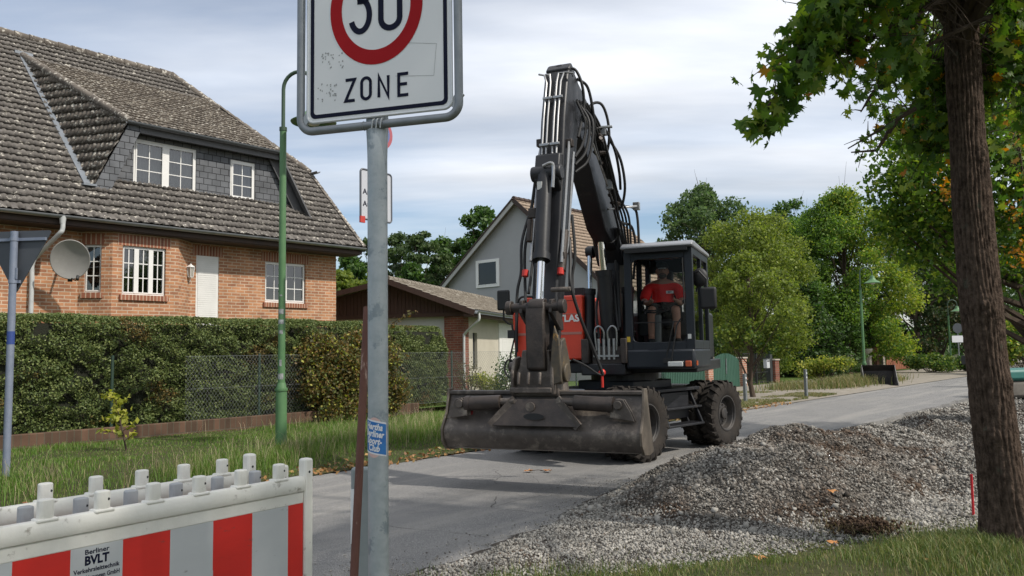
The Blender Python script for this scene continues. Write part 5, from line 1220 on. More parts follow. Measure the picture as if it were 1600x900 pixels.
# ============================================================ wheeled excavator
EXR = R(-22.2); EXC = Vector((1.83, 12.93, 0))
ex = thing('excavator', 'dark grey wheeled excavator with red engine cover, raised boom and wide grading bucket', 'excavator', EXC, EXR)
AN = mat('anthracite_paint', (0.009, 0.010, 0.013), .42, .0, col2=(0.020, 0.020, 0.023), nscale=3.5, spec=.4, col3=(0.075, 0.063, 0.052), thr=.60, sscale=5, soft=.16, bump=.06, bscale=40)
ANL = mat('cab_paint', (0.014, 0.017, 0.024), .4, col2=(0.021, 0.025, 0.031), nscale=2, spec=.35, col3=(.09, .085, .08), thr=.7, sscale=5, soft=.1)
BLK = mat('black_rubber', (0.012, 0.012, 0.013), .6); CHR = mat('chrome_rod', (0.75, 0.76, 0.78), .12, 1.0); PIPE = mat('steel_pipe', (0.42, 0.42, 0.42), .35, .8, col2=(.3, .3, .3), nscale=20)
ERED = mat('engine_red', (0.76, 0.065, 0.026), .4, col2=(0.66, 0.055, 0.024), nscale=3, col3=(.25, .04, .03), thr=.68, sscale=7)
STL = mat('worn_steel', (0.045, 0.036, 0.031), .5, .2, col2=(0.13, 0.108, 0.092), nscale=3, col3=(0.26, 0.22, 0.18), thr=.53, sscale=5, soft=.18, bump=.25, bscale=25)
STLD = mat('dark_worn_steel', (0.022, 0.018, 0.0165), .5, .25, col2=(0.065, 0.05, 0.042), nscale=5, col3=(0.10, .075, .06), thr=.62, sscale=7, soft=.12, bump=.2, bscale=30)
TYR = mat('tyre_rubber', (0.022, 0.020, 0.019), .85, col2=(0.045, 0.038, 0.032), nscale=5, col3=(0.09, 0.075, 0.06), thr=.6, sscale=4, soft=.2, bump=.2, bscale=60, spec=.2)
# -- undercarriage (turned against the upper body)
CR = Matrix.Rotation(R(-43) - EXR, 4, 'Z')
mb = MB(); mb.b2(-.45, .45, -1.75, 1.75, .62, .98); mb.b2(-.55, .55, -.55, .55, .6, 1.12); mb.b2(-.9, .9, -1.25, -1.02, .46, .66); mb.b2(-.9, .9, 1.02, 1.25, .46, .66); mb.b2(-.25, .25, -1.35, -.9, .4, .8); mb.b2(-.25, .25, .9, 1.35, .4, .8)
mb.b2(-.85, .85, -2.0, -1.72, .7, .95); mb.build('chassis', AN, ex, bevel=.02, M=CR)
mb = MB()
for sx_ in (-1, 1):
    mb.b2(sx_ * .45, sx_ * 1.02, -.62, .62, .95, 1.0); mb.b2(sx_ * .5, sx_ * .95, -.40, .38, .52, .93)
    for z_, w_ in ((.42, 1.16), (.68, 1.12)): mb.b2(sx_ * (w_ - .26), sx_ * w_, -.52, .50, z_, z_ + .035)
    for y_ in (-.52, .46): mb.beam((sx_ * .9, y_, .98), (sx_ * 1.14, y_, .42), .05, .04, (0, 1, 0)); mb.beam((sx_ * .62, y_, .98), (sx_ * .9, y_, .42), .04, .04, (0, 1, 0))
mb.build('step', AN, ex, bevel=.008, M=CR)
# rear dozer/tool items on the front end seen behind the bucket
mb = MB(); mb.b2(-1.0, 1.0, -2.15, -2.0, .55, .95); mb.b2(-.5, -.2, -2.1, -1.6, .75, 1.02); mb.b2(.15, .5, -2.1, -1.7, .8, 1.05); mb.build('front_frame', mat('blue_grey_paint', (.06, .075, .10), .5, col2=(.04, .045, .05)), ex, bevel=.02, M=CR)
def tyre_mesh(wd=.27, Ro=.54):
    mb = MB(); h = wd / 2
    prof = [(.285, -h * .75), (.33, -h * .95), (.42, -h), (.48, -h * .96), (Ro - .035, -h * .80), (Ro - .028, 0), (Ro - .035, h * .80), (.48, h * .96), (.42, h), (.33, h * .95), (.285, h * .75)]
    mb.lathe(prof, 56, axis='X')
    nl = 22
    for sd in (-1, 1):
        for k in range(nl):
            a = 2 * math.pi * (k + (.5 if sd > 0 else 0)) / nl; vs = []
            for (aa, rr_, xx) in ((0, Ro - .045, .0), (.0, Ro, .0), (.12, Ro - .002, h * .86), (.13, Ro - .07, h * 1.03), (.14, Ro - .12, h * 1.02)):
                for w_ in (-.042, .042):
                    an = a + aa + w_ * (1.15 if rr_ > Ro - .05 else .9); vs.append((sd * xx, rr_ * math.cos(an), rr_ * math.sin(an)))
            mb._add(vs, [(0, 1, 3, 2), (2, 3, 5, 4), (4, 5, 7, 6), (6, 7, 9, 8), (0, 2, 4, 6, 8), (1, 9, 7, 5, 3)])
    return mb
tyro = tyre_mesh()
def wheel(cx, cy, sd):
    W_ = Matrix.Translation((cx, cy, .54))
    g = CR @ W_
    t = tyro.build('tyre', TYR, None, M=None, smooth=True, ang=35)
    return t, g
tyre0 = tyro.build('tyre', TYR, None, smooth=True, ang=35); tyre_me = tyre0.data; bpy.data.objects.remove(tyre0)
rim = MB()
rim.lathe([(.0, .055), (.06, .06), (.085, .05), (.09, .02), (.17, .0), (.20, -.03), (.235, -.02), (.25, .06), (.285, .085), (.292, .10), (.275, .102), (.262, .085)], 40, axis='X')
for k in range(8): a = k * math.pi / 4; rim.cyl((.0, .135 * math.cos(a), .135 * math.sin(a)), (.03, .135 * math.cos(a), .135 * math.sin(a)), .013, n=6)
RIMM = mat('rim_dark', (0.03, 0.03, 0.032), .6, .2, col2=(.06, .052, .045), nscale=6)
r0 = rim.build('rim', RIMM, None, smooth=True, ang=30); rim_me = r0.data; bpy.data.objects.remove(r0)
for (sx_, sy_) in ((1, -1), (1, 1), (-1, -1), (-1, 1)):
    wl = bpy.data.objects.new('wheel', None); COL.objects.link(wl); wl.parent = ex
    steer = R(0)
    wl.matrix_local = CR @ Matrix.Translation((sx_ * 1.03, sy_ * 1.16, .54)) @ Matrix.Rotation(0 if sx_ > 0 else math.pi, 4, 'Z')
    for dx in (0.06, -.29):
        ty_ = bpy.data.objects.new('tyre', tyre_me); COL.objects.link(ty_); ty_.parent = wl; ty_.location = (dx, 0, 0); ty_.rotation_euler = (sx_ * .2 + sy_ * .1 + dx, 0, 0)
    rm = bpy.data.objects.new('rim', rim_me); COL.objects.link(rm); rm.parent = wl; rm.location = (.075, 0, 0)

# -- upper body: local X = right in the picture, -Y = forward
def T(x, t, z): return (x, -t, z)
MB().cyl((0, 0, 1.0), (0, 0, 1.26), .55, n=36).build('slewing_ring', AN, ex)
mb = MB(); mb.b2(-1.22, 1.3, -.75, 1.9, 1.25, 1.42); mb.b2(-.42, .28, -1.05, .2, 1.22, 1.40); mb.build('deck', AN, ex, bevel=.02)
mb = MB().prism([(-1.25, .9), (1.2, .9), (1.2, 1.9), (.9, 2.15), (-.9, 2.15), (-1.25, 1.9)], 1.40, 2.25, lambda a, b, c: (a, b, c)); mb.build('counterweight', AN, ex, bevel=.06)
# engine cover (red) with sloping front corners
mb = MB().prism([(-1.58, 1.46), (-.42, 1.46), (-.42, 2.48), (-1.36, 2.48), (-1.62, 2.26)], .9, -.9, lambda a, b, c: (a, -c, b)); ec = mb.build('engine_cover', ERED, ex, bevel=.03)
mb = MB(); mb.b2(-1.57, -.44, -.907, -.90, 1.86, 1.90); mb.b2(-1.57, -.44, -.908, -.90, 2.18, 2.19); mb.build('trim_line', mat('trim_grey', (.45, .18, .14), .5), ec)
MB().b2(-1.3, -.5, -.906, -.9, 2.395, 2.40).build('seam', BLK, ec)
Vt, Ft = text_verts('ATLAS', .15, .006, res=3, xs=1.05); mb = MB(); mb._add([(-.47 - max(v[0] for v in Vt) + a, -.9105, 2.11 + b) for a, b in Vt], Ft); mb.build('lettering', mat('letter_white', (.75, .74, .72), .5), ec)
mb = MB(); mb.b2(-1.2, -.5, -.55, -.2, 2.45, 2.62); mb.cyl((-.95, .2, 2.4), (-.95, .2, 2.9), .05, n=12); mb.build('exhaust', BLK, ex)
# cab
CX0, CX1, CY0, CY1, CZ0, CZ1 = .30, 1.33, -1.06, .50, 1.31, 3.16
mb = MB(); mb.prism([(CY0 - .02, CZ0), (CY1, CZ0), (CY1, CZ0 + .30), (CY0 - .02, CZ0 + .30)], CX0, CX1, lambda a, b, c: (c, a, b)); cabb = mb.build('cab', ANL, ex, bevel=.04)
mb = MB(); pw = .085
# front corner posts, raised slightly splayed, rear posts, roof rails, sills
fy = CY0
for x0, x1 in ((CX0, CX0 + .11), (CX1 - .12, CX1)): mb.b2(x0, x1, fy, fy + .09, CZ0 + .29, CZ1 - .05)
for x0, x1 in ((CX0, CX0 + .08), (CX1 - .08, CX1)): mb.b2(x0, x1, CY1 - .1, CY1, CZ0 + .29, CZ1 - .05); mb.b2(x0, x1, -.25, -.18, CZ0 + .29, CZ1 - .05)
mb.b2(CX0 + .08, CX1 - .08, CY1 - .08, CY1 - .001, CZ0 + .29, 2.15); mb.b2(CX0 + .08, CX1 - .08, CY1 - .08, CY1 - .001, CZ1 - .28, CZ1 - .05)
for x0, x1 in ((CX0 + .001, CX0 + .05), (CX1 - .05, CX1 - .001)): mb.b2(x0, x1, fy + .09, CY1 - .1, CZ0 + .29, CZ0 + .42); mb.b2(x0, x1, fy + .09, CY1 - .1, CZ1 - .16, CZ1 - .05)
mb.b2(CX0 + .11, CX1 - .12, fy + .001, fy + .08, CZ1 - .20, CZ1 - .05); mb.b2(CX0 + .11, CX1 - .12, fy + .001, fy + .08, CZ0 + .29, CZ0 + .40)
# rounded corner gussets of the windscreen opening
for cx_, sg in ((CX0 + .11, 1), (CX1 - .12, -1)):
    for cz_, sv in ((CZ0 + .40, 1), (CZ1 - .20, -1)):
        mb.prism([(0, 0), (.09, 0), (.035, .02), (.012, .045), (0, .1)], fy + .002, fy + .06, lambda a, b, c: (cx_ + sg * a, c, cz_ + sv * b))
mb.build('cab_frame', ANL, cabb, bevel=.012)
mb = MB(); mb.prism([(CY0 - .14, CZ1 - .05), (CY1 + .03, CZ1 - .05), (CY1 + .03, CZ1 + .01), (CY0 - .02, CZ1 + .045), (CY0 - .14, CZ1 - .01)], CX0 - .02, CX1 + .03, lambda a, b, c: (c, a, b)); mb.build('roof', mat('roof_pale', (.30, .31, .33), .35, .1, col2=(.22, .23, .25), nscale=2), cabb, bevel=.02)
MB().b2(CX0 + .05, CX1 - .05, CY0 - .145, CY0 - .09, CZ1 - .11, CZ1 - .055).build('visor', BLK, cabb)
CG = glassmat('cab_glass', (.90, .92, .92), -.03)
MB().poly([(CX0 + .1, fy + .045, CZ0 + .38), (CX1 - .11, fy + .045, CZ0 + .38), (CX1 - .11, fy + .045, CZ1 - .18), (CX0 + .1, fy + .045, CZ1 - .18)]).build('windscreen', CG, cabb)
MB().b2(CX0 + .11, CX1 - .12, fy + .03, fy + .06, 2.0, 2.012).build('screen_joint', BLK, cabb)
mb = MB(); 
for x in (CX0 + .03, CX1 - .03): mb.poly([(x, fy + .09, CZ0 + .4), (x, -.25, CZ0 + .4), (x, -.25, CZ1 - .15), (x, fy + .09, CZ1 - .15)]); mb.poly([(x, -.18, CZ0 + .4), (x, CY1 - .1, CZ0 + .4), (x, CY1 - .1, CZ1 - .15), (x, -.18, CZ1 - .15)])
mb.poly([(CX0 + .08, CY1 - .04, 2.13), (CX1 - .08, CY1 - .04, 2.13), (CX1 - .08, CY1 - .04, CZ1 - .27), (CX0 + .08, CY1 - .04, CZ1 - .27)]); mb.each('side_glass', CG, cabb)
# wipers
mb = MB(); mb.tube([(.98, fy - .02, 1.45), (1.08, fy - .03, 1.95), (1.14, fy - .02, 2.05)], .012, 6); mb.tube([(.90, fy - .02, 1.45), (1.04, fy - .03, 2.02)], .010, 6); mb.tube([(1.2, fy - .015, 2.25), (1.19, fy - .015, 2.95)], .011, 6); mb.b2(.86, 1.0, fy - .05, fy - .02, 1.40, 1.47); mb.each('wiper', BLK, cabb)
# interior
FL = CZ0 + .31
mb = MB(); mb.b2(.42, .98, -.42, .12, FL + .32, FL + .48); mb.b2(.45, .95, .05, .2, FL + .46, 2.55); mb.b2(.57, .83, .06, .17, 2.60, 2.88); mb.b2(.50, .9, -.25, .08, FL, FL + .33); mb.build('seat', BLK, cabb, bevel=.04)
mb = MB(); mb.tube([(.74, -.82, FL), (.74, -.76, 2.12)], .05, 10); mb.build('steering_column', mat('column_grey', (.12, .13, .13), .6), cabb)
mb = MB(); rg = [(.70 + .19 * math.cos(a), -.70 + .17 * math.sin(a), 2.21 + .05 * math.sin(a)) for a in [k * math.pi / 12 for k in range(25)]]; mb.tube(rg, .013, 8); mb.beam((.52, -.70, 2.20), (.88, -.70, 2.20), .03, .02); mb.beam((.74, -.76, 2.10), (.72, -.70, 2.2), .05, .04); mb.build('steering_wheel', BLK, cabb)
mb = MB(); 
for x in (.38, 1.03): mb.b2(x, x + .14, -.5, .0, FL + .2, FL + .55); mb.tube([(x + .07, -.42, FL + .5), (x + .07, -.47, FL + .68)], .016, 8); mb.sphere((x + .07, -.47, FL + .72), .035)
mb.build('console', BLK, cabb, bevel=.02)
# lamps on the cab foot
mb = MB().b2(.92, 1.17, fy - .05, fy - .015, 1.335, 1.435); hl = mb.build('lamp_frame', BLK, cabb, bevel=.01); MB().b2(.935, 1.155, fy - .062, fy - .045, 1.35, 1.42).build('headlight', mat('lamp_lens', (.62, .63, .62), .15), cabb, bevel=.01)
MB().b2(1.19, 1.275, fy - .055, fy - .015, 1.345, 1.43).build('indicator', mat('amber', (.50, .10, .04), .2), cabb, bevel=.008); MB().b2(CX1 + .002, CX1 + .012, fy + .05, fy + .16, 1.36, 1.43).build('side_marker', MATS['amber'], cabb)
# mirrors
mb = MB(); mb.tube([(1.33, -.95, 2.72), (1.42, -1.02, 2.74), (1.52, -1.02, 2.62), (1.52, -1.02, 2.5)], .014, 8); mb.tube([(1.33, -.8, 2.45), (1.40, -.8, 2.66), (1.40, -.8, 2.72)], .014, 8); mb.each('mirror_arm', BLK, ex)
mb = MB().b2(1.42, 1.66, -1.06, -.99, 2.18, 2.50); mb.build('mirror', BLK, ex, bevel=.035, seg=3); MB().sphere((1.40, -.85, 2.66), .125, (1.0, .5, 1.15)).build('round_mirror', BLK, ex, smooth=True)
mb = MB().b2(-1.80, -1.58, -1.10, -1.04, 2.27, 2.60); mb.build('mirror', BLK, ex, bevel=.04, seg=3)
mb = MB().tube([(-1.70, -1.05, 2.3), (-1.70, -1.05, 2.12), (-1.64, -1.02, 2.06), (-1.58, -1.0, 2.04), (-1.56, -1.0, 1.9)], .017, 8)
mb.hose([(-1.1, -.98, 2.46), (-1.3, -1.0, 2.48), (-1.43, -1.0, 2.46), (-1.47, -1.0, 2.30), (-1.50, -1.0, 1.9), (-1.52, -1.0, 1.45)], .018, 8); mb.b2(-1.64, -1.52, -1.05, -.96, 1.82, 1.95)
mb.hose([(-1.52, -1, 1.9), (-1.62, -1.0, 1.5), (-1.6, -1, 1.35)], .014, 6)
rg = [(-1.62 + .09 * math.cos(a), -1.02, 1.34 + .14 * math.sin(a)) for a in [k * math.pi / 10 for k in range(21)]]; mb.tube(rg, .014, 6); rg = [(-1.60 + .05 * math.cos(a), -1.0, 1.36 + .09 * math.sin(a)) for a in [k * math.pi / 10 for k in range(21)]]; mb.tube(rg, .011, 6)
mb.each('handrail', BLK, ex, smooth=True)

# -- boom: lower part, upper part (profile in (t, z)), stick
def side(mb, poly, x0, x1): return mb.prism(poly, x0, x1, lambda a, b, c: (c, -a, b))
X0 = -.02
mb = MB(); side(mb, [(.30, 1.42), (.72, 1.42), (.72, 1.8), (.66, 3.05), (.60, 3.30), (.42, 3.38), (.24, 3.2), (.2, 2.2)], X0 - .17, X0 + .15)
mb.build('lower_boom', AN, ex, bevel=.02)
mb = MB()
for x in (X0 - .35, X0 + .27): side(mb, [(.2, 1.3), (.8, 1.3), (.75, 1.75), (.55, 1.9), (.35, 1.9)], x, x + .05)
mb.cyl((X0 - .42, -.55, 1.65), (X0 + .40, -.55, 1.65), .07, n=16); mb.cyl((X0 - .34, -.50, 3.20), (X0 + .30, -.50, 3.20), .085, n=18)
for x in (X0 - .37, X0 + .24): mb.cyl((x, -.62, 3.18), (x + .10, -.62, 3.18), .10, n=18)
mb.build('boom_bracket', AN, ex, bevel=.01)
mb = MB()
up = [(.28, 3.18), (.50, 3.02), (.80, 3.16), (1.42, 3.42), (2.30, 4.32), (2.72, 4.62), (3.02, 4.92), (3.12, 5.10), (3.0, 5.26), (2.72, 5.30), (1.9, 5.02), (.75, 4.10), (.40, 3.62)]
side(mb, up, X0 - .15, X0 + .15); mb.build('upper_boom', AN, ex, bevel=.02)
mb = MB(); side(mb, [(.45, 3.0), (.62, 2.93), (.80, 3.14), (.96, 3.5), (.55, 3.55)], X0 - .22, X0 + .22); mb.build('boom_joint', AN, ex, bevel=.03)
MB().b2(X0 - .05, X0 + .06, -1.02, -.90, 3.36, 3.50).build('work_light', mat('lamp_lens2', (.45, .46, .43), .3), ex, bevel=.012)
def cylr(name, p, q, f, rb, rr_, parent=None, barrel_first=True, fat=1.25):
    """hydraulic cylinder from p to q: barrel for the first part f, then rod"""
    p = Vector(p); q = Vector(q); m = p.lerp(q, f)
    o = MB().tube([p, m], rb, 18).cyl(p.lerp(q, f - .05), m, rb * fat * .93, n=18).cyl(p - (q - p).normalized() * .05, p + (q - p).normalized() * .05, rb * .9, n=14).build(name, AN, parent or ex, smooth=True)
    MB().cyl(m, q, rr_, n=14).build('rod', CHR, o, smooth=True)
    MB().cyl(q - Vector((.055, 0, 0)), q + Vector((.055, 0, 0)), rb * .95, n=14).build('rod_eye', AN, o, smooth=True)
    return o
for x in (X0 - .33, X0 + .29): cylr('lift_cylinder', T(x, .80, 1.50), T(x, .66, 3.18), .64, .085, .042)
cylr('adjusting_cylinder', T(X0 + .02, .86, 1.7), T(X0 - .04, 1.02, 3.38), .68, .12, .06)
# valve block with pipes at the boom foot
mb = MB()
for x in (-.12, -.04, .04, .12): mb.cyl((X0 + x, -1.0, 1.46), (X0 + x, -1.0, 1.78), .025, n=10)
for sg in (-1, 1): mb.hose([(X0 + sg * .16, -1.0, 1.6), (X0 + sg * .17, -1.02, 1.9), (X0 + sg * .1, -1.03, 1.97), (X0 + sg * .03, -1.02, 1.88), (X0 + sg * .04, -1.0, 1.7)], .016, 8)
mb.b2(X0 - .2, X0 + .2, -1.03, -.97, 1.50, 1.53); mb.each('valve_pipe', PIPE, ex, smooth=True)
mb = MB(); mb.b2(X0 - .24, X0 + .24, -1.0, -.88, 1.36, 1.66); mb.b2(X0 - .38, X0 - .26, -1.1, -.9, 1.40, 1.78); mb.b2(X0 + .24, X0 + .34, -1.1, -.9, 1.40, 1.78); mb.build('valve_block', STLD, ex, bevel=.015)
MB().sphere((-.02, -1.28, 1.27), .055).cyl((-.02, -1.28, 1.05), (-.02, -1.28, 1.24), .02).build('red_knob', mat('knob_red', (.55, .03, .02), .4), ex, smooth=True)

# stick: (t,z) top (2.96, 5.3) to bottom (3.92, 1.35)
ST0 = Vector((2.92, 5.22)); ST1 = Vector((3.90, 1.42)); sd_ = (ST1 - ST0).normalized(); sn = Vector((-sd_.y, sd_.x))   # sn points forward (+t)
if sn.x < 0: sn = -sn
def sp(u_, v_): p = ST0 + sd_ * u_ + sn * v_; return (p.x, p.y)
L_ = (ST1 - ST0).length
mb = MB(); side(mb, [sp(-.12, -.22), sp(-.16, .12), sp(.05, .20), sp(.7, .22), sp(1.5, .16), sp(L_ - .2, .05), sp(L_, .06), sp(L_ + .05, -.08), sp(L_ - .25, -.16), sp(1.4, -.30), sp(.6, -.36), sp(.2, -.33)], X0 - .165, X0 + .165); stick = mb.build('stick', AN, ex, bevel=.025)
mb = MB(); side(mb, [sp(-.15, -.1), sp(-.20, .1), sp(-.05, .19), sp(0, .0)], X0 - .17, X0 + .17); mb.b2(X0 - .055, X0 + .06, -(ST0.x + .10), -(ST0.x - .06), ST0.y + .10, ST0.y + .20); mb.build('stick_head', AN, stick, bevel=.03)
# four bright pipes down the upper front of the stick
mb = MB()
def s3(x, u_, v_): a = sp(u_, v_); return (x, -a[0], a[1])
for i, x in enumerate((-.105, -.05, .035, .09)):
    ex_ = -.17 if i < 2 else .14
    top_ = [(X0 + x * 1.7 + ex_ * .0 + (-.06 if i < 2 else .09), -.08), (X0 + x * 1.4, .0), (X0 + x, .13)]
    mb.tube([s3(top_[0][0], .0 + .02 * i, .22), s3(top_[1][0], .05, .25), s3(X0 + x, .18, .255), s3(X0 + x, .7, .265), s3(X0 + x, 1.22, .24)], .0135, 8)
mb.each('stick_pipe', PIPE, stick, smooth=True)
mb = MB(); 
for u_ in (.42, 1.10): 
    for x0 in (-.135, .005): a = sp(u_, .27); mb.box((X0 + x0 + .065, -a[0], a[1]), (.13, .035, .035))
mb.each('pipe_clamp', PIPE, stick, bevel=.006)
# bucket cylinder on the stick front
mb = MB(); side(mb, [sp(1.18, .14), sp(1.25, .30), sp(1.6, .30), sp(1.72, .14)], X0 - .17, X0 + .16); mb.cyl(s3(X0 - .21, 1.5, .25), s3(X0 + .19, 1.5, .25), .10, n=18); mb.build('cylinder_bracket', AN, stick, bevel=.02)
LP = (4.08, 2.12)      # linkage pin
bc = cylr('bucket_cylinder', s3(X0 - .03, 1.55, .27), (X0 + .05, -LP[0], LP[1]), .66, .095, .052)
pt = Vector(s3(X0 - .03, 1.72, .36)); MB().box(pt + Vector((-.02, -.012, 0)), (.06, .02, .10)).build('maker_plate', mat('plate_pale', (.6, .6, .58), .4), bc)
mb = MB(); mb.hose([s3(X0 - .03, 1.45, .36), s3(X0 + .08, 1.43, .38), s3(X0 + .11, 1.5, .36), s3(X0 + .11, 1.75, .34)], .022, 8); mb.build('elbow_pipe', PIPE, bc, smooth=True)
# side tubes along stick
mb = MB()
mb.cyl(s3(X0 + .20, 1.0, .10), s3(X0 + .20, 2.65, .10), .020, n=8); mb.cyl(s3(X0 + .235, 1.1, .0), s3(X0 + .235, 2.5, .0), .018, n=8); mb.cyl(s3(X0 - .2, .9, .05), s3(X0 - .21, 2.6, .08), .022, n=8)
mb.each('side_pipe', PIPE, stick, smooth=True)
mb = MB()
for (x, u_, s_) in ((.20, 1.0, .10), (.2, 2.55, .09), (-.21, .95, .1), (-.23, 1.95, .13), (-.21, 1.3, .08)): a = s3(X0 + x, u_, .06); mb.box(a, (s_ * .8, s_, s_))
mb.cyl(s3(X0 + .19, 2.2, .02), s3(X0 + .19, 2.75, .06), .055, n=12); mb.cyl(s3(X0 - .25, 2.05, .1), s3(X0 - .24, 2.35, .1), .04, n=10); mb.each('fitting', STLD, stick, bevel=.01)
mb = MB(); 
for x in (-.27, .19): mb.cyl(s3(X0 + x, 2.72, .08), s3(X0 + x, 2.80, .08), .042, n=10)
mb.each('red_cap', MATS['knob_red'], stick)
# small decals
PL = mat('plate_pale', (.6, .6, .58), .4); PY = mat('decal_yellow', (.55, .38, .03), .5)
for (x, y, z, w_, h_, m_) in ((1.26, -1.082, 1.75, .05, .07, PL), (.345, -1.067, 1.72, .05, .08, PY), (X0 + .02, -.985, 2.55, .06, .09, PL), (-1.30, -.912, 1.60, .10, .06, PY)):
    MB().b2(x - w_ / 2, x + w_ / 2, y - .004, y, z, z + h_).build('decal', m_, ex)
# linkage: cross pin, levers
mb = MB(); mb.cyl((X0 - .34, -LP[0], LP[1]), (X0 + .36, -LP[0], LP[1]), .055, n=18)
for x in (-.36, .30): mb.cyl((X0 + x, -LP[0], LP[1]), (X0 + x + .07, -LP[0], LP[1]), .085, n=18)
mb.cyl((X0 - .06, -LP[0], LP[1]), (X0 + .13, -LP[0], LP[1]), .10, n=18)
for x in (-.19, .18):
    side(mb, [(4.12, 2.2), (4.0, 2.22), (3.72, 1.95), (3.72, 1.85), (3.82, 1.85), (4.14, 2.05)], X0 + x, X0 + x + .045)
mb.build('linkage_pin', STLD, ex, bevel=.008)
mb = MB(); side(mb, [(4.00, 2.18), (4.16, 2.18), (4.20, 2.0), (4.18, 1.4), (4.05, 1.35), (3.98, 1.8)], X0 - .09, X0 + .14); mb.build('link', STLD, ex, bevel=.02)
# quick coupler / bucket ears
mb = MB(); F2 = lambda a, b, c: (X0 + a, -c, b)
mb.prism([(-.33, 1.08), (.28, 1.08), (.24, 1.34), (.18, 1.40), (.16, 1.62), (-.17, 1.62), (-.21, 1.42), (-.29, 1.30)], 3.75, 4.10, F2)
for x in (-.29, .20): side(mb, [(3.6, 1.1), (4.18, 1.1), (4.20, 1.35), (4.10, 1.52 if x < 0 else 1.72), (3.95, 1.55 if x < 0 else 1.8), (3.7, 1.4)], X0 + x, X0 + x + .045)
mb.cyl((X0 - .40, -3.92, 1.42), (X0 + .30, -3.92, 1.42), .06, n=16); mb.cyl((X0 + .18, -4.02, 2.32), (X0 + .42, -4.02, 2.32), .03, n=10); mb.b2(X0 - .30, X0 + .22, -4.2, -4.08, 1.12, 1.19)
for x in (-.18, -.06, .08): mb.cyl((X0 + x, -4.21, 1.22), (X0 + x, -4.18, 1.36), .02, n=8)
mb.each('quick_coupler', STL, ex, bevel=.015)
mb = MB(); side(mb, [(3.75, 1.30), (4.1, 1.22), (4.16, 1.5), (4.08, 1.72), (3.95, 1.76), (3.8, 1.5)], X0 + .27, X0 + .32); mb.cyl((X0 + .25, -4.0, 1.35), (X0 + .36, -4.0, 1.35), .11, n=18); mb.prism([(.20, 1.2), (.34, 1.25), (.32, 1.72), (.26, 1.9), (.22, 1.6)], 4.14, 4.18, F2)
mb.build('coupler_plate', mat('ochre_worn', (0.13, 0.10, 0.06), .6, .2, col2=(0.05, .045, .04), nscale=9, col3=(.30, .17, .05), thr=.6, sscale=7), ex, bevel=.012)
# grading bucket
BX = X0 + .045; bw_ = 1.19
outer = [(3.95, 1.14), (4.02, 1.14), (4.05, 1.02), (4.12, .84), (4.22, .72), (4.24, .67), (4.22, .58), (4.14, .475), (3.95, .44), (3.72, .46), (3.66, .455)]
inner = [(3.66, .48), (3.72, .49), (3.95, .47), (4.12, .505), (4.19, .59), (4.21, .67), (4.19, .71), (4.09, .83), (4.02, 1.0), (3.99, 1.10), (3.95, 1.10)]
mb = MB(); side(mb, outer + inner, BX - bw_, BX + bw_); bk = mb.build('bucket', STL, ex, bevel=.006)
mb = MB()
for x in (BX - bw_ - .03, BX + bw_): side(mb, [(3.95, 1.17), (4.06, 1.17), (4.12, .9), (4.26, .7), (4.25, .56), (4.14, .45), (3.9, .42), (3.66, .44), (3.82, .8)], x, x + .03)
mb.each('bucket_side', mat('scraped_steel', (0.20, 0.165, 0.13), .6, .3, col2=(.10, .08, .06), nscale=5), bk, bevel=.005)
mb = MB(); mb.b2(BX - bw_, BX + bw_, -4.07, -3.93, 1.10, 1.145); mb.build('bucket_rim', STL, bk, bevel=.01)
mb = MB(); F3 = lambda a, b, c: (BX + a, -c - .0, b)
def slab(mb, poly, ta, tb, th=.03):      # sloping plate: z->t linear between ta (bottom) and tb (top)
    zs_ = [b for a, b in poly]; z0, z1 = min(zs_), max(zs_); f = lambda a, b, c: (BX + a, -(ta + (tb - ta) * (b - z0) / (z1 - z0)) - c, b); mb.prism(poly, 0, th, f)
slab(mb, [(-.55, .755), (.52, .755), (.24, 1.06), (-.27, 1.06)], 4.27, 4.17); tp = mb.build('tilt_bracket', STLD, ex, bevel=.008)
mb = MB(); mb.cyl((BX - .07, -4.225, .97), (BX - .07, -4.255, .97), .055, n=14); mb.build('tilt_pin', STL, tp)
mb = MB(); mb.lathe([(0, 0), (.1, 0)], 20, axis='Y'); mb.v = [(a * 1.25 + BX - .01, -4.30, b * .38 + .865) for a, y, b in mb.v]; mb.build('slot', BLK, tp)
mb = MB()
for a, b in (((-.55, .755), (-.27, 1.06)), ((.52, .755), (.24, 1.06))): mb.beam((BX + a[0], -4.29, a[1]), (BX + b[0], -4.20, b[1]), .03, .10, (0, 0, 1))
mb.each('bracket_edge', STL, tp)
for sg in (-1, 1):
    mb = MB(); mb.cyl((BX + sg * .45, -4.20, 1.02), (BX + sg * .88, -4.20, 1.00), .083, n=20); mb.cyl((BX + sg * .84, -4.20, 1.00), (BX + sg * .90, -4.20, 1.00), .09, n=20); tcy = mb.build('tilt_cylinder', STLD, ex, smooth=True)
    MB().cyl((BX + sg * .28, -4.19, 1.03), (BX + sg * .46, -4.20, 1.02), .045, n=12).build('rod', STL, tcy, smooth=True)
    mb = MB(); 
    for d_ in (-.05, .03): mb.prism([(.86, .86), (1.14, .82), (1.10, .92), (1.02, 1.06), (.94, 1.07), (.88, 1.0)], 4.20 + d_, 4.22 + d_, lambda a, b, c: (BX + sg * a, -c, b))
    mb.cyl((BX + sg * .96, -4.28, 1.0), (BX + sg * .96, -4.12, 1.0), .05, n=14); mb.build('cylinder_eye', STL, ex, bevel=.008)
slotm = MB().poly([(BX - 1.08, -4.13, .90), (BX - .84, -4.13, .91), (BX - .84, -4.155, .865), (BX - 1.08, -4.155, .85)]); slotm.build('paint_mark', mat('mark_red', (.38, .02, .02), .6, col2=(.1, .03, .03), nscale=20), bk)

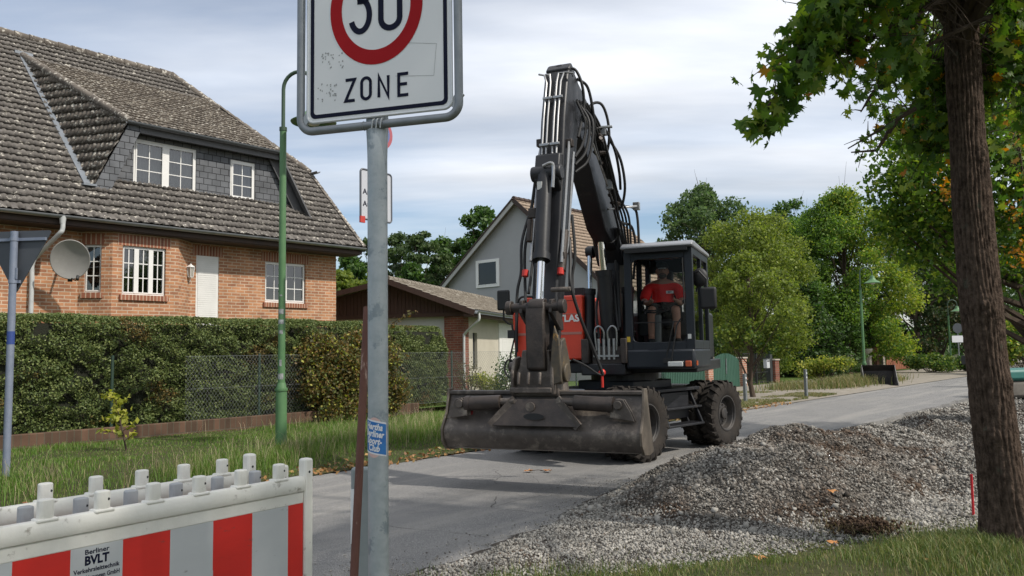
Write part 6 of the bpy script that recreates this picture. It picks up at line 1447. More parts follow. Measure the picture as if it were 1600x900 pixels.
# hoses along the boom and stick
def H(*pts, r=.020): return MB().hose([T(*p) for p in pts], r, 8, 7).build('hose', BLK, ex, smooth=True)
H((.15, 2.75, 5.28), (.26, 2.62, 5.18), (.30, 2.5, 4.8), (.26, 2.35, 4.5), (.3, 2.2, 4.2)); H((.16, 2.5, 4.75), (.22, 2.35, 5.02), (.34, 2.25, 5.05), (.40, 2.15, 4.85), (.40, 2.1, 4.55), (.30, 2.0, 4.3)); H((.20, 2.4, 4.65), (.36, 2.2, 4.70), (.45, 2.0, 4.45), (.46, 1.8, 4.15), (.42, 1.6, 3.95)); H((.38, 2.0, 4.6), (.48, 1.8, 4.35), (.50, 1.65, 4.0), (.42, 1.5, 3.75), (.32, 1.35, 3.7)); H((.2, 2.2, 4.4), (.33, 1.9, 4.2), (.34, 1.6, 3.8), (.30, 1.2, 3.55), (.40, .9, 3.5), (.42, .75, 3.2), (.36, .7, 2.7))
H((.25, 1.2, 3.75), (.38, 1.1, 3.78), (.47, .95, 3.76), (.50, .9, 3.6), (.50, .85, 3.1)); H((.10, 3.0, 5.35), (.2, 2.95, 5.32), (.27, 2.9, 5.1), (.26, 2.85, 4.8), (.22, 3.0, 4.4)); H((-.22, 3.2, 4.3), (-.26, 3.35, 3.8), (-.30, 3.45, 3.3), (-.36, 3.5, 2.9), (-.33, 3.6, 2.5), (-.25, 3.8, 2.2)); H((-.26, 3.2, 4.0), (-.33, 3.3, 3.5), (-.40, 3.5, 3.0), (-.38, 3.6, 2.6), (-.40, 3.7, 2.3), (-.38, 3.8, 1.6)); H((.22, 3.45, 3.0), (.27, 3.6, 2.7), (.30, 3.7, 2.4), (.38, 3.6, 2.0), (.48, 3.4, 1.6), (.56, 3.3, 1.30)); H((.24, 3.4, 3.3), (.30, 3.5, 2.8), (.27, 3.55, 2.5), (.30, 3.6, 2.3)); H((.56, 3.3, 1.3), (.50, 3.35, 1.32), (.40, 3.5, 1.42), (.3, 3.7, 1.5), r=.013)
H((-.2, 3.3, 3.6), (-.22, 3.5, 3.0), (-.20, 3.7, 2.6), (-.17, 3.9, 2.3)); H((.0, 1.0, 3.3), (.12, 1.05, 3.25), (.20, .9, 3.4), (.25, .8, 3.6), r=.010)
for q in range(5):
    o_ = .05 * q; H((.17 + o_ * .4, 2.85 - o_, 4.95), (.22 + o_ * .5, 2.45 - o_, 4.72), (.24 + o_ * .8, 2.0, 4.38 - o_), (.22 + o_ * .7, 1.5, 3.98 - o_ * .5), (.20 + o_, 1.05, 3.62), (.24 + o_ * .6, .8, 3.2 - o_), r=.018)
for q in range(3): H((.20, 2.95 - .1 * q, 4.9), (.30 + .05 * q, 2.9, 4.6), (.28 + .04 * q, 3.0, 4.3 - .1 * q), (.22, 3.15, 4.1 - .1 * q), r=.018)
H((.1, .9, 2.6), (.14, .95, 2.2), (.18, 1.0, 1.9)); H((.12, .85, 3.0), (.16, .9, 2.5), (.2, .98, 1.95)); H((-.15, .86, 2.6), (-.18, .95, 2.2), (-.13, 1.0, 1.8))
mb = MB(); mb.beam(T(.12, 2.3, 4.72), T(.48, 2.2, 4.72), .05, .03); mb.beam(T(.15, 1.35, 3.72), T(.54, .95, 3.80), .03, .03); mb.box(T(.50, .95, 3.80), (.10, .08, .12)); mb.box(T(.33, 2.2, 4.66), (.12, .09, .10)); mb.box(T(.3, 1.75, 4.0), (.1, .1, .14)); mb.tube([T(.28, 2.55, 4.45), T(.28, 1.2, 3.6)], .014, 6); mb.tube([T(.24, 2.7, 4.75), T(.24, 1.3, 3.8)], .014, 6); mb.each('hose_bracket', PIPE, ex, bevel=.005)
rs = random.Random(7)
mb = MB()
for i in range(12): t_ = 1.3 + rs.random() * 1.1; z_ = 3.75 + (t_ - 1.3) * .85 + rs.uniform(-.1, .12); mb.cyl(T(.2 + rs.random() * .15, t_, z_), T(.25 + rs.random() * .15, t_ + .04, z_ + rs.uniform(-.1, .1)), rs.uniform(.02, .04), n=8)
mb.each('hose_fitting', STLD, ex)

# ============================================================ driver
def skinned(name, verts, edges, radii, m, parent=None, root=0, levels=2, matrix=None):
    me = bpy.data.meshes.new(name); me.from_pydata([tuple(v) for v in verts], edges, []); me.materials.append(m)
    o = bpy.data.objects.new(name, me); COL.objects.link(o)
    s_ = o.modifiers.new('skin', 'SKIN'); s_.use_smooth_shade = True
    if not me.skin_vertices: 
        bm = bmesh.new(); bm.from_mesh(me); bm.verts.layers.skin.verify(); bm.to_mesh(me); bm.free()
    for i, r_ in enumerate(radii):
        sv = me.skin_vertices[0].data[i]; sv.radius = (r_, r_) if isinstance(r_, (int, float)) else r_; sv.use_root = (i == root)
    b = o.modifiers.new('sub', 'SUBSURF'); b.levels = levels; b.render_levels = levels
    if parent is not None: o.parent = parent
    return o
SKIN = mat('skin', (0.36, 0.195, 0.135), .6, col2=(0.31, 0.16, 0.11), nscale=12)
seat = EXC + Matrix.Rotation(EXR, 3, 'Z') @ Vector((.70, -.14, FL + .48))
pr = thing('person', 'bearded driver in red T-shirt, dark cap and shorts sitting at the wheel inside the cab', 'person', seat, EXR + R(12))
pr.scale = (1.10, 1.08, 1.08)
# local: -Y forward, hips at z .10
V_ = [(0, .02, .10), (0, .03, .24), (0, .02, .40), (0, .00, .50), (0, -.01, .58), (0, -.03, .66), (0, -.04, .73),
      (-.10, -.02, .09), (-.17, -.40, .12), (-.18, -.44, -.30), (-.18, -.56, -.34), (.10, -.02, .09), (.17, -.40, .12), (.18, -.44, -.30), (.18, -.56, -.34),
      (-.19, .0, .48), (-.27, -.10, .25), (-.22, -.38, .20), (-.15, -.50, .235), (.19, .0, .48), (.27, -.10, .25), (.24, -.36, .19), (.17, -.50, .235)]
E_ = [(0, 1), (1, 2), (2, 3), (3, 4), (4, 5), (5, 6), (0, 7), (7, 8), (8, 9), (9, 10), (0, 11), (11, 12), (12, 13), (13, 14), (3, 15), (15, 16), (16, 17), (17, 18), (3, 19), (19, 20), (20, 21), (21, 22)]
R_ = [(.15, .12), (.15, .12), (.15, .11), (.11, .09), .055, (.078, .092), (.078, .092), .095, .068, .045, .04, .095, .068, .045, .04, .07, .052, .038, .028, .07, .052, .038, .028]
body = skinned('body', V_, E_, R_, SKIN, pr)
# fingers, each its own chain rooted in the hand
for sg in (-1, 1):
    hx = .15 * sg if sg < 0 else .17; hv = []; he = []; hr = []
    for k in range(4):
        b0_ = len(hv); o_ = (k - 1.5) * .019; L4 = (.9, 1, .95, .78)[k]
        hv += [(hx - sg * .005, -.50, .24), (hx + o_ * .6, -.53, .245 + o_ * .3), (hx + o_, -.56 * 1, .245 + .02), (hx + o_, -.575 - .012 * L4, .245 - .01), (hx + o_, -.56, .225)]
        he += [(b0_, b0_ + 1), (b0_ + 1, b0_ + 2), (b0_ + 2, b0_ + 3), (b0_ + 3, b0_ + 4)]; hr += [.018, .013, .0095, .009, .008]
    b0_ = len(hv); hv += [(hx - sg * .01, -.50, .24), (hx - sg * .035, -.525, .25), (hx - sg * .045, -.555, .25)]; he += [(b0_, b0_ + 1), (b0_ + 1, b0_ + 2)]; hr += [.016, .012, .009]
    skinned('hand', hv, he, hr, SKIN, pr, 0, 1)
TS = mat('red_shirt', (0.80, 0.025, 0.022), .85, col2=(.66, .018, .018), nscale=6, bump=.4, bscale=14)
sh = skinned('t_shirt', [(0, .02, .12), (0, .03, .24), (0, .02, .40), (0, .005, .485), (-.195, .0, .475), (-.255, -.07, .32), (-.275, -.105, .25), (.195, .0, .475), (.255, -.07, .32), (.275, -.105, .25)], [(0, 1), (1, 2), (2, 3), (3, 4), (4, 5), (5, 6), (3, 7), (7, 8), (8, 9)], [(.175, .14), (.172, .142), (.17, .125), (.13, .10), .092, .078, .072, .092, .078, .072], TS, pr, 1)
sh_ = skinned('shorts', [(0, .02, .08), (-.11, -.08, .08), (-.17, -.40, .115), (.11, -.08, .08), (.17, -.40, .115)], [(0, 1), (1, 2), (0, 3), (3, 4)], [(.19, .15), .135, .118, .135, .118], mat('shorts', (0.03, 0.028, 0.027), .9), pr)
MB().b2(.045, .15, -.158, -.150, .355, .395).build('chest_label', mat('label_white', (.65, .65, .65), .6), pr)
Vt, Ft = text_verts('MET', .03, .001, res=2); mb = MB(); mb._add([(.097 + a, -.1595, .375 + b) for a, b in Vt], Ft); mb.build('chest_print', NAVY, pr)
# head details
mb = MB(); mb.sphere((0, -.045, .70), .098, (.86, 1.0, 1.18), 20, 14); mb.sphere((0, -.147, .685), .014, (1, 1.4, 1.5)); mb.sphere((-.088, -.035, .69), .02, (.5, 1, 1.5)); mb.sphere((.088, -.035, .69), .02, (.5, 1, 1.5)); mb.build('head', SKIN, pr, smooth=True)
mb = MB(); mb.sphere((0, -.09, .625), .062, (1.0, .9, .75)); mb.b2(-.03, .03, -.150, -.138, .652, .660); mb.build('beard', mat('beard', (0.07, 0.055, 0.045), .95), pr, smooth=True)
mb = MB(); 
for x in (-.033, .033): mb.sphere((x, -.130, .708), .0105, (1.2, .8, .8))
mb.each('eye', mat('eye_dark', (.03, .02, .02), .3), pr); MB().b2(-.024, .024, -.153, -.143, .640, .648).build('mouth', mat('lips', (.25, .09, .07), .6), pr)
mb = MB(); mb.lathe([(0, .835), (.05, .83), (.082, .80), (.095, .76), (.097, .735)], 24, c=(0, -.04, 0)); mb.v = [(a, b * 1.08, c) for a, b, c in mb.v]; 
mb.prism([(-.075, -.11), (-.06, -.17), (-.03, -.198), (.03, -.198), (.06, -.17), (.075, -.11)], .738, .745, lambda a, b, c: (a, b, c - (abs(a) * .12) - .02 * (-b - .11) / .09)); mb.build('cap', mat('cap_dark', (.012, .013, .013), .8), pr, smooth=True)
MB().prism([(-.06, -.165), (-.03, -.2), (.03, -.2), (.06, -.165), (.03, -.192), (-.03, -.192)], .7405, .7475, lambda a, b, c: (a, b, c - .016)).build('cap_edge', WST, pr)
mb = MB()
for x in (-.18, .18): mb.b2(x - .05, x + .05, -.68, -.42, -.40, -.31)
mb.each('shoe', BLK, pr, bevel=.03)
# ============================================================ vegetation
BARK = mat('bark', (0.055, 0.04, 0.03), .95, col2=(0.11, 0.085, 0.065), nscale=6, stretch=(1, 1, .25), bump=.8, bscale=14, spec=.1)
def L4(*c): return [(i / (len(c) - 1), x) for i, x in enumerate(c)]
LEAFM = {
 'olive': leafmat('olive_leaf', L4((0.085, 0.125, 0.022), (0.15, 0.205, 0.035), (0.26, 0.30, 0.06)), .42),
 'bright': leafmat('bright_leaf', L4((0.055, 0.12, 0.022), (0.105, 0.19, 0.03), (0.19, 0.28, 0.05)), .45),
 'yellow': leafmat('yellowing_leaf', L4((0.14, 0.22, 0.03), (0.24, 0.31, 0.04), (0.38, 0.38, 0.07)), .45),
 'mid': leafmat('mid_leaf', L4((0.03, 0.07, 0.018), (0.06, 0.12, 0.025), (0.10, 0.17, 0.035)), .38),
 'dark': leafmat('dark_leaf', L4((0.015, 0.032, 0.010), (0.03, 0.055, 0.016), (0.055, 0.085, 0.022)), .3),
 'airy': leafmat('airy_leaf', L4((0.05, 0.09, 0.035), (0.09, 0.15, 0.05), (0.14, 0.20, 0.07)), .4),
 'pine': leafmat('pine_needle', L4((0.03, 0.06, 0.022), (0.06, 0.10, 0.03), (0.09, 0.13, 0.04)), .25),
 'rust': leafmat('rust_leaf', L4((0.045, 0.05, 0.018), (0.08, 0.08, 0.025), (0.16, 0.12, 0.035), (0.22, 0.13, 0.04)), .3),
 'hedge': leafmat('hedge_leaf', L4((0.065, 0.098, 0.030), (0.125, 0.165, 0.05), (0.21, 0.24, 0.08)), .2),
 'dullbrown': leafmat('brownish_leaf', L4((0.05, 0.05, 0.02), (0.09, 0.085, 0.03), (0.15, 0.12, 0.05)), .35),  # muted olive-brown leaf colours
 'gold': leafmat('golden_leaf', L4((0.20, 0.24, 0.03), (0.36, 0.38, 0.06), (0.5, 0.46, 0.12)), .4),
 'maple': leafmat('maple_leaf_green', L4((0.035, 0.08, 0.012), (0.07, 0.14, 0.02), (0.13, 0.22, 0.03), (0.22, 0.27, 0.04)), .5),
 'mapleorange': leafmat('maple_leaf_orange', L4((0.35, 0.13, 0.02), (0.48, 0.24, 0.03), (0.30, 0.18, 0.05)), .5),
}
def limb_tree(name, label, base, H, R_, kinds, nleaf, lsize, seed, trunk_r=.12, crown0=.25, nclump=26, shape='round', group=None, tilt=.9, flat=1.0, lean=(0, 0), clr=.34, lshape='diamond', shell=.45):
    """tree with a tapered trunk, limbs to every leaf clump and a crown of small leaf faces; kinds = [(material key, weight, side)]"""
    rg = np.random.default_rng(seed); base = Vector(base)
    t = thing(name, label, 'tree', base, 0, group)
    top = Vector((lean[0], lean[1], H)); clumps = []; mb = MB()
    n = 9; pts = [Vector((0, 0, 0)).lerp(top * .93, i / n) + Vector((rg.normal(0, .02 * H * .3), rg.normal(0, .02 * H * .3), 0)) * (1 if 0 < i else 0) for i in range(n + 1)]
    mb.tube(pts, [trunk_r * (1.25 if i == 0 else 1) * (1 - .88 * i / n) + .008 for i in range(n + 1)], 9)
    for i in range(nclump):
        q = (i + .5) / nclump; h_ = crown0 + (1 - crown0) * (q ** (.9))
        if shape == 'round': w_ = math.sin(math.pi * min(1, .12 + .86 * (h_ - crown0) / (1 - crown0))) ** .6
        elif shape == 'cone': w_ = 1.05 - (h_ - crown0) / (1 - crown0)
        elif shape == 'vase': w_ = .35 + .75 * math.sin(math.pi * .5 * (h_ - crown0) / (1 - crown0)) * (1 if h_ < .85 else (1 - h_) / .15 * .6 + .4)
        else: w_ = .9 if h_ < .9 else .6
        a = i * 2.39996 + rg.uniform(-.4, .4); rad = R_ * w_ * (rg.uniform(.35, 1.0) if h_ < .95 else rg.uniform(0, .4)); cr = R_ * clr * rg.uniform(.65, 1.25)
        c = Vector((math.cos(a) * rad + lean[0] * h_, math.sin(a) * rad + lean[1] * h_, H * h_ - cr * .3))
        clumps.append((tuple(c), (cr, cr, cr * .75 * flat)))
        s0 = pts[min(n, int(max(0.06, h_ - .22 - .1 * rg.random()) * n))]
        mid = s0.lerp(c, .5) + Vector((0, 0, -.04 * H * rg.random())); mb.tube([s0, mid, c], [trunk_r * .28, trunk_r * .18, .008], 5, cap=False)
        for k in range(3):
            e = c + Vector(rg.normal(0, 1, 3)) * cr * .6; mb.tube([mid.lerp(c, .6), e], [trunk_r * .08, .005], 4, cap=False)
    mb.build('trunk', BARK, t, smooth=True)
    cp = clump_points(clumps, nleaf, rg, shell); rg.shuffle(cp)
    Vs, Fs, mis, off = [], [], [], 0
    # leaf colour patches
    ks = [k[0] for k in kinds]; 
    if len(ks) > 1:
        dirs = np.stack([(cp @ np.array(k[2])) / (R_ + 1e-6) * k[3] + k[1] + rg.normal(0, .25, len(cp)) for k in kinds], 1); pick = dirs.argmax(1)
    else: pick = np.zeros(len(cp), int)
    for i, k in enumerate(ks):
        c = cp[pick == i]
        if len(c) == 0: continue
        v, f = leaves(c, lsize, rg, tilt, lshape); Vs.append(v); Fs.append(f + off); mis.append(np.full(len(f), i)); off += len(v)
    npmesh('crown', np.concatenate(Vs), np.concatenate(Fs), [LEAFM[k] for k in ks], t, mi=np.concatenate(mis))
    return t
def bush(name, label, base, dims, kinds, nleaf, lsize, seed, cat='shrub', group=None, nclump=14, tilt=.9, rz=0.0, stem=True, lshape='diamond'):
    rg = np.random.default_rng(seed); t = thing(name, label, cat, base, rz, group); clumps = []; mb = MB()
    for i in range(nclump):
        c = (rg.uniform(-.5, .5) * dims[0] * .8, rg.uniform(-.5, .5) * dims[1] * .8, dims[2] * rg.uniform(.22, .82)); k = rg.uniform(.18, .3)
        clumps.append((c, (dims[0] * k + .05, dims[1] * k + .05, dims[2] * k)))
        mb.tube([(rg.uniform(-.06, .06) * dims[0], 0, 0), (c[0] * .6, c[1] * .6, c[2] * .6), c], [.02, .012, .005], 5, cap=False)
    if stem: mb.build('stem', BARK, t)
    cp = clump_points(clumps, nleaf, rg, .3); cp[:, 2] = np.maximum(cp[:, 2], .03); ks = [k[0] for k in kinds]; pick = rg.choice(len(ks), len(cp), p=[k[1] for k in kinds]); Vs, Fs, mis, off = [], [], [], 0
    for i, k in enumerate(ks):
        v, f = leaves(cp[pick == i], lsize, rg, tilt, lshape); Vs.append(v); Fs.append(f + off); mis.append(np.full(len(f), i)); off += len(v)
    npmesh('foliage', np.concatenate(Vs), np.concatenate(Fs), [LEAFM[k] for k in ks], t, mi=np.concatenate(mis))
    return t
# ---- clipped hedge
rg = np.random.default_rng(21)
he0, he1 = -4.0, onr(693, 600, 14.6)[0]; hs_split = onr(606, 600, 14.6)[0]
def hedge(name, label, s0, s1, r0, r1, z0, z1, n, key, seed, round_=.14, lump=.10, lsz=.055):
    rg = np.random.default_rng(seed); t = thing(name, label, 'hedge', SR(s0, r0, 0), STREET_ROT)
    L, D, Hh_ = s1 - s0, r1 - r0, z1 - z0
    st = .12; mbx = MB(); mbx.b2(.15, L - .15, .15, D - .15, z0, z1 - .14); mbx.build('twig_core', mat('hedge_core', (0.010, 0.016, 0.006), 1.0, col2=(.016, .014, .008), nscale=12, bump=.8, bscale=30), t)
    areas = np.array([L * Hh_, L * D * .8, D * Hh_, D * Hh_]); cnt = (n * areas / areas.sum()).astype(int); P = []
    u_ = rg.uniform(0, 1, cnt.sum()); v_ = rg.uniform(0, 1, cnt.sum()); i = 0
    for k, c in enumerate(cnt):
        a, b = u_[i:i + c], v_[i:i + c]; i += c; dep = np.abs(rg.normal(0, .05, c)) - .02
        if k == 0: q = np.stack([a * L, dep, z0 + b * Hh_], -1)
        elif k == 1: q = np.stack([a * L, b * D, z1 - dep], -1)
        elif k == 2: q = np.stack([L - dep, a * D, z0 + b * Hh_], -1)
        else: q = np.stack([dep, a * D, z0 + b * Hh_], -1)
        P.append(q)
    P = np.concatenate(P)
    # rounded top edge and lumpy face
    lum = vnoise(P[:, 0], P[:, 2] * 1.6, 2.6, seed, 3) * lump
    top = np.clip((P[:, 2] - (z1 - round_ * 2.2)) / (round_ * 2.2), 0, 1) ** 2; P[:, 1] = np.where(P[:, 1] < D * .4, P[:, 1] + lum + top * round_, P[:, 1])
    edg = np.clip((round_ * 1.5 - P[:, 1]) / (round_ * 1.5), 0, 1); P[:, 2] -= np.where(P[:, 2] > z1 - .1, edg ** 2 * round_ * .7, 0); P[:, 2] += vnoise(P[:, 0], P[:, 1], 1.6, 3) * .02
    hole = (vnoise(P[:, 0], P[:, 2], 3.1, seed + 4, 3) > .85) & (P[:, 1] < D * .3); P[:, 1] += hole * .16
    v, f = leaves(P, lsz, rg, .85, 'diamond', .4); br_ = (vnoise(P[:, 0], P[:, 2] * 1.3, 1.3, seed + 9, 3) + rg.normal(0, .25, len(P))) > .95; npmesh('foliage', v, f, [LEAFM[key], LEAFM['rust']], t, mi=br_.astype(int)); return t
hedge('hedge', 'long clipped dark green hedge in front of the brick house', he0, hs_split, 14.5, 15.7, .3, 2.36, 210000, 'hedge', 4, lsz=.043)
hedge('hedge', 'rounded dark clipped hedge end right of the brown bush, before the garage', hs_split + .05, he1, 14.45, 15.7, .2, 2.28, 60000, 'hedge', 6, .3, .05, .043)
# brown-green bush overhanging the fence left of the zone pole
s0 = onr(468, 600, 13.9)[0]; s1 = onr(640, 600, 13.9)[0]
LEAFM['rust']
def cl(px, py, Y, rx, rz_, ry=None): c = at(px, py, Y); return ((c.x, c.y, c.z), (rx, ry or rx, rz_))
def freebush(name, label, clumps, kinds, n, lsz, seed, base, cat='shrub', stems=True, tilt=.9, lshape='diamond'):
    rg = np.random.default_rng(seed); base = Vector(base); t = thing(name, label, cat, base); mb = MB()
    cs = [((c[0] - base.x, c[1] - base.y, c[2] - base.z), r_) for c, r_ in clumps]
    for c, r_ in cs:
        c = Vector(c); mb.tube([(0, 0, 0), (c.x * .45, c.y * .45, max(.1, c.z * .5)), c], [.03, .018, .006], 6, cap=False)
        for k in range(5): mb.tube([c, c + Vector(rg.normal(0, .6, 3)) * r_[0]], [.007, .003], 4, cap=False)
    if stems: mb.build('stem', BARK, t)
    cp = clump_points(cs, n, rg, .35); cp[:, 2] = np.maximum(cp[:, 2], .04); ks = [k[0] for k in kinds]; pick = rg.choice(len(ks), len(cp), p=[k[1] for k in kinds]); Vs, Fs, mis, off = [], [], [], 0
    for i, k in enumerate(ks):
        v, f = leaves(cp[pick == i], lsz, rg, tilt, lshape); Vs.append(v); Fs.append(f + off); mis.append(np.full(len(f), i)); off += len(v)
    npmesh('foliage', np.concatenate(Vs), np.concatenate(Fs), [LEAFM[k] for k in ks], t, mi=np.concatenate(mis)); return t
freebush('bush', 'brown-green autumn bush between the green lamp and the hedge end', [cl(500, 600, 16.6, .55, .6), cl(480, 560, 16.7, .45, .4), cl(530, 560, 17, .6, .5), cl(560, 600, 17.2, .6, .6), cl(600, 560, 17.8, .5, .45), cl(615, 610, 17.8, .45, .5), cl(540, 640, 16.9, .6, .4), cl(500, 535, 17.0, .5, .3), cl(570, 530, 17.6, .55, .32), cl(600, 640, 17.6, .4, .4), cl(515, 650, 16.5, .35, .3)],
         [('rust', .75), ('hedge', .15), ('gold', .10)], 22000, .07, 31, (at(545, 670, 17.1).x, 17.1, .15))
mb = MB(); q0 = at(610, 510, 17.4); base = Vector((q0.x, q0.y, .3)); t = thing('hedge_shoot', 'single long leafy shoot arching above the hedge right of the zone pole', 'shoot', base)
pts = [Vector((0, 0, 1.6)), q0 - base, at(630, 495, 17.3) - base, at(652, 486, 17.2) - base]; mb.hose(pts, .008, 5); mb.build('stem', BARK, t); rg = np.random.default_rng(4)
P = np.concatenate([np.array(pts[1].lerp(pts[2], q))[None] if q < 1 else np.array(pts[2].lerp(pts[3], q - 1))[None] for q in np.linspace(0, 2, 40)]) + rg.normal(0, .035, (40, 3)); v, f = leaves(P, .09, rg); npmesh('foliage', v, f, LEAFM['rust'], t)
# sapling at the wall
b = on(198, 706, .2); t = thing('sapling', 'slender yellow-green sapling standing before the low brick wall', 'sapling', b); mb = MB(); tp = at(178, 612, b.y) - b
mb.tube([(0, 0, 0), tp * .5, tp], [.014, .01, .004], 6); rg = np.random.default_rng(9); P = []
for i in range(15):
    q = .18 + .8 * i / 15; c = tp * q; e = c + Vector((rg.uniform(-.26, .26), rg.uniform(-.2, .2), rg.uniform(.05, .16))) * (1.15 - q * .5); mb.tube([c, e], [.006, .003], 4, cap=False)
    P += [np.array(c.lerp(e, x)) + rg.normal(0, .02, 3) for x in np.linspace(.3, 1.1, 16)]
mb.build('stem', BARK, t); v, f = leaves(np.array(P), .085, rg, .8); npmesh('foliage', v, f, LEAFM['gold'], t)

# ---- front garden between hedge and excavator
def gb(px, py, Y): c = at(px, py, Y); return Vector((c.x, c.y, .12))
bush('shrub', 'low golden-yellow shrub on the lawn before the garage side', gb(757, 590, 23), (1.3, 1.0, .95), [('gold', .7), ('olive', .3)], 2600, .08, 41)
bush('shrub', 'loose shrub with pale leaves beside the excavator mirror rail', gb(800, 580, 22.5), (1.1, .8, 1.6), [('mid', .65), ('airy', .35)], 1800, .075, 42)
bush('shrub', 'thin reddish-brown shrub right of the garage brick pillar', gb(735, 595, 22.2), (.8, .7, 1.35), [('dullbrown', 1.0)], 900, .055, 43)
# ---- trees behind on the left
specs = [(548, 60, 398, 2.4, 'mid'), (575, 66, 372, 2.6, 'pine'), (620, 62, 362, 2.6, 'pine'), (655, 58, 360, 2.8, 'pine'), (690, 64, 372, 2.6, 'mid'), (718, 60, 370, 2.4, 'pine'), (590, 56, 420, 2.5, 'olive'), (640, 54, 412, 2.3, 'mid'), (530, 50, 425, 2.2, 'olive'), (556, 52, 440, 2.2, 'olive')]
labs = ['green tree just right of the brick house eaves, its top level with them', 'pine crown left of the zone pole, highest behind the garage roof there', 'pine immediately right of the zone pole', 'tallest rounded pine in the row above the garage ridge', 'green tree between the rounded pine and the grey gable', 'pine nearest the left slope of the grey gable', 'olive green tree hidden mostly behind the zone pole', 'lower green tree in front of the rounded pine', 'yellow-olive tree against the brick house corner', 'small olive tree above the left end of the garage roof']
for i, (px, Y, py, Rr_, k) in enumerate(specs):
    tp = at(px, py, Y); limb_tree('pine_tree' if k == 'pine' else 'leafy_tree', labs[i], (tp.x, Y, 0), tp.z, Rr_, [(k,)], 5200, .34 if k != 'pine' else .30, 50 + i, .16, .28, 22, 'round', 'trees behind the garage', flat=.8 if k != 'pine' else .6)
tp = at(756, 322, 54); limb_tree('leafy_tree', 'dark tree rising above the left slope of the grey gable', (tp.x, 54, 0), tp.z, 2.2, [('mid',)], 5500, .3, 71, .18, .4, 20, 'vase', 'trees behind the garage')
# ---- trees beyond the gates
tp = at(1110, 290, 46); limb_tree('tall_tree', 'tall airy tree rising behind the excavator cab', (at(1105, 500, 46).x, 46, 0), tp.z, 3.1, [('airy',)], 22000, .22, 80, .22, .15, 64, 'round', clr=.27)
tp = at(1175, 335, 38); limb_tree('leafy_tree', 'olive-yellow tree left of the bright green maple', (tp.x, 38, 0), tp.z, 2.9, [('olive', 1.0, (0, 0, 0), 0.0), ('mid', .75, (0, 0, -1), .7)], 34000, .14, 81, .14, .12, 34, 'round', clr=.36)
tp = at(1226, 312, 58); limb_tree('leafy_tree', 'feathery green tree top showing between the olive tree and the maple', (tp.x, 58, 0), tp.z, 2.8, [('mid',)], 8000, .26, 82, .14, .35, 22, 'vase')
tp = at(1312, 300, 46); limb_tree('maple_tree', 'bright green maple with yellowing right side behind the street lamp', (tp.x, 46, 0), tp.z, 3.5, [('bright', 1.0, (-1, 0, 0), .25), ('yellow', .35, (1, -.2, .35), .55)], 70000, .155, 83, .18, .08, 64, 'round', clr=.32)
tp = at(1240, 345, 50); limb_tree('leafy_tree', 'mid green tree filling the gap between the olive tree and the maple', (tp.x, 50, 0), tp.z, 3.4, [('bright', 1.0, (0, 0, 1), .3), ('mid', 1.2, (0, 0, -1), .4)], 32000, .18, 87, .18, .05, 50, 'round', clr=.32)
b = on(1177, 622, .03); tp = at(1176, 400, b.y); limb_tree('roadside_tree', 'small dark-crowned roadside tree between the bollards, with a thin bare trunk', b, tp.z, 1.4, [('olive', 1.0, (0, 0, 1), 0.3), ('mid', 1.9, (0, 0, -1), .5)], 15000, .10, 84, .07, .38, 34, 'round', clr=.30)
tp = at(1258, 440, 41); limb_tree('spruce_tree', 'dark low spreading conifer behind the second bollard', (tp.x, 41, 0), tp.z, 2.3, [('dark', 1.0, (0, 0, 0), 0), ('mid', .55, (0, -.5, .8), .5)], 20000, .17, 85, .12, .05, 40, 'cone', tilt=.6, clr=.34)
tp = at(1322, 455, 43.5); limb_tree('fir_tree', 'blue-green young fir crowded below the maple by the lamp', (tp.x, 43.5, 0), tp.z, 1.3, [('mid',)], 7000, .15, 86, .07, .03, 30, 'cone', tilt=.6)
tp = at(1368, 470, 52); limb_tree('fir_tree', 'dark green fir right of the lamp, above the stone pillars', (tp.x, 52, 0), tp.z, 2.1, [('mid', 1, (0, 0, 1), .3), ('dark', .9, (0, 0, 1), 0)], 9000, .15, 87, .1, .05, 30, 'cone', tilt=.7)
bush('shrub', 'yellow-green bush in the dry grass behind the second bollard', gb(1290, 590, 32.5), (2.2, 1.0, 1.1), [('olive', .6), ('gold', .4)], 2600, .11, 91)
bush('shrub', 'pale flowering shrub on the wall between the green gate and roadside tree', gb(1166, 560, 36), (1.3, .8, 2.0), [('dullbrown', .6), ('airy', .4)], 1500, .08, 92)
bush('shrub', 'tall dark green thicket filling the space under the maple behind the lamp', gb(1300, 580, 46), (6.5, 3, 3.6), [('mid', .7), ('dark', .3)], 16000, .15, 95, nclump=26)
bush('shrub', 'dense green thicket below the olive tree behind the iron gate', gb(1215, 580, 41), (5.5, 2.5, 3.2), [('mid', .6), ('olive', .4)], 13000, .14, 96, nclump=24)
bush('shrub', 'rounded green bush beside the far lamp and board fence', on(1456, 584, 0), (2.2, 1.8, 1.5), [('mid', .6), ('olive', .4)], 4500, .13, 93)
bush('shrub', 'low dark bush right of the far lamp', on(1512, 582, 0), (2.4, 1.6, 1.0), [('dark', .6), ('mid', .4)], 2500, .13, 94)
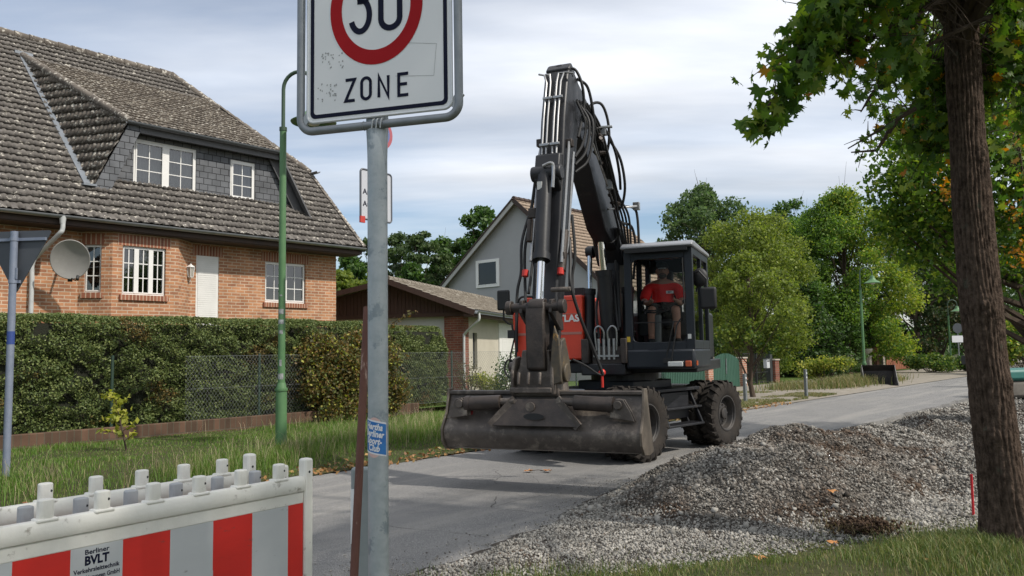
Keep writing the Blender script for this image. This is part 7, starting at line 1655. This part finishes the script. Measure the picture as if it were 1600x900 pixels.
# right-hand dark, branchy trees over the road
for i, (px, Y, py, Rr_, ks, n_, lab, kw) in enumerate([
    (1450, 64, 300, 4.8, [('dullbrown', 1.0, (0, 0, 1), .2), ('mid', .8, (-1, 0, 0), .4)], 12000, 'wide brownish tree with bare lower limbs behind the far lamp', dict(shape='vase', crown0=.25, nclump=36, clr=.28)),
    (1425, 60, 400, 3.0, [('dark', 1, (0, 0, 1), 0.2), ('dullbrown', .8, (1, 0, 0), .3)], 9000, 'dark tree above the rusty board fence', dict(shape='round', crown0=.1, nclump=26)),
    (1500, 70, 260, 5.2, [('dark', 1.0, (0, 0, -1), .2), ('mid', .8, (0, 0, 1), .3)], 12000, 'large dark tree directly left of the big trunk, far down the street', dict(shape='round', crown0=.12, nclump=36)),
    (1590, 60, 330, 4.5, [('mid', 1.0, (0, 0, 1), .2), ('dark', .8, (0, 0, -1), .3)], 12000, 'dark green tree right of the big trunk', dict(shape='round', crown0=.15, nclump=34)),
    (1680, 50, 300, 4.5, [('mid',)], 8000, 'green tree at the right edge, far down the street', dict(shape='round', crown0=.1, nclump=30)),
]):
    tp = at(px, py, Y); limb_tree('street_tree', lab, (tp.x, Y, 0), tp.z, Rr_, ks, n_, .26, 100 + i, .28, group='big trees far down the street', **kw)
bush('shrub', 'bright yellow-green hedge plant seen right of the big trunk', gb(1592, 500, 40), (4, 2, 3.2), [('gold', .4), ('bright', .6)], 5000, .2, 108)
# mass of far wood closing the horizon
rg = np.random.default_rng(77); cl_ = []
for i in range(90):
    a = R(-30 + 75 * i / 90 + rg.uniform(-.4, .4)); d = 105 + rg.uniform(-8, 14); hgt = rg.uniform(3.2, 6.0)
    cl_.append(((math.sin(a) * d, math.cos(a) * d, hgt * .5), (3.4, 3.0, hgt * .62)))
cp = clump_points(cl_, 26000, rg, .5); cp[:, 2] = np.maximum(cp[:, 2], .2); v, f = leaves(cp, .75, rg); o = npmesh('far_woods', v, f, LEAFM['mid']); tag(o, 'far green wood closing the view behind houses and trees', 'woods', kind='stuff')

# ---- foreground tree: barked trunk at the right
b = on(1584, 862, .0); TB = Vector((b.x, b.y, 0)); t = thing('maple_tree', 'big foreground maple with furrowed brown trunk at the right edge', 'tree', TB)
def barktrunk():
    n, m = 150, 620; r_ = []; V = []
    for j in range(m):
        z = -.05 + 6.4 * j / (m - 1); q = z / 6.3
        cx_ = -0.095 * z + .0145 * z * z
        rad = (.158 + .055 * math.exp(-max(z, 0) / .22) - .0095 * z) * (1 + .035 * math.sin(z * 2.9 + 1) + .02 * math.sin(z * 7.3))
        a = np.arange(n) / n * 2 * math.pi
        x_ = a * 7.5; ph = 2.0 * np.sin(z * 2.2 + 2 * np.sin(a * 2)) 
        g1 = np.abs(np.sin(a * 14 + 1.1 * math.sin(z * 3.1) + .9 * np.sin(a * 3 + z * 2.3) + .55 * np.sin(z * 11 + a * 5)))
        g2 = np.abs(np.sin(a * 31 + 1.7 * np.sin(z * 5.3 + a * 2) + .5 * math.sin(z * 17)))
        cut = np.abs(np.sin(z * 23 + 3 * np.sin(a * 9) + 2 * np.sin(a * 4 + z * 2)))
        d = .016 * (g1 ** .6) + .008 * (g2 ** .7) * (.3 + .7 * cut ** .5) + .008 * np.sin(a * 3 + z) + .05 * math.exp(-max(z, 0) / .16) * np.maximum(0, np.cos(a * 5 + 1))
        rr_ = rad - .014 + d
        for (ka, kz, kr) in ((4.4, 1.9, .10), (5.1, 3.1, .08), (4.0, .9, .07), (5.3, 1.3, .06)): d = d + .030 * np.exp(-(((a - ka) * .16 / kr) ** 2 + ((z - kz) / kr) ** 2)) * (.8 + .15 * np.sin(22 * np.hypot((a - ka) * .16, z - kz) / kr * .5))
        rr_ = rad - .014 + d
        V.append(np.stack([cx_ + rr_ * np.cos(a), rr_ * np.sin(a), np.full(n, z)], -1))
    V = np.concatenate(V); I = np.arange(n * m).reshape(m, n); F = np.stack([I[:-1], np.roll(I[:-1], -1, 1), np.roll(I[1:], -1, 1), I[1:]], -1).reshape(-1, 4); return V, F
V, F = barktrunk(); BK2 = mat('maple_bark', (0.028, 0.019, 0.014), .95, col2=(0.16, 0.115, 0.088), nscale=24, stretch=(1, 1, .6), bump=1.0, bscale=48, col3=(0.10, 0.10, 0.075), thr=.62, sscale=5, spec=.1, bdist=.03)
npmesh('trunk', V, F, BK2, t, smooth=True)
cx6 = lambda z: TB + Vector((-0.095 * z + .0145 * z * z, 0, z))
rg = np.random.default_rng(15); br = MB(); LP_ = []; LO = []
def spray(pts, n, spread, sz, orange=.06, sub=5, dens=1.0):
    """branch polyline (pixels+depth) with side twigs that carry hanging leaves"""
    P = [at(px, py, Y) if Y is not None else None for px, py, Y in pts]
    br.hose([p - TB for p in P], [.001] * 0 or .011, 6, 5) if False else br.tube([p - TB for p in P], [.022 * (1 - .75 * i / (len(P) - 1)) for i in range(len(P))], 6, cap=False)
    seg = [(P[i], P[i + 1]) for i in range(len(P) - 1)]; ls = np.array([(b_ - a_).length for a_, b_ in seg]); ls = ls / ls.sum()
    for k in range(n):
        i = rg.choice(len(seg), p=ls); q = rg.random(); c = seg[i][0].lerp(seg[i][1], q); d = Vector(rg.normal(0, 1, 3)); d.normalize(); ln = spread * rg.uniform(.3, 1.15); e = c + d * ln + Vector((0, 0, -.10 * ln))
        br.tube([c - TB, c.lerp(e, .5) - TB + Vector((0, 0, .05 * ln)), e - TB], [.006, .004, .002], 4, cap=False)
        for j in range(sub):
            p = c.lerp(e, rg.uniform(.35, 1.08)) + Vector(rg.normal(0, .045, 3)); (LO if rg.random() < orange else LP_).append((p - TB, sz))
Y0 = 5.6
# left-reaching bough over the street
spray([(1520, -60, 5.9), (1400, -40, 5.4), (1290, 20, 5.1), (1240, 80, 5.0)], 170, .34, .092, .03, 9)
spray([(1290, 20, 5.1), (1240, 110, 5.0), (1205, 160, 5.0), (1180, 195, 5.0)], 50, .15, .11, .0, 5)
spray([(1500, -20, 5.7), (1420, 30, 5.5), (1340, 70, 5.4), (1270, 90, 5.3)], 130, .34, .092, .08, 6)
spray([(1560, 20, 5.9), (1470, 60, 5.9), (1400, 100, 6.0), (1370, 130, 6.0)], 60, .32, .11, .08)
spray([(1400, 100, 6.2), (1360, 150, 6.2), (1345, 175, 6.2)], 14, .26, .075, .0, 3)
spray([(1430, 170, 6.3), (1380, 200, 6.3), (1325, 232, 6.3)], 9, .22, .07, .0, 2)
spray([(1400, 190, 6.3), (1370, 235, 6.3), (1330, 238, 6.3)], 6, .14, .07, .0, 2)
spray([(1540, 60, 6.2), (1480, 90, 6.6), (1440, 150, 6.9), (1420, 190, 7.0)], 150, .45, .096, .04, 8)
spray([(1540, 100, 6.3), (1500, 160, 6.6), (1470, 200, 6.8), (1450, 240, 7.0)], 110, .4, .094, .05, 8)
spray([(1540, -40, 6.0), (1480, -10, 6.0), (1430, 10, 5.8)], 140, .5, .096, .04, 8)
spray([(1560, 0, 6.3), (1620, 60, 6.6), (1660, 110, 6.8)], 120, .5, .115, .04)
spray([(1570, 80, 6.4), (1610, 150, 6.9), (1640, 200, 7.2)], 110, .5, .11, .05)
spray([(1560, 60, 7.5), (1590, 200, 8.5), (1600, 300, 9)], 60, .6, .11, .08)
# upper crown above the frame (unseen, extended to shade the ground and barriers)
for k in range(52):
    c = Vector((rg.uniform(.8, 6.5), rg.uniform(-.6, 7.5), rg.uniform(5.2, 7.8))) if k < 30 else Vector((rg.normal(3.4, .8), rg.normal(1.1, .8), rg.uniform(5.6, 7.4)))
    if c.y > 6.0: c.z += .6
    s_ = cx6(rg.uniform(4.0, 6.0)); br.tube([s_ - TB, s_.lerp(c, .5) + Vector((0, 0, .3)) - TB, c - TB], [.05, .035, .015], 6, cap=False)
    for j in range(150): (LP_ if rg.random() > .06 else LO).append((c + Vector(rg.normal(0, .42, 3)) - TB, .125))
br.build('branch', BARK, t, smooth=True)
def clear_of_trunk(p):      # no leaves pressed against the lower bole on its near side
    a_ = cx6(max(p.z, 0)); return p.z < 4.6 and p.y < a_.y + .15 and abs(p.x - a_.x * p.y / a_.y) < .26
def ml(L, key, name):
    L = [(p, s_) for p, s_ in L if not clear_of_trunk(p + TB)]; C = np.array([tuple(p) for p, s_ in L]); S = np.array([s_ for p, s_ in L]); V, F = maple_leaves(C, S, rg); npmesh(name, V, F, LEAFM[key], t)
ml(LP_, 'maple', 'crown'); ml(LO, 'mapleorange', 'autumn_leaves')
# second dark tree behind the trunk, its lower crown hanging into view
rg = np.random.default_rng(33)
t = thing('maple_tree', 'second dark-leaved tree standing behind the big trunk, lower leaves yellowing', 'tree', (9.6, 14.2, 0)); B2 = Vector((9.6, 14.2, 0)); mb = MB(); mb.tube([(0, 0, 0), (-.1, 0, 3), (-.15, .1, 6.6)], [.2, .16, .05], 10); cls = []
for (px, py, Y, r_) in [(1420, 250, 13, .8), (1400, 300, 13.2, .7), (1440, 320, 13.4, .8), (1480, 260, 13.5, 1.0), (1395, 350, 13.5, .5), (1425, 385, 13.6, .6), (1470, 380, 13.8, .8), (1500, 330, 14, .9), (1440, 210, 13.5, .8), (1500, 200, 14, 1.1), (1570, 200, 13, .9), (1590, 280, 13, .9), (1600, 360, 13, .8), (1580, 420, 14, .6), (1590, 100, 14, 1.0), (1480, 440, 14.5, .5), (1650, 250, 13, 1.1), (1540, 120, 14, 1.2), (1530, 430, 15, .8), (1480, 60, 14, 1.0), (1560, 0, 14, 1.2), (1640, 80, 14, 1.1), (1520, -60, 14.3, 1.1), (1600, -80, 14.2, 1.1)]:
    c = at(px, py, Y) - B2; cls.append((tuple(c), (r_, r_, r_ * .75))); mb.tube([(-.1, .0, max(1.5, c.z - 1.5)), c * .5 + Vector((0, 0, c.z * .2)), c], [.07, .04, .012], 5, cap=False)
mb.build('trunk', BARK, t, smooth=True); cp = clump_points(cls, 30000, rg, .4); v, f = leaves(cp, .105, rg, .9); npmesh('crown', v, f, LEAFM['maple'], t)
cp = clump_points([(tuple(at(px, py, Y) - B2), (r_, r_, r_)) for px, py, Y, r_ in [(1478, 295, 12.6, .28), (1470, 215, 12.6, .2), (1490, 310, 12.8, .25), (1590, 330, 12.5, .35), (1597, 395, 12.5, .35), (1470, 270, 12.5, .15)]], 220, rg, .2); v, f = leaves(cp, .085, rg, .9); npmesh('yellow_leaves', v, f, LEAFM['mapleorange'], t)
